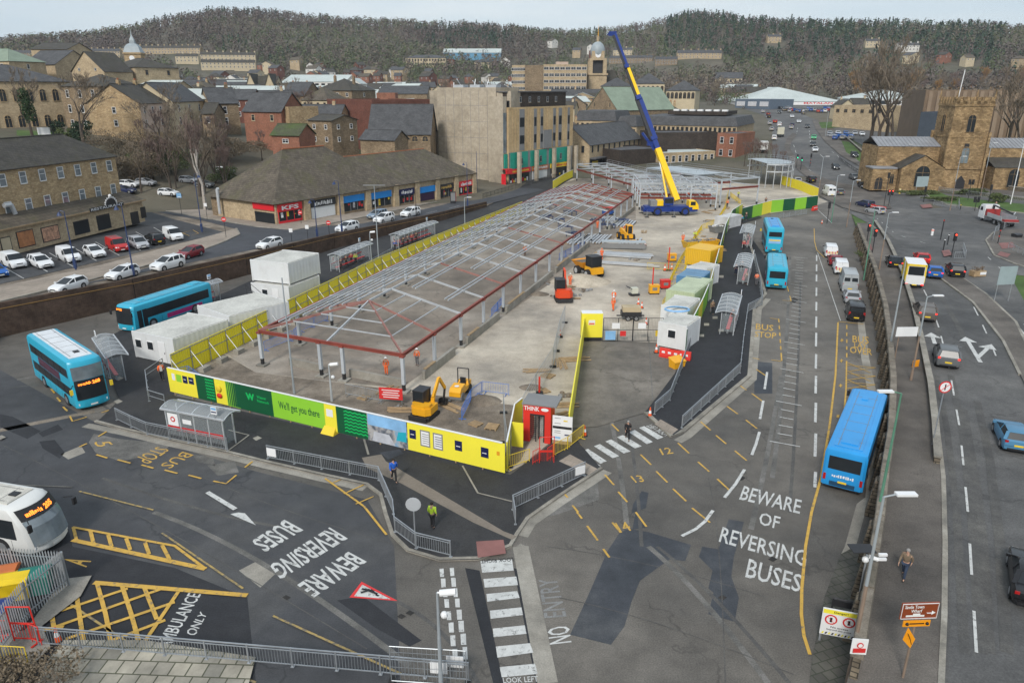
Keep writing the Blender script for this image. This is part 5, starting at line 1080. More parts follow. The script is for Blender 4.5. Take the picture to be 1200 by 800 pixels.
def shelter(p0,p1,label,depth=1.5,sgn=1,flag=True,zf=.12,roof=(2.3,2.75),grp='bus shelters'):
 """p0,p1: feet of the glazed back line; roof reaches sgn*depth to the left of it"""
 a=g(*p0,zf); c=g(*p1,zf); d=c-a; L=d.length; th=thing('bus_shelter',label,'bus shelter',a,math.atan2(d.y,d.x),None); n=max(2,round(L/1.35)); h=2.35; D=depth*sgn
 pb=B(); pb.beam((0,0,0),(0,0,h),.08,.08,GALVL); pr=None
 for k in range(n+1):
  if pr is None: pr=pb.obj('post',th); o=pr
  else: o=pr.copy(); link(o,th)
  o.location=(L*k/n,0,0)
 for x in(0.02,L-.02): o=pr.copy(); link(o,th); o.location=(x,D*.75,0)
 for k in range(n):
  x0=L*k/n+.05; x1=L*(k+1)/n-.05; b=B(); b.bx(x0,x1,-.012,.012,.35,h-.1,SG); gp_=b.obj('glass_panel',th); b=B(); b.bx(x0,x1,-.022,-.012,.98,1.1,REDB); b.bx(x0,x1,.012,.022,.98,1.1,REDB); b.obj('red_band',gp_)
  if k==0: b=B(); b.bx(x0+.12,x1-.12,-.035,-.024,1.15,2.1,WH); b.tube(((x0+x1)/2,-.04,1.65),((x0+x1)/2,-.045,1.65),.22,REDB,14); b.tube(((x0+x1)/2,-.045,1.65),((x0+x1)/2,-.05,1.65),.12,WH,12); b.obj('poster',gp_)
  if k==1: b=B(); b.bx(x0+.2,x1-.2,-.035,-.024,1.45,1.8,WH); b.obj('timetable',gp_)
 for x in(.02,L-.02): b=B(); b.bx(x-.012,x+.012,min(.08*sgn,D*.7),max(.08*sgn,D*.7),.35,h-.1,SG); b.obj('end_panel',th)
 b=B(); seg=6; pts=[]
 for k in range(seg+1): f=k/seg; pts.append((-.15*sgn+(D+.3*sgn)*f,h+.03+.42*math.sin(math.pi*(.12+.76*f))-.15))
 for (y0,z0),(y1,z1) in zip(pts,pts[1:]): b.add([(-.3,y0,z0),(L+.3,y0,z0),(L+.3,y1,z1),(-.3,y1,z1)],[(0,1,2,3)],SGR)
 b.obj('roof_glazing',th); b=B()
 for k in range(n+1):
  x=-.3+(L+.6)*k/n
  for (y0,z0),(y1,z1) in zip(pts,pts[1:]): b.beam((x,y0,z0),(x,y1,z1),.06,.06,GALVL)
 for (y,z) in(pts[0],pts[-1]): b.beam((-.3,y,z),(L+.3,y,z),.09,.12,GALVL)
 b.obj('roof_frame',th); b=B(); b.bx(.4,L-.4,D*.25,D*.45,.5,.56,REDB); b.bx(.5,.6,D*.3,D*.4,0,.5,GALV); b.bx(L-.6,L-.5,D*.3,D*.4,0,.5,GALV); b.obj('bench',th)
 if flag: b=B(); b.tube((L-.5,-.1,h),(L-.5,-.1,h+.5),.03,GALV,5); b.box((L-.5,-.1,h+.65),(.5,.06,.55),WH); b.box((L-.5,-.135,h+.8),(.44,.008,.2),SKYP); b.box((L-.5,-.135,h+.55),(.44,.008,.1),NAVY); b.obj('stop_flag',th)
 return th
shelter((199,513),(265,526.5),'nearest grey bus shelter with curved glass roof and red band',1.4,1)
shelter((131,449),(116,425),'glass roofed bus shelter beside the white roofed double decker',1.5,-1)
shelter((206,365),(252,351),'bus shelter beside the turquoise single decker on the far side',1.3,-1)
shelter((388,318),(424,303),'bus shelter with waiting people left of the tall twin lamp',1.8,-1)
shelter((459,292),(502,276),'long flat bus shelter full of people beyond the yellow hoarding',1.8,-1)
shelter((859,393),(865,371),'nearest of the three shelters on the black footway',1.8,1)
shelter((876,334),(880,319),'middle of the three shelters on the black footway',1.8,1)
shelter((880,291),(882.5,281),'farthest of the three shelters next to the double decker rear',1.8,1)
def cabin(c1,c2,w,h,label,z0=.05,m=CABW,top=CABT,door=None,win=None,name='site_cabin',cat='cabin',side=1,rib=False):
 """c1,c2: photo px of the two top corners of the long/front edge at height z0+h"""
 a=g(*c1,z0+h); c=g(*c2,z0+h); d=Vector((c.x-a.x,c.y-a.y,0)); L=d.length; th=thing(name,label,cat,(a.x,a.y,z0),math.atan2(d.y,d.x)); W=w*side; y0,y1=min(0,W),max(0,W)
 b=B(); b.bx(0,L,y0,y1,.1,h-.08,m,top); b.obj('shell',th); b=B()
 for x in(.06,L-.06):
  for y in(y0+.06,y1-.06): b.bx(x-.08,x+.08,y-.08,y+.08,0,h,m)
 for y in(y0,y1): b.bx(.14,L-.14,y-.02,y+.04,h-.16,h+.01,m)
 b.obj('corner_frame',th); b=B(); b.bx(.15,L-.15,y0+.06,y1-.06,h-.08,h-.02,top); b.obj('roof',th)
 if door is not None: b=B(); b.bx(door,door+.9,y0-.04,y0-.005,.15,2.15,PURW); b.bx(door+.75,door+.82,y0-.07,y0-.04,1.0,1.15,DK); b.obj('door',th)
 for wx in(win or []): b=B(); b.bx(wx,wx+.9,y0-.05,y0-.005,1.1,2.0,PURW); b.bx(wx+.08,wx+.82,y0-.06,y0-.052,1.18,1.92,GLASSD); b.obj('window',th)
 return th
cabin((154,387.5),(202,397),6.6,2.7,'long white site cabin with stained roof nearest the bus',door=3.4,win=[1.9,.3])
cabin((231,357.5),(268,370.5),7.0,2.7,'second long white site cabin behind the nearest one',door=None,win=[2])
cabin((294,331),(338,336),6,2.6,'lower white cabin of the stacked pair',win=[1.5],door=3)
cabin((293,304),(337,308.5),6,2.6,'upper white cabin of the stacked pair with metal stairs',z0=2.7,win=[])
th=thing('external_stairs','black metal stair beside the stacked white cabins','stairs',g(297,366,.05),-.15); b=B()
for k in range(10): b.bx(k*.28,k*.28+.28,-.9,-.1,2.5-k*.25,2.56-k*.25,DK)
b.obj('treads',th); b=B()
for y in(-.95,-.05): b.beam((0,y,2.5),(2.9,y,0),.05,.2,DK); b.beam((0,y,3.5),(2.9,y,1.0),.04,.04,DK)
for x in(0,1,2,2.9): b.beam((x,-.95,2.5-x*.87),(x,-.95,3.5-x*.87),.04,.04,DK)
b.obj('handrail',th)
CG=ribbed('container_green',(.45,.52,.33),.28); CBL=ribbed('container_blue',(.08,.22,.42),.28); CYL=ribbed('container_yellow',(.72,.42,.02),.28); CGT=mat('container_green_roof',(.42,.47,.33),.7,0,.2,.6,fine=.3); CBT=mat('container_blue_roof',(.13,.24,.36),.7,0,.25,.6,fine=.3); TEAL=mat('cabin_teal',(.02,.28,.22),.5,0,.1)
cabin((772,376.5),(805,382.5),3.8,2.6,'white welfare cabin with a square window at the front of the container row',win=[1.0],name='welfare_cabin')
cabin((775,357),(806,361.5),4.6,2.6,'white cabin with a coiled blue hose on its roof',name='site_cabin')
cabin((781,339),(814,343.5),7.5,2.6,'pale green shipping container behind the white cabins',m=CG,top=CGT,name='shipping_container',cat='container')
cabin((793,322.5),(822,326),4.2,2.6,'blue shipping container behind the pale green one',m=CBL,top=CBT,name='shipping_container',cat='container')
cabin((805,311.5),(828,315.5),3.6,2.5,'small white open fronted cabin between the blue and yellow containers',name='site_cabin',door=.3)
cabin((804,290),(833,294),4.5,2.5,'yellow ribbed fuel container with a white sign',m=CYL,top=CYL,name='fuel_container',cat='container')
b=B(); n=20; pts=[(1.3*math.cos(2*math.pi*k/n),.9*math.sin(2*math.pi*k/n),0) for k in range(n+1)]; b.path(pts,.06,SKYP,6); o=b.obj('hose_coil',label='blue hose coiled on the white cabin roof',cat='hose'); o.location=g(793.5,362.5,2.75)
b=B(); b.path([(x*.93,y*.93,.08) for x,y,z in pts],.05,SKYP,6); b.obj('hose_turn',o)
def skip(px,label,m,L=3.6,W=1.7,h=1.1,rz=.4,fill=None):
 th=thing('skip',label,'skip',g(*px,.05),rz); b=B(); b.add([(-L/2+.5,-W/2,0),(L/2-.5,-W/2,0),(L/2-.5,W/2,0),(-L/2+.5,W/2,0),(-L/2,-W/2,h),(L/2,-W/2,h),(L/2,W/2,h),(-L/2,W/2,h)],[(0,1,5,4),(1,2,6,5),(2,3,7,6),(3,0,4,7)],m); b.obj('body',th)
 b=B();
 for s in(-1,1): b.beam((-L/2,s*W/2,h),(L/2,s*W/2,h),.1,.1,m)
 for s in(-1,1): b.beam((s*L/2,-W/2,h),(s*L/2,W/2,h),.1,.1,m)
 b.obj('rim',th)
 b=B(); rr=random.Random(px[0]);
 for k in range(40): q=(rr.uniform(-L/2+.3,L/2-.3),rr.uniform(-W/2+.2,W/2-.2),h-.15+rr.uniform(-.1,.25)); b.box(q,(rr.uniform(.2,.9),rr.uniform(.1,.4),rr.uniform(.05,.3)),rr.choice(fill or [TIMB,GREY,CONC,DIRT]),rr.uniform(0,3))
 b.box((0,0,h-.35),(L-.6,W-.15,.2),DIRT); b.obj('waste_heap',th)
skip((812,290),'yellow skip filled with rubble beside the yellow container',CYL); skip((830,289),'second yellow skip nearer the printed hoarding',YP,3.2)
skip((842,272),'grey skip heaped with white bags and debris',GREY,3.5,fill=[PURW,GREY,CONC,DIRT])
cabin((838,253),(853,255),5,2.2,'pale tarpaulined store at the far end of the skips',m=mat('tarp_white',(.5,.5,.5),.8,0,.2),top=mat('tarp_white'  ,(.5,.5,.5)),name='store_tent',cat='tent')
TYRE=mat('tyre',(.018,.018,.02),.85,0,.1); RIMM=mat('alloy',(.42,.43,.45),.35,.7,.05); PLW=mat('plate_white',(.65,.65,.62),.5,0,0); PLY=mat('plate_yellow',(.75,.52,.03),.5,0,0); HEADL=mat('headlamp',(.65,.68,.7),.12,0,0,1,1.0); TAILL=mat('tail_lamp',(.35,.01,.01),.25,0,0); BRK=glow('brake_lamp',(.9,.03,.02),1.0); TRIM=mat('black_trim',(.018,.018,.02),.5,0,.1)
def wheel(b_r,par,x,y,r,w=.22,m=RIMM):
 s=1 if y>0 else -1; b=B(); b.tube((x,y-s*w/2,r),(x,y+s*w/2,r),r,TYRE,16); o=b.obj('wheel',par); b=B(); b.tube((x,y+s*(w/2-.01),r),(x,y+s*(w/2+.012),r),r*.62,m,10); b.obj('rim',o); return o
def arch(b,x,y,r): s=1 if y>0 else -1; b.tube((x,y-s*.02,r),(x,y+s*.012,r),r*1.2,TRIM,16)
KW=dict(hatch=dict(L=4.2,W=1.78,H=1.47,hood=.95,wb=.23,rt=-.08,rr=-.40,rb=-.475,nose=.62),suv=dict(L=4.5,W=1.85,H=1.66,hood=1.08,wb=.24,rt=-.02,rr=-.42,rb=-.485,nose=.75),
 saloon=dict(L=4.6,W=1.82,H=1.44,hood=.93,wb=.2,rt=-.0,rr=-.24,rb=-.36,nose=.6),estate=dict(L=4.6,W=1.8,H=1.5,hood=.95,wb=.22,rt=-.02,rr=-.45,rb=-.49,nose=.62),mpv=dict(L=4.4,W=1.82,H=1.65,hood=1.05,wb=.3,rt=.08,rr=-.43,rb=-.485,nose=.7),
 van=dict(L=4.7,W=1.85,H=1.85,hood=1.12,wb=.3,rt=.14,rr=-.47,rb=-.49,nose=.75,van=1),bigvan=dict(L=5.6,W=2.0,H=2.45,hood=1.3,wb=.34,rt=.24,rr=-.48,rb=-.495,nose=.9,van=1))
VC={}
def car_mesh(kind,col,brake=False,rails=False,stripe=None,rear=None):
 k=KW[kind]; L,W,H_=k['L'],k['W'],k['H']; hw=W/2; rt=thing('car' if not k.get('van') else 'van','',''); hd=k['hood']; van=k.get('van')
 tw=.80 if not van else .88
 def ring(x,z0,z1,w,c=.1): x*=L; w*=hw; return [(x,-w*.92,z0),(x,-w,z0+.15),(x,-w,z1-c*1.6),(x,-w*.93,z1),(x,w*.93,z1),(x,w,z1-c*1.6),(x,w,z0+.15),(x,w*.92,z0)]
 b=B(); n=k['nose']; bl=hd+.03
 b.loft([ring(.5,.36,n-.05,.72),ring(.488,.26,n+.04,.86),ring(.46,.2,n+.12,.95),ring(.36,.18,hd-.09,.99),ring(k['wb'],.18,hd,1),ring(-.1,.18,bl,1),ring(-.36,.18,bl+.02,.99),ring(-.47,.22,bl,.95),ring(-.495,.3,bl-.1,.9),ring(-.5,.42,bl-.28,.86)],col)
 b.obj('body',rt,smooth=.6)
 zt=H_
 def corner(x0,x1,s): pass
 wb,rtp,rr,rb=k['wb']*L,k['rt']*L,k['rr']*L,k['rb']*L; y0=hw*.93; y1=hw*tw*.93; zb=hd-.02
 b=B(); gm=GLASSD
 hull=[(wb,-y0,zb),(rb,-y0,zb),(rb,y0,zb),(wb,y0,zb),(rtp,-y1,zt-.07),(rr,-y1,zt-.07),(rr,y1,zt-.07),(rtp,y1,zt-.07)]
 if van:
  b.add(hull,[(2,3,7,6),(0,1,5,4)],col); b.add(hull,[(1,2,6,5)],col); b.add(hull,[(3,0,4,7)],gm); b.obj('cabin',rt)
  b=B();
  for s in(-1,1):
   xa=wb-.28*(1 if kind=='van' else 1.3); xb=xa-.95; f=lambda x,z,s=s:(x,s*(y0+(y1-y0)*((z-zb)/(zt-.07-zb))+.012),z); z2=zb+(zt-zb)*.62
   b.add([f(xa,zb+.06),f(xb,zb+.06),f(xb,z2),f(xa-.32,z2)],[(0,1,2,3)],gm)
  b.obj('side_window',rt)
  if rear!='blank':
   b=B(); f=lambda y,z:(rb+(rr-rb)*((z-zb)/(zt-.07-zb))-.012,y,z);
   if kind=='van': b.add([f(-.7,zb+.1),f(.7,zb+.1),f(.62,zt-.25),f(-.62,zt-.25)],[(0,1,2,3)],gm)
   else: b.add([f(-.8,zb+.2),f(-.1,zb+.2),f(-.1,zt-.5),f(-.75,zt-.5)],[(0,1,2,3)],gm); b.add([f(.1,zb+.2),f(.8,zb+.2),f(.75,zt-.5),f(.1,zt-.5)],[(0,1,2,3)],gm)
   b.obj('rear_window',rt)
  b=B(); b.beam((rb-.02,0,.45),(rr-.015,0,zt-.12),.02,.02,TRIM); b.beam((-L*.1,-y0-.03,.5),(-L*.1,-y1-.0,zt-.2),.015,.015,TRIM); b.obj('door_seam',rt)
 else:
  b.add(hull,[(0,1,5,4),(1,2,6,5),(2,3,7,6),(3,0,4,7)],gm); b.obj('windows',rt)
  b=B()
  for s in(-1,1):
   q=lambda f,s=s:(wb+(rtp-wb)*f,s*(y0+(y1-y0)*f),zb+(zt-.07-zb)*f)
   b.beam((wb,s*y0,zb),(rtp,s*y1,zt-.06),.08,.06,col); b.beam((rb,s*y0,zb),(rr,s*y1,zt-.06),.2,.12,col)
   b.beam((-.08*L,s*(y0+.01),zb),(-.10*L,s*(y1+.01),zt-.07),.09,.04,col);
   if kind in('suv','mpv','estate'): b.beam((-.3*L,s*(y0+.01),zb),(-.32*L,s*(y1+.01),zt-.07),.1,.04,col)
  b.obj('pillars',rt)
 b=B(); rx=rtp; b.add([(rx+.06,-y1,zt-.08),(rr-.05,-y1,zt-.08),(rr-.05,y1,zt-.08),(rx+.06,y1,zt-.08),(rx-.1,-y1*.86,zt),(rr+.1,-y1*.86,zt-.01),(rr+.1,y1*.86,zt-.01),(rx-.1,y1*.86,zt)],[(0,1,5,4),(1,2,6,5),(2,3,7,6),(3,0,4,7),(4,5,6,7)],col)
 b.obj('roof',rt,smooth=.9)
 if rails:
  b=B()
  for s in(-1,1): b.beam((rx-.2,s*y1*.85,zt+.06),(rr+.2,s*y1*.85,zt+.06),.04,.04,GALV);
  for f in(.2,.5,.8):
   if van: x=rx+(rr-rx)*f; b.beam((x,-y1*.85,zt+.08),(x,y1*.85,zt+.08),.04,.04,GALV)
   for s in(-1,1): x=rx+(rr-rx)*f; b.beam((x,s*y1*.85,zt-.02),(x,s*y1*.85,zt+.06),.04,.04,GALV)
  b.obj('roof_rails',rt)
 r=.31 if kind in('hatch','saloon','estate') else .35
 ab=B()
 for x in(L*.31,-L*.3):
  for s in(-1,1): arch(ab,x,s*(hw-.012),r)
 ab.obj('wheel_arches',rt)
 for x in(L*.31,-L*.3):
  for s in(-1,1): wheel(None,rt,x,s*(hw-.1),r)
 for s in(-1,1):
  b=B(); b.add([(L*.487,s*hw*.84,n-.06),(L*.45,s*hw*.965,n-.02),(L*.44,s*hw*.965,n+.11),(L*.474,s*hw*.8,n+.10),(L*.497,s*hw*.5,n-.04),(L*.482,s*hw*.5,n+.07)],[(0,1,2,3),(4,0,3,5)],HEADL);
  for i,v in enumerate(b.v): v.x+=.015; v.y+=s*.01
  b.obj('headlight',rt)
  b=B(); b.box((-L*.492,s*hw*.80,bl-.12 if not van else 1.0),(.05,.2,.15 if not van else .4),BRK if brake else TAILL); b.obj('tail_light',rt)
  b=B(); b.box((wb-.22,s*(hw+.1),hd+.07),(.14,.2,.14),col if not van else TRIM); b.obj('mirror',rt)
 b=B(); b.box((L*.5+.005,0,.42),(.02,.52,.12),PLW); b.box((L*.497,0,.3),(.03,W*.6,.1),TRIM); b.box((L*.498,0,n-.06),(.03,W*.38,.12),TRIM); b.obj('front_plate',rt)
 b=B(); b.box((-L*.5-.01,0,.62 if not van else .55),(.03,.52,.12),PLY); b.box((-L*.497,0,.33),(.03,W*.7,.14),TRIM); b.obj('rear_plate',rt)
 if stripe:
  b=B()
  for j in range(8):
   y=-.8+j*.2; b.add([(-L*.5-.03,y,.7),(-L*.5-.03,y+.12,.7),(-L*.5-.03,y+.22,1.05),(-L*.5-.03,y+.1,1.05)],[(0,1,2,3)],RBAR if j%2 else YBAR)
  b.obj('chevrons',rt)
 return rt
COLS=dict(white=paint('white',(.68,.69,.70)),black=paint('black',(.012,.012,.014),.25),grey=paint('grey',(.11,.115,.12)),silver=paint('silver',(.34,.35,.37),.3),red=paint('red',(.42,.015,.015)),dred=paint('dark_red',(.2,.012,.02)),blue=paint('blue',(.01,.10,.38)),lblue=paint('light_blue',(.07,.2,.33)),dblue=paint('dark_blue',(.012,.02,.07)),green=paint('green',(.02,.45,.15)),bluegrey=paint('blue_grey',(.17,.23,.3)),brown=paint('bronze',(.10,.085,.075)),lgrey=paint('light_grey',(.33,.35,.36),.3))
def head(px,to,zf):
 a=gz(*px,zf) if callable(zf) else g(*px,zf); c=gz(*to,zf) if callable(zf) else g(*to,zf); return a,math.atan2(c.y-a.y,c.x-a.x)
def place(kind,col,px,to,label,zf=0,grp=None,cat=None,flip=False,**kw):
 key=(kind,col,tuple(sorted(kw.items()))); a,rz=head(px,to,zf)
 if flip: rz+=math.pi
 if key in VC: o=dup(VC[key],a,rz,label,grp)
 else: o=car_mesh(kind,COLS[col],**kw); VC[key]=o; o.location=a; o.rotation_euler=(0,0,rz)
 o['label']=label; o['category']=cat or ('van' if 'van' in kind else 'car')
 if grp: o['group']=grp
 elif 'group' in o: del o['group']
 return o
zr=lambda x,y:zL(x,y)+.03
for r in (('hatch','white',(81,340),(55,347),'white hatchback at the left end of the moving line on the upper road'),('hatch','white',(144,325),(118,332),'white hatchback second from the left on the upper road'),('suv','white',(197,314.5),(171,321),'white hatchback with roof glass behind the dark red car'),
 ('hatch','dred',(223,301),(199,307.5),'dark red hatchback on the upper road'),('hatch','white',(316,290),(292,295.5),'white hatchback passing behind the stacked cabins'),('suv','white',(407,271),(383,276),'white hatchback below the white shop shutter'),
 ('estate','bluegrey',(442,255),(420,259.5),'blue grey estate car in the far lane of the upper road'),('suv','white',(450,260),(428,264.5),'white off roader in the near lane beside the twin headed lamp'),('suv','white',(481,253),(460,257),'white car furthest right in the queue on the upper road')):
 place(r[0],r[1],r[2],r[3],r[4],zr)
cp=lambda x,y:zL(x,y)+.04
for k,c,p,l,kw in (('van','white',(17,312),'white van at the left end of the car park row',{}),('estate','white',(49,312),'white hatchback between two white vans in the car park',{}),('van','white',(81.5,305),'white panel van with black side strip in the middle of the car park',{}),('hatch','white',(112,300),'white hatchback beside the red van in the car park',{}),
  ('van','red',(138,293),'red van with a roof rack in the car park',dict(rails=True)),('mpv','silver',(163,290),'silver people carrier beside the red van',{}),('van','white',(203.5,280),'white van at the right end of the car park row',{})):
 place(k,c,p,(p[0]+20,p[1]+8),l,cp,None,**kw)
place('suv','black',(182,285),(162,277),'black off roader reversed between the silver car and the white van',cp); place('hatch','blue',(-4,323),(16,331),'blue car cut by the left edge of the photo',cp)
pk=lambda *a,**k:place(*a,**k)
pk('van','white',(972.5,299),(969,290),'white van with red and yellow chevrons at the head of the layover queue',0,rear='blank',stripe=True)
pk('hatch','dred',(977.5,309),(974.5,300),'dark red car between the two chevron vans',0); pk('van','white',(984,318),(981,309),'second white chevron van behind the dark red car',0,rear='blank',stripe=True)
pk('bigvan','lgrey',(993,337),(989.5,327),'large silver grey van in the layover queue',0); pk('hatch','silver',(997,352),(994,342),'silver hatchback squeezed between the grey and black vans',0); pk('van','black',(1001,371),(998.5,361),'black van at the tail of the layover queue',0)
zrd=lambda x,y:far(x,y)+.05
zrd.march=True
pk('saloon','black',(1047,311),(1038,297),'black saloon braking left of the yellow box van',zrd,brake=True); pk('hatch','red',(1079,307),(1070,294),'red hatchback braking at the stop line',zrd,brake=True)
pk('hatch','blue',(1093,323),(1083,308),'bright blue hatchback right of the yellow box van',zrd,brake=True); pk('suv','black',(1118,322),(1108,309),'black off roader in the right hand lane by the central island',zrd,brake=True)
pk('suv','brown',(1082,371),(1073,354),'bronze grey off roader alone behind the yellow box van',zrd,brake=True); pk('suv','grey',(1107.5,423),(1102,400),'dark grey off roader driving past the big white lane arrow',zrd,brake=True)
pk('hatch','lblue',(1184,517),(1172,492),'light blue hatchback at the right edge of the carriageway',zrd); pk('saloon','black',(1206,686),(1201,640),'black car cut off by the right edge of the photo',zrd)
pk('hatch','silver',(1025,250),(1010,247),'silver hatchback crossing the junction',zrd,flip=False); pk('estate','dblue',(1013,242),(1000,239),'dark blue estate car beside the red barriers at the junction',zrd)
pk('saloon','grey',(1001,210),(1015,216),'grey saloon coming down towards the junction',zrd); pk('saloon','black',(1011,220),(1026,227),'black saloon nearest the junction on the far carriageway',zrd); pk('hatch','black',(979,198),(985,203),'dark hatchback by the grass slope',zrd)
pk('bigvan','white',(971,229),(957,222),'large white van leaving beside the yellow hoarding',zrd); pk('hatch','grey',(983,228),(975,223),'grey car hidden behind the large white van',zrd); pk('suv','black',(950,213),(942,207),'black off roader beyond the large white van',zrd); pk('hatch','silver',(933,214),(925,208),'silver car behind the yellow hoarding end',zrd)
pk('hatch','green',(953.5,163),(953,168),'bright green car on the main road',zrd); pk('saloon','black',(952.5,171),(953,176),'black car behind the bright green one',zrd); pk('hatch','white',(955,177.5),(957,183),'white headlit car following the black one',zrd)
for i,(k,c,x,y,tx_,ty,l) in enumerate((('van','white',907,164,906,158,'white van in the queue beside the white lorry'),('hatch','red',908,144,905,140,'red car in the far queue'),('saloon','black',901,138,898,134,'black car at the far left of the queue'),('hatch','silver',927,151,926,147,'silver car in the middle of the far queue'),
  ('suv','black',946,150,948,153,'dark car by the far traffic island'),('hatch','white',936,144,938,147,'white car coming out of the far bend'),('hatch','white',928,138,930,141,'white car further back in the far bend'),('van','white',913,148,911,143,'white van in the far queue behind the red car'),
  ('hatch','dblue',928,148,927,144,'dark blue car beside the silver one'),('hatch','silver',902,146,899,141,'silver car beside the roundabout approach'),('suv','black',913,133,916,136,'black off roader on the far bridge road'),('hatch','white',866,119,868,123,'white car on the road by the town hill'),
  ('hatch','blue',882,124,884,127,'blue car on the road by the retail park'),('hatch','black',871,127,873,130,'black car near the retail park entrance'),('hatch','silver',904,153,902,148,'silver car queuing beside the brick office'),('saloon','dred',900,135,897,132,'dark red car at the back of the far queue'),
  ('suv','silver',894,132,891,129,'silver off roader at the tail of the far queue'),('hatch','grey',941,134,938,132,'grey car by the sandstone bank'))):
 pk(k,c,(x,y),(tx_,ty),l,zrd)
pkz=lambda x,y:max(far(x,y),T(x,y))+.2
pkz.march=True
for i,(k,c,x,y,l) in enumerate((('suv','black',1001,184,'dark car parked below the churchyard trees'),('hatch','silver',1026,189,'silver car parked by the church porch'),('mpv','red',1030,197,'red car parked by the church porch'),('hatch','white',1033,206,'white car parked in front of the church wall'),('hatch','white',1037,202,'white car tucked behind the one by the church wall'),('hatch','white',1010,159,'white car parked among the churchyard trees'),('hatch','silver',996,160,'pale car parked left of the churchyard trees'))):
 pk(k,c,(x,y),(x+4,y+3),l,pkz)
rr=random.Random(3); gl_='cars in the small park above the roundabout'
for i in range(10): pk('hatch',rr.choice(['white','silver','grey','blue']),(972+i*3.2+rr.uniform(-1,1),158+(i%3)*2.6),(975+i*3.2,161),'small parked car in the cluster above the roundabout grass',pkz,gl_)
for i in range(26): pk(rr.choice(['hatch','suv']),rr.choice(['white','silver','grey','red','blue','black']),(916+i*2.4+rr.uniform(-1,1),128+rr.choice([0,2.2,3.6])),(918+i*2.4,129+rr.uniform(-1,2)),'car parked in front of the white retail shed',pkz,'cars at the retail park')
tz=lambda x,y:T(x,y)
tz.march=True
for x,y,c,l in ((152,219,'white','white car parked under the bare trees behind the stone terrace'),(172,217,'silver','silver car parked under the bare trees'),(222,214,'silver','pale car behind the birch tree'),(240,219,'grey','grey car behind the birch tree'),(198,229,'white','white car half hidden by the hedge'),(264,203,'white','white car beside the long slate roof'),
   (308,166,'white','white car in the yard beside the red brick shed'),(318,168,'silver','silver car in the yard beside the red brick shed'),(328,168,'silver','pale car nearest the red brick shed'),(183,176,'white','white car in front of the pale stone terrace'),(148,226,'dblue','dark car by the side road hedge')):
 pk('hatch',c,(x,y),(x+9,y+2),l,tz)
def boxvan(px,to,zf,label):
 a,rz=head(px,to,zf); t=thing('box_van',label,'van',a,rz); b=B(); b.bx(-3.1,.9,-1.05,1.05,.75,3.0,PURW,PURW); b.obj('box_body',t)
 b=B();
 for s in(-1,1): b.bx(-3.12,.92,s*1.05-.02,s*1.05+.02,.9,2.92,YBAR); b.bx(-3.14,-3.1,s*.98-.08,s*.98+.08,.8,3.0,YBAR)
 b.bx(-3.14,-3.1,-1,1,2.75,2.99,YBAR); b.obj('yellow_trim',t); b=B(); b.bx(-3.13,-3.1,-.85,.85,1.65,2.7,GLASSD); b.obj('rear_window',t); b=B(); b.bx(-3.25,-3.1,-1,1,.55,1.62,CABW); b.obj('tail_lift',t)
 b=B(); b.loft([[(x,-.95*w_,.45),(x,-w_,.7),(x,-w_,z),(x,w_,z),(x,w_,.7),(x,.95*w_,.45)] for x,z,w_ in((.92,2.0,1),(1.6,2.0,1),(2.1,1.3,.98),(2.6,1.1,.93),(2.75,.8,.88))],YBAR); b.obj('cab',t,smooth=.5)
 b=B(); b.add([(1.62,-.85,1.97),(1.62,.85,1.97),(2.12,.9,1.34),(2.12,-.9,1.34)],[(0,1,2,3)],GLASSD);
 for s in(-1,1): b.add([(1.05,s*1.012,1.3),(1.95,s*1.012,1.3),(1.6,s*1.012,1.85),(1.05,s*1.012,1.85)],[(0,1,2,3)],GLASSD)
 b.obj('cab_windows',t)
 for x in(1.9,-2.0):
  for s in(-1,1): wheel(None,t,x,s*.92,.36)
 for s in(-1,1): b=B(); b.box((-3.26,s*.85,.55),(.05,.3,.14),BRK); b.obj('tail_light',t)
 b=B(); b.box((-3.27,0,.5),(.03,.5,.12),PLY); b.obj('rear_plate',t)
boxvan((1067,331),(1058,313),zrd,'yellow and white box van with a glazed rear in the left lane')
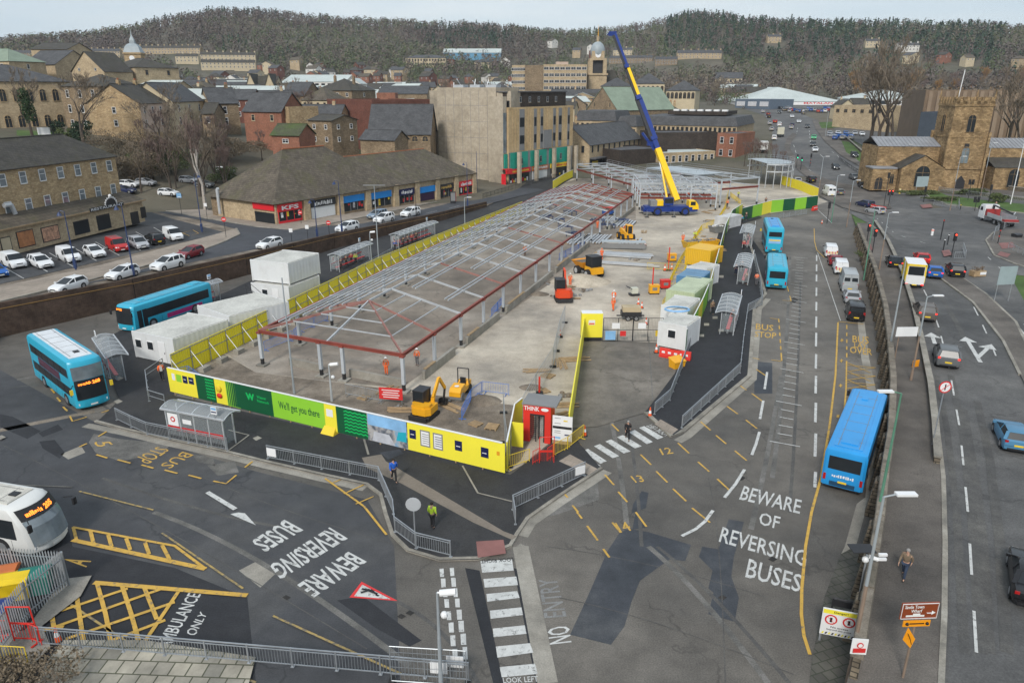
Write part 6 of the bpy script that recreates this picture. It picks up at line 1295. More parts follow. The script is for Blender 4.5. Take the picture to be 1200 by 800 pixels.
def lorry(px,to,zf,label,bodym=None,L=8.5,name='flatbed_lorry',box=None):
 a,rz=head(px,to,zf); t=thing(name,label,'lorry',a,rz); W_=1.25; cm=COLS['white']; x0=L/2
 b=B(); b.loft([[(x,-W_,.5),(x,-W_,z),(x,-W_*.95,z+.12),(x,W_*.95,z+.12),(x,W_,z),(x,W_,.5)] for x,z in((x0-2.2,2.95),(x0-1.0,3.0),(x0-.35,2.8),(x0-.05,1.9),(x0,.9))],cm); b.obj('cab',t,smooth=.5)
 b=B(); b.add([(x0-.33,-1.1,2.72),(x0-.33,1.1,2.72),(x0-.02,1.15,1.85),(x0-.02,-1.15,1.85)],[(0,1,2,3)],GLASSD); b.obj('windscreen',t); b=B(); b.bx(x0-.03,x0+.03,-.9,.9,.7,1.6,TRIM); b.obj('grille',t)
 for s in(-1,1): b=B(); b.add([(x0-1.4,s*1.262,1.9),(x0-.45,s*1.262,1.9),(x0-.6,s*1.262,2.6),(x0-1.4,s*1.262,2.6)],[(0,1,2,3)],GLASSD); b.obj('side_window',t); b=B(); b.box((x0-.2,s*1.45,2.3),(.12,.2,.6),TRIM); b.obj('mirror',t); b=B(); b.box((x0,s*1.0,.75),(.08,.35,.2),HEADL); b.obj('headlight',t)
 b=B(); b.bx(-L/2,x0-2.2,-.45,.45,.7,.95,DK); b.obj('chassis',t)
 if box: b=B(); b.bx(-L/2,x0-2.4,-1.25,1.25,1.0,3.6,box); b.obj('box_body',t)
 else:
  rd=paint('lorry_red',(.3,.03,.03)); b=B(); b.bx(-L/2,x0-2.5,-1.25,1.25,1.0,1.15,GREY); b.obj('flatbed',t); b=B()
  for s in(-1,1): b.bx(-L/2+1.2,x0-3.4,s*1.25-.03,s*1.25+.03,1.15,1.9,GALVL)
  b.obj('side_panels',t); b=B(); b.bx(x0-3.0,x0-2.5,-1.2,1.2,1.15,2.4,rd); b.bx(-L/2,-L/2+1,-1.2,1.2,1.15,1.5,rd); b.obj('bulkhead',t); b=B(); b.beam((x0-2.7,0,2.3),(x0-2.7,0,3.2),.3,.3,DK); b.beam((x0-2.9,0,3.1),(-L/2,0,2.6),.22,.22,DK); b.tube((-L/2-.2,0,2.6),(-L/2+1.2,-.9,2.7),.1,GALVL); b.obj('loader_crane',t)
 for x in(x0-1.3,-.2-L*.12,-L*.32):
  for s in(-1,1): wheel(None,t,x,s*1.08,.5,.3)
lorry((1168,262),(1158,259),zrd,'white cabbed flatbed lorry with red bed and loader crane',L=10)
lorry((914,160),(912,154),zrd,'cream box lorry in the far queue',box=paint('cream',(.5,.48,.38)),L=7,name='box_lorry'); lorry((894,178),(891,170),zrd,'lorry with a pale blue cab behind the bare shrubs',box=paint('pale',(.55,.55,.53)),L=8,name='box_lorry')
BT=paint('bus_turquoise',(.025,.36,.52),.3); BBL=paint('bus_blue',(.02,.27,.62),.3); BWH=paint('bus_white',(.62,.62,.60),.35); AMB=glow('led_amber',(1,.20,.02),2.2); SEATM=mat('advert_dark',(.08,.03,.05),.4,0,.4,2); ROOFW=mat('bus_roof_white',(.62,.64,.66),.5,0,.12,.8)
def bus(pos,rz,L,H_,col,label,roof=None,decks=1,dest='',num='',bow=.25,rake=.05,roofin=.12,W=2.5,adv=None,name='bus',screen_dark=True,white=False,fleet=None):
 t=thing(name,label,'bus',pos,rz); hw=W/2
 def ring(z,ins,fr=0,n=6):
  h=hw-ins; r=.25; p=[]; x1=L-ins-fr
  for k in range(n*2+1): y=-h+2*h*k/(n*2); p.append((x1-bow*(y/h)**2-(.12 if k in(0,n*2) else 0),y,z))
  x0=ins; p+= [(x0+.12,h,z),(x0,h-.15,z),(x0,-h+.15,z),(x0+.12,-h,z)]
  return p
 fr=lambda z:max(0,(z-1.0))*rake
 if white:
  _z=[.3,.38,1.0,H_*.6,H_-.35,H_-.12,H_-.03,H_+1]; _f=[(z,max(0,(z-.9))**1.6*.3) for z in _z]; fr=lambda z:interp(_f,z)
 b=B(); b.loft([ring(.3,.04),ring(.38,0),ring(1.0,0,fr(1.0)),ring(H_*.6,0,fr(H_*.6)),ring(H_-.35,.0,fr(H_-.35)),ring(H_-.12,.06,fr(H_-.12)+.05),ring(H_-.03,.18,fr(H_)+.15),ring(H_,.34,fr(H_)+.3)],col); b.obj('body',t,smooth=.5)
 b=B(); b.bx(.5,L-.9-fr(H_),-hw+.42,hw-.42,H_,H_+.05,roof or col); o=b.obj('roof',t)
 b=B(); b.bx(1.0,1.9,-.5,.5,H_+.05,H_+.12,col if not roof else roof); b.box((L*.78,.1,H_+.08),(.5,.4,.06),TRIM if roof else col); b.obj('roof_hatch',o)
 rows=[(1.25,2.25)] if decks==1 else [(1.15,1.95),(2.75,3.5)]
 if white: rows=[(1.1,2.3)]
 for (z0,z1) in rows:
  for s in(-1,1):
   y=s*(hw+.008); xs=.55; xe=L-.75-fr(z1)
   b=B(); b.bx(xs,xe,min(y,y-s*.01),max(y,y-s*.01),z0,z1,GLASSD); sg=b.obj('side_glazing',t); b=B(); n=int((xe-xs)/1.45)
   for k in range(1,n): x=xs+(xe-xs)*k/n; b.bx(x-.03,x+.03,min(y,y+s*.008),max(y,y+s*.008),z0,z1,TRIM)
   b.bx(xs,xe,min(y,y+s*.006),max(y,y+s*.006),z1-.28,z1-.25,TRIM); b.obj('window_bars',sg)
 def scr(z0,z1,yw,m,off=.02,nm='windscreen',par=t):
  b=B(); vs=[]; n=8
  for z in(z0,max(z0+.05,min(z1-.05,H_*.6)),z1):
   for k in range(n+1): y=-yw+2*yw*k/n; vs.append((L-fr(z)-bow*(y/hw)**2+off+(.05 if white else 0)+.05*(y/hw)**2,y,z))
  fs=[(j*(n+1)+k,j*(n+1)+k+1,(j+1)*(n+1)+k+1,(j+1)*(n+1)+k) for j in range(2) for k in range(n)]; b.add(vs,fs,m); return b.obj(nm,par)
 if decks==2: scr(2.65,3.75,hw-.12,GLASSL); scr(1.0,2.05,hw-.15,GLASSD); dz=2.3; scr(2.05,2.62,hw-.15,TRIM,nm='destination_blind')
 elif white: scr(.75,2.2,hw-.12,GLASSL); scr(2.22,2.85,hw-.12,TRIM,nm='destination_blind'); dz=2.5
 else: scr(.95,2.3,hw-.12,GLASSD); dz=2.52; scr(2.3,2.75,hw-.2,TRIM,nm='destination_blind')
 b=B(); X=L-fr(dz)+.045
 def q(y0,y1,z0,z1):
  f=lambda y,z:(L-fr(z)-bow*(y/hw)**2+(.13 if white else .07),y,z); return [f(y0,z0),f(y1,z0),f(y1,z1),f(y0,z1)]
 if dest: textq(b,dest,q(-.85,.05,dz-.1,dz+.13),AMB,0,.02)
 if num: textq(b,num,q(.15,.75,dz-.13,dz+.16),AMB,0,.04)
 if dest or num: b.obj('destination_text',t)
 b=B(); zr0,zr1=(1.55,2.45) if decks==1 else (2.75,3.5); b.bx(-.02,-.005,-.95,.95,zr0,zr1,GLASSD); b.obj('rear_window',t)
 if decks==2: b=B(); b.bx(-.02,-.005,-.9,.9,1.7,2.4,adv or SKYP); b.bx(-.03,-.02,-.8,.8,2.1,2.3,YBAR); b.obj('rear_advert',t)
 for s in(-1,1):
  b=B(); b.box((-.02,s*(hw-.17),.95),(.05,.16,.42),TAILL); b.obj('tail_light',t)
  b=B(); b.box((L-bow*.7-.06,s*(hw-.35),.62),(.16,.34,.18),HEADL); b.obj('headlight',t)
  b=B(); b.beam((L-.3,s*hw*.95,H_-.45 if decks==1 else 2.3),(L+.1,s*(hw+.2),H_-.5 if decks==1 else 2.2),.05,.05,TRIM); b.box((L+.12,s*(hw+.22),(H_ if decks==1 else 2.7)-.8),(.12,.22,.42),TRIM if decks==1 else YBAR); b.obj('mirror',t)
 b=B()
 for k in range(1,int(L/1.6)): b.bx(k*1.6-.012,k*1.6+.012,-hw+.5,hw-.5,H_+.05,H_+.062,GREY)
 for s in(-.62,.62): b.bx(.6,L-1.3-fr(H_),s-.015,s+.015,H_+.05,H_+.07,GREY)
 b.obj('roof_seams',o)
 b=B()
 for k in range(5): b.bx(-.028,-.006,-.75,.75,.42+k*.06,.45+k*.06,TRIM)
 b.bx(-.04,-.006,-hw+.1,hw-.1,.3,.36,TRIM)
 for s in(-1,1):
  for k in range(1,int(L/1.5)): b.bx(k*1.5,k*1.5+.02,min(s*hw,s*(hw+.006)),max(s*hw,s*(hw+.006)),.4,1.05,TRIM)
 b.obj('panel_seams',t)
 b=B(); b.box((-.03,0,.72),(.03,.52,.12),PLY); b.obj('rear_plate',t); b=B(); b.box((L+.02,0,.5),(.03,.52,.12),PLW); b.obj('front_plate',t)
 if fleet: b=B(); sign_text(b,fleet,(-.03,0,1.12),1.3,.2,(0,-1,0),(0,0,1),WH); b.obj('fleet_name',t)
 b=B(); b.bx(L-1.95-fr(2),L-.75-fr(2),hw+.01,hw+.025,.42,2.3,GLASSD); b.bx(L-1.38-fr(2),L-1.32-fr(2),hw+.026,hw+.035,.42,2.3,col); b.obj('door',t)
 if adv: b=B(); b.bx(L*.22,L*.72,-hw-.014,-hw-.008,2.0 if decks==2 else .55,2.72 if decks==2 else 1.15,adv); b.obj('side_advert',t)
 if decks==1: b=B(); b.bx(L*.15,L*.6,hw+.008,hw+.014,.5,1.0,mat('bus_magenta',(.35,.02,.15),.4,0,.1)) ; b.obj('side_stripe',t)
 ab=B()
 for x in(L*.77,L*.25):
  for s in(-1,1): arch(ab,x,s*(hw-.005),.47)
 ab.obj('wheel_arches',t)
 for x in(L*.77,L*.25):
  for s in(-1,1): wheel(None,t,x,s*(hw-.13),.48,.3)
 return t
bus((21.05,40.35,0),1.0186,12.0,2.95,BBL,'bright blue single decker bus angled in the layover bay seen from behind',fleet='~~~~~~~~~~~')
bus((-41.74,60.54,0),-.7419,10.9,4.25,BT,'turquoise double decker bus with a white roof and amber destination display',roof=ROOFW,decks=2,dest='~~~~~~~',num='268',adv=SEATM)
bus((33.98,89.7,0),1.256,9.8,2.95,BT,'turquoise single decker bus at the stop behind the double decker')
p=g(906,298); q=g(897,272); bus(p,math.atan2(q.y-p.y,q.x-p.x),10.5,4.2,BT,'turquoise double decker bus seen from behind at the far shelter',decks=2,roof=BBL)
p=g(147,390); q=g(256,352); rz=math.atan2(p.y-q.y,p.x-q.x); bus((p.x-11.4*math.cos(rz),p.y-11.4*math.sin(rz),0),rz,11.4,2.95,BT,'turquoise single decker bus standing along the brown retaining wall',dest='~~~~~~',num='')
p=g(66,641); r0=g(0,577,2.95); r1=g(54,586,2.95); rz=math.atan2(r1.y-r0.y,r1.x-r0.x); bus((p.x-10.5*math.cos(rz),p.y-10.5*math.sin(rz),0),rz,10.7,3.0,BWH,'white single decker bus with a big sloping windscreen showing number 205',roof=mat('dirty_white_roof',(.5,.48,.43),.7,0,.35,1.2,fine=.4),dest='~~~~~~~~~',num='205',bow=.5,white=True)
def tracks(t,L=2.0,g_=1.5,w=.35,h=.45):
 for s in(-1,1):
  b=B(); y=s*g_/2; pts=[(L/2*.75,h),(L/2,h*.75),(L/2,h*.3),(L/2*.8,0),(-L/2*.8,0),(-L/2,h*.3),(-L/2,h*.75),(-L/2*.75,h)]
  b.loft([[(x,y-w/2,z) for x,z in pts],[(x,y+w/2,z) for x,z in pts]],RUB); b.obj('track',t)
def excav(px,to,label,col,s=1.0,cabm=DK,pose=((.9,1.5),(2.0,2.9),(3.0,1.6),(2.7,.5))):
 a,rz=head(px,to,.03); t=thing('mini_excavator',label,'excavator',a,rz); tracks(t); b=B(); b.bx(-.9,.9,-.5,.5,.25,.5,DK); b.obj('undercarriage',t)
 b=B(); b.prism([(.8,-.85),(.8,.85),(-.6,.95),(-1.0,.6),(-1.0,-.6),(-.6,-.95)],.52,1.15,col); b.prism([(-.1,-.8),(-.1,.8),(-.6,.85),(-.95,.5),(-.95,-.5),(-.6,-.85)],1.15,1.45,col); b.obj('body',t,smooth=.4);
 b=B(); b.bx(-.35,.85,-.1,.85,1.15,2.35,GLASSD); b.obj('cab_glass',t); b=B()
 for x in(-.35,.85):
  for y in(-.1,.85): b.beam((x,y,1.15),(x,y,2.4),.09,.09,cabm)
 b.bx(-.42,.92,-.17,.92,2.36,2.46,cabm); b.bx(-.36,.87,-.12,.87,1.15,1.3,cabm); b.obj('cab_frame',t)
 b=B(); P_=[(.8,-.35,1.0)]+[(x,-.35,z) for x,z in pose]; b.beam(P_[0],P_[1],.22,.3,col); b.beam(P_[1],P_[2],.2,.32,col); b.obj('boom',t); b=B(); b.beam(P_[2],P_[3],.18,.26,col); b.obj('dipper_arm',t)
 b=B(); x,y,z=P_[4]; b.beam(P_[3],P_[4],.14,.18,DK); b.add([(x-.25,y-.35,z+.2),(x+.25,y-.35,z+.15),(x+.1,y-.35,z-.4),(x-.35,y-.35,z-.25),(x-.25,y+.35,z+.2),(x+.25,y+.35,z+.15),(x+.1,y+.35,z-.4),(x-.35,y+.35,z-.25)],[(0,1,2,3),(7,6,5,4),(1,5,6,2),(2,6,7,3)],DK); b.obj('bucket',t)
 b=B(); b.box((-1.25,0,.3),(.1,1.7,.4),DK); b.beam((-1.2,-.4,.35),(-.5,-.4,.35),.1,.1,DK); b.beam((-1.2,.4,.35),(-.5,.4,.35),.1,.1,DK); b.obj('dozer_blade',t)
 b=B(); b.tube(Vector((.9,-.35,1.2)),Vector(P_[1]).lerp(Vector(P_[2]),.4)+V(.1,0,-.2),.05,GALVL); b.obj('ram',t); t.scale=(s,)*3; return t
excav((498,488),(516,474),'yellow mini excavator with a dark cab behind the yellow hoarding',YP,.92)
excav((660,352),(652,338),'red and black mini excavator by the canopy columns',ORR,1.1,pose=((.9,1.6),(1.4,3.0),(2.2,3.1),(2.5,1.6)))
def dumper(px,to,label,s=1,body=True):
 a,rz=head(px,to,.03); t=thing('site_dumper',label,'dumper',a,rz)
 for x in(1.2,-1.1):
  for s_ in(-1,1): wheel(None,t,x,s_*.9,.55,.45,mat('grey_rim',(.4,.4,.4)))
 b=B(); b.bx(-2.0,-.2,-.75,.75,.6,1.35,YP); b.bx(-.3,1.6,-.35,.35,.5,.8,DK); b.obj('chassis',t,smooth=.4); b=B(); b.add([(.2,-.7,.95),(1.9,-.7,.95),(1.9,.7,.95),(.2,.7,.95),(-.1,-1.05,1.75),(2.5,-1.05,1.6),(2.5,1.05,1.6),(-.1,1.05,1.75)],[(0,1,5,4),(1,2,6,5),(2,3,7,6),(3,0,4,7),(0,3,2,1)],mat('skip_orange',(.7,.28,.02),.5,0,.15)); b.obj('skip',t); b=B(); b.add([(0,-.95,1.6),(2.3,-.95,1.5),(2.3,.95,1.5),(0,.95,1.6)],[(0,1,2,3)],DIRT); b.obj('load',t)
 b=B(); b.bx(-1.6,-.35,-.65,.65,1.35,2.5,GLASSD); b.obj('cab_glass',t); b=B()
 for x in(-1.6,-.35):
  for y in(-.65,.65): b.beam((x,y,1.3),(x,y,2.6),.1,.1,DK)
 b.bx(-1.7,-.25,-.75,.75,2.52,2.66,DK); b.obj('cab_frame',t); t.scale=(s,)*3
dumper((690,323),(668,314),'yellow site dumper with an orange skip of earth',1.15)
a,rz=head((733,281),(742,287),.03); t=thing('telehandler','yellow wheeled loader parked in the middle of the haul route','loader',a,rz)
for x in(1.1,-1.1):
 for s_ in(-1,1): wheel(None,t,x,s_*.95,.6,.45,YP)
b=B(); b.bx(-1.9,1.9,-.7,.7,.6,1.2,YP); b.bx(-1.9,-.5,-.6,.6,1.2,1.6,YP); b.obj('chassis',t); b=B(); b.bx(-.4,.9,.0,.85,1.2,2.5,GLASSD); b.obj('cab_glass',t); b=B(); b.bx(-.5,1.0,-.05,.9,2.5,2.62,YP)
for x in(-.4,.9):
 for y in(.02,.85): b.beam((x,y,1.2),(x,y,2.5),.1,.1,YP)
b.obj('cab_frame',t); b=B(); b.beam((-1.6,-.4,1.7),(2.4,-.4,1.2),.3,.35,YP); b.beam((2.4,-.4,1.2),(2.9,-.4,.5),.25,.25,DK); b.obj('boom',t); b=B(); b.box((3.0,0,.3),(.5,1.9,.5),YP); b.obj('bucket',t)
a,rz=head((540,464),(534,471),.03); t=thing('roller','yellow ride on road roller with a roll bar','roller',a,rz); b=B(); b.tube((1.0,-.55,.4),(1.0,.55,.4),.4,GREY,18); b.obj('front_drum',t); b=B(); b.tube((-1.0,-.55,.4),(-1.0,.55,.4),.4,RUB,18); b.obj('rear_wheels',t)
b=B(); b.loft([[(x,-.5,.55),(x,-.5,z),(x,.5,z),(x,.5,.55)] for x,z in((1.5,.95),(1.2,1.25),(.2,1.3),(.1,.9),(-.7,.9),(-.8,1.15),(-1.4,1.1))],YP); b.obj('body',t,smooth=.4); b=B(); b.bx(-.6,-.2,-.25,.25,.95,1.1,TRIM); b.bx(-.7,-.6,-.25,.25,.95,1.5,TRIM); b.obj('seat',t); b=B(); b.path([(-.75,-.5,.9),(-.75,-.5,2.3),(-.75,.5,2.3),(-.75,.5,.9)],.05,DK); b.obj('roll_bar',t); b=B(); b.tube((.15,0,1.1),(-.05,0,1.4),.03,DK); b.obj('steering_column',t); b=B(); b.tube((.9,.0,1.29),(.9,0,1.31),.2,WH,14); b.obj('badge',t); t.scale=(.98,)*3
a=g(784,252,.03); a2=g(816,252,.03); rz=math.atan2(a2.y-a.y,a2.x-a.x)+.04; t=thing('mobile_crane','blue and yellow mobile crane with its boom raised high','crane',a,rz)
b=B(); b.prism([(-5.6,-1.2),(4.2,-1.2),(5.6,-.9),(5.6,.9),(4.2,1.2),(-5.6,1.2)],.85,1.75,BP); b.bx(-5.2,3.6,-1.25,1.25,1.75,1.95,BP); b.obj('carrier',t,smooth=.3)
b=B(); b.loft([[(x,-1.15,1.3),(x,-1.15,z),(x,1.15,z),(x,1.15,1.3)] for x,z in((3.7,3.0),(5.0,3.0),(5.6,2.2),(5.75,1.3))],CY); b.obj('cab',t); b=B(); b.add([(5.02,-1.0,2.92),(5.02,1,2.92),(5.63,1.05,2.15),(5.63,-1.05,2.15)],[(0,1,2,3)],GLASSD); b.bx(4.0,5.0,-1.17,-1.16,2.1,2.85,GLASSD); b.obj('cab_windows',t)
for x in(-2.7,3.0):
 for s_ in(-1,1): o=wheel(None,t,x,s_*1.05,.85,.5,BP)
for x in(-5.2,.3):
 for s_ in(-1,1): b=B(); b.beam((x,s_*1.2,1.2),(x,s_*2.7,1.2),.3,.3,BP); b.beam((x,s_*2.7,1.2),(x,s_*2.7,.1),.16,.16,GREY); b.box((x,s_*2.7,.06),(.8,.8,.1),DK); b.obj('outrigger',t)
b=B(); b.prism([(-3.0,-1.1),(.2,-1.1),(.2,1.1),(-3.0,1.1)],2.05,3.1,CY); b.bx(-4.2,-2.9,-1.2,1.2,1.9,3.1,GREY); b.obj('superstructure',t,smooth=.4); b=B(); b.bx(-1.6,.4,-1.35,-.5,2.1,3.7,BP); b.obj('operator_cab',t); b=B(); b.bx(-1.4,.3,-1.37,-1.355,2.6,3.55,GLASSD); b.bx(.405,.415,-1.25,-.6,2.5,3.55,GLASSD); b.obj('operator_cab_windows',t)
foot=Vector(a)+V(1.0*math.cos(rz)*1.5,.4,2.9); rdir=ray(719,38); dt=depth(foot)*1.0
tip=P(719,38,dt+5)
Mi=Matrix.Translation(Vector(a))@Matrix.Rotation(rz,4,'Z'); Mi=Mi.inverted(); f0=Mi@foot; f1=Mi@tip
segs=[(0,.36,1.15,CY,'boom_section'),(.36,.62,.62,BP,'boom_section'),(.30,.34,1.25,BP,'boom_collar'),(.62,.80,.5,CY,'boom_section'),(.8,1.0,.42,BP,'boom_section')]
segs=[(0,.30,1.0,CY),(.28,.36,.85,BP),(.36,.60,.8,None),(.60,.79,.6,None),(.79,.985,.48,None)]
dirb=(f1-f0)
for i,(u0,u1,w_,m) in enumerate(segs):
 p_=f0+dirb*u0; q_=f0+dirb*u1; b=B()
 if m: b.beam(p_,q_,w_,w_*1.15,m,up=(1,0,0))
 else:
  sidev=V(.28*w_/.7,0,.12); b.beam(p_-sidev,q_-sidev,w_*.5,w_*1.0,DK,up=(1,0,0)); b.beam(p_+sidev,q_+sidev,w_*.5,w_*1.02,(BP,CY,BP)[i-2],up=(1,0,0))
 b.obj('boom_section',t)
b=B(); b.beam(f0+dirb*.59,f0+dirb*.615,.95,1.1,BP,up=(1,0,0)); b.beam(f0+dirb*.78,f0+dirb*.8,.85,.9,BP,up=(1,0,0)); b.beam(f0+dirb*.35,f0+dirb*.37,1.2,1.3,BP,up=(1,0,0)); b.obj('boom_collars',t)
b=B(); b.box(f1+V(-.2,0,-.3),(1.6,.7,.9),BP); b.beam(f1+V(-.6,0,0),f1+V(-1.3,0,-.5),.3,.3,BP); b.obj('boom_head',t)
b=B(); b.beam(f0+dirb*.30+V(-.6,0,-.2),f0+dirb*.40+V(-1.8,0,-.2),.5,.4,BP); b.box(f0+dirb*.34+V(-.9,0,-.3),(1.4,.8,.8),BP); b.obj('jib_bracket',t)
b=B(); b.tube(f0+V(-1.8,0,-.6),f0+dirb*.2+V(-.5,0,-.3),.22,CY,10); b.tube(f0+dirb*.1+V(-1.2,0,-.4),f0+dirb*.24+V(-.4,0,-.3),.14,GALVL,10); b.obj('derrick_ram',t)
a,rz=head((739,374),(748,374),.03); t=thing('towed_generator','beige topped generator trailer standing behind the vehicle gate','generator',a,rz); b=B(); b.bx(-1.1,1.1,-.65,.65,.45,1.0,DK); b.bx(-1.6,1.5,-.1,.1,.4,.5,DK); b.obj('chassis',t); b=B(); b.prism([(-1.0,-.6),(1.0,-.6),(1.0,.6),(-1.0,.6)],1.0,1.55,mat('canvas_beige',(.42,.34,.22),.8,0,.15)); b.obj('canopy',t)
for x in(-.4,.5):
 for s_ in(-1,1): wheel(None,t,x,s_*.65,.3,.18)
t=thing('plate_compactor','small white topped compactor alone on the site floor','compactor',g(743,346,.03),.2); b=B(); b.box((0,0,.15),(1.2,.9,.2),DK); b.obj('base_plate',t); b=B(); b.box((0,0,.65),(.8,.7,.7),mat('off_white',(.5,.5,.42))); b.obj('engine_cover',t); b=B(); b.path([(-.4,-.3,.9),(-1.0,-.3,1.2),(-1.0,.3,1.2),(-.4,.3,.9)],.04,DK); b.obj('handle',t)
def lightbox(px,label,m): t=thing('site_cabinet',label,'cabinet',g(*px,.03),.1); b=B(); b.bx(-.6,.6,-.4,.4,.15,1.1,m); b.obj('casing',t); b=B(); b.bx(-.65,.65,-.45,.45,1.1,1.18,m); b.bx(-.6,-.4,-.4,.4,0,.15,DK); b.bx(.4,.6,-.4,.4,0,.15,DK); b.obj('lid',t); b=B(); b.box((0,-.41,.7),(.6,.02,.4),GREY); b.obj('vent',t)
lightbox((766,344),'yellow site cabinet beside the tall red and white post',YP); lightbox((779,338),'red site cabinet near the blue container',RBAR); lightbox((787,306),'yellow site cabinet by the yellow barrier bend',YP)
for (x,y,h,l) in((764,344,4.2,'tall red goalpost upright near the small generator'),(783,317,4.2,'tall red goalpost upright near the yellow container'),(632,462,2.0,'red marker post behind the turnstile')): t=thing('marker_post',l,'post',g(x,y,.03)); b=B(); b.tube((0,0,0),(0,0,h*.8),.08,RBAR,8); b.obj('shaft',t); b=B(); b.box((0,0,.1),(.6,.6,.2),RUB); b.obj('foot_block',t)
def stack(px,to,n,l,label,w=.25,lay=2,m=GALVL,gap=.55):
 a,rz=head(px,to,.03); t=thing('steel_beam_stack',label,'steel stack',a,rz); rq=random.Random(int(px[0]))
 for k in range(n): b=B(); z=.25; y=k*gap+rq.uniform(-.1,.1); x=rq.uniform(-.6,.6); b.beam((x,y,z),(x+l*rq.uniform(.85,1),y,z),w,w*.8,m); b.beam((x,y,z+w*.5),(x+l*.9,y,z+w*.5),w*1.3,.05,m); b.obj('steel_beam',t)
 for x in(.8,l-.9): b=B(); b.beam((x,-.3,.08),(x,n*gap,.08),.2,.15,TIMB); b.obj('timber_bearer',t)
stack((706,287),(722,272),8,8,'galvanised beams laid out beside the canopy, middle bundle'); stack((722,262),(732,252),7,6,'galvanised beams laid near the crane, left bundle'); stack((737,268),(750,255),8,8,'galvanised beams laid near the crane, right bundle'); stack((700,300),(745,303),5,9,'long galvanised beams on the near side of the steel laydown'); stack((692,309),(736,312),2,10,'two long pale beams lying nearest the dumper'); stack((676,288),(700,268),4,9,'beams leaning under the right eaves of the canopy'); stack((745,290),(757,272),6,7,'galvanised beams on the right side of the steel laydown')
t=thing('metal_decking_sheet','pale bundle of metal decking raised on stillages','decking bundle',g(705,292,.03),-.12); b=B(); b.bx(0,7,0,1.4,1.1,1.3,mat('deck_pale',(.42,.46,.48))); b.obj('sheets',t); b=B()
for x in(.3,3.5,6.6): b.bx(x,x+.1,.1,1.3,0,1.1,GREY)
b.bx(0,7,.0,.05,.2,1.0,GREY); b.obj('stillage',t)
rr=random.Random(5)
for i,(x,y) in enumerate(((655,262),(668,252),(640,258),(663,270),(672,278),(700,262),(712,268),(648,245),(728,282-20))):
 t=thing('steel_trestle','blue painted steel trestle or fixing frame on the slab under the far canopy','trestle',g(x,y,.05),rr.uniform(0,3),'blue trestles under the canopy'); b=B()
 for y_ in(-.6,.6): b.beam((-1.4,y_,.8),(1.4,y_,.8),.14,.14,BLUEP); b.beam((-1.2,y_,0),(-1.2,y_,.8),.1,.1,BLUEP); b.beam((1.2,y_,0),(1.2,y_,.8),.1,.1,BLUEP)
 b.obj('frame',t); b=B(); b.beam((-.5,-1,1.0),(-.5,1,1.0),.16,.2,BLUEP); b.beam((.6,-1,1.0),(.6,1,1.0),.16,.2,GALV); b.obj('cross_beams',t)
t=thing('access_platform','red and blue scissor access platform under the canopy','access platform',g(713,252,.05),.3); b=B(); b.bx(-1.2,1.2,-.6,.6,.3,.9,mat('lift_blue',(.03,.1,.35))); b.obj('base',t); b=B(); b.bx(-1.2,1.2,-.6,.6,1.5,1.6,RBAR); b.obj('platform',t); b=B()
for s in(-.5,.5): b.beam((-1,s,.9),(1,s,1.5),.08,.08,DK); b.beam((1,s,.9),(-1,s,1.5),.08,.08,DK)
b.obj('scissor_arms',t)
for x in(-.8,.8):
 for s in(-1,1): wheel(None,t,x,s*.6,.28,.2)
def heap(px,r,h,m,label,name='sand_heap'):
 c=g(*px,.02); b=B(); n=18; rq=random.Random(int(px[0])); rings=[]
 for j in range(6): f=j/5; rings.append([(r*(1-f)**.8*math.cos(2*math.pi*k/n)*(1+rq.uniform(-.08,.08))*1.3,r*(1-f)**.8*math.sin(2*math.pi*k/n)*(1+rq.uniform(-.08,.08)),h*f*(1+rq.uniform(-.05,.05))) for k in range(n)])
 b.loft(rings,m); o=b.obj(name,smooth=1.5,label=label,cat='heap'); o.location=c
SAND=groundmat('sand',(.42,.36,.28),(.33,.28,.22),(.5,.44,.35),.4,2,0,.2,.95)
heap((680,330),3.2,1.1,SAND,'pale sand heap beside the red excavator'); heap((632,345),1.0,.4,DIRT,'small heap of earth at the foot of a canopy column','earth_heap'); heap((622,452+2),.8,.3,DIRT,'small heap of rubble behind the turnstile fence','rubble_heap'); heap((566,470),1.2,.6,DIRT,'heap of rubble inside the blue barriers','rubble_heap')
def bin4(px,label,m,lid,rz=.3): t=thing('wheelie_bin',label,'bin',g(*px,.12),rz); b=B(); b.add([(-.6,-.45,.15),(.6,-.45,.15),(.6,.45,.15),(-.6,.45,.15),(-.68,-.52,1.15),(.68,-.52,1.15),(.68,.52,1.15),(-.68,.52,1.15)],[(0,1,5,4),(1,2,6,5),(2,3,7,6),(3,0,4,7),(0,3,2,1)],m); b.obj('body',t); b=B(); b.loft([[(-.72,y,1.15),(.72,y,1.15),(.72,y,1.15+z),(-.72,y,1.15+z)] for y,z in((-.56,.05),(-.3,.2),(.2,.25),(.56,.1))],lid); b.obj('lid',t); b=B()
bin4((8,692),'orange lidded wheelie bin at the left edge',GREY,mat('lid_orange',(.5,.14,.04),.5,0,.1)); bin4((22,700),'yellow wheelie bin with twigs on its lid',mat('bin_yellow',(.72,.50,.01),.5,0,.08),mat('bin_yellow',(.6,.4,.01))); bin4((46,694),'green wheelie bin behind the palisade fence',mat('bin_green',(.01,.15,.12),.5,0,.1),mat('bin_green',(.01,.2,.15))); bin4((0,735),'blue lidded bin in the left corner',GREY,BP)
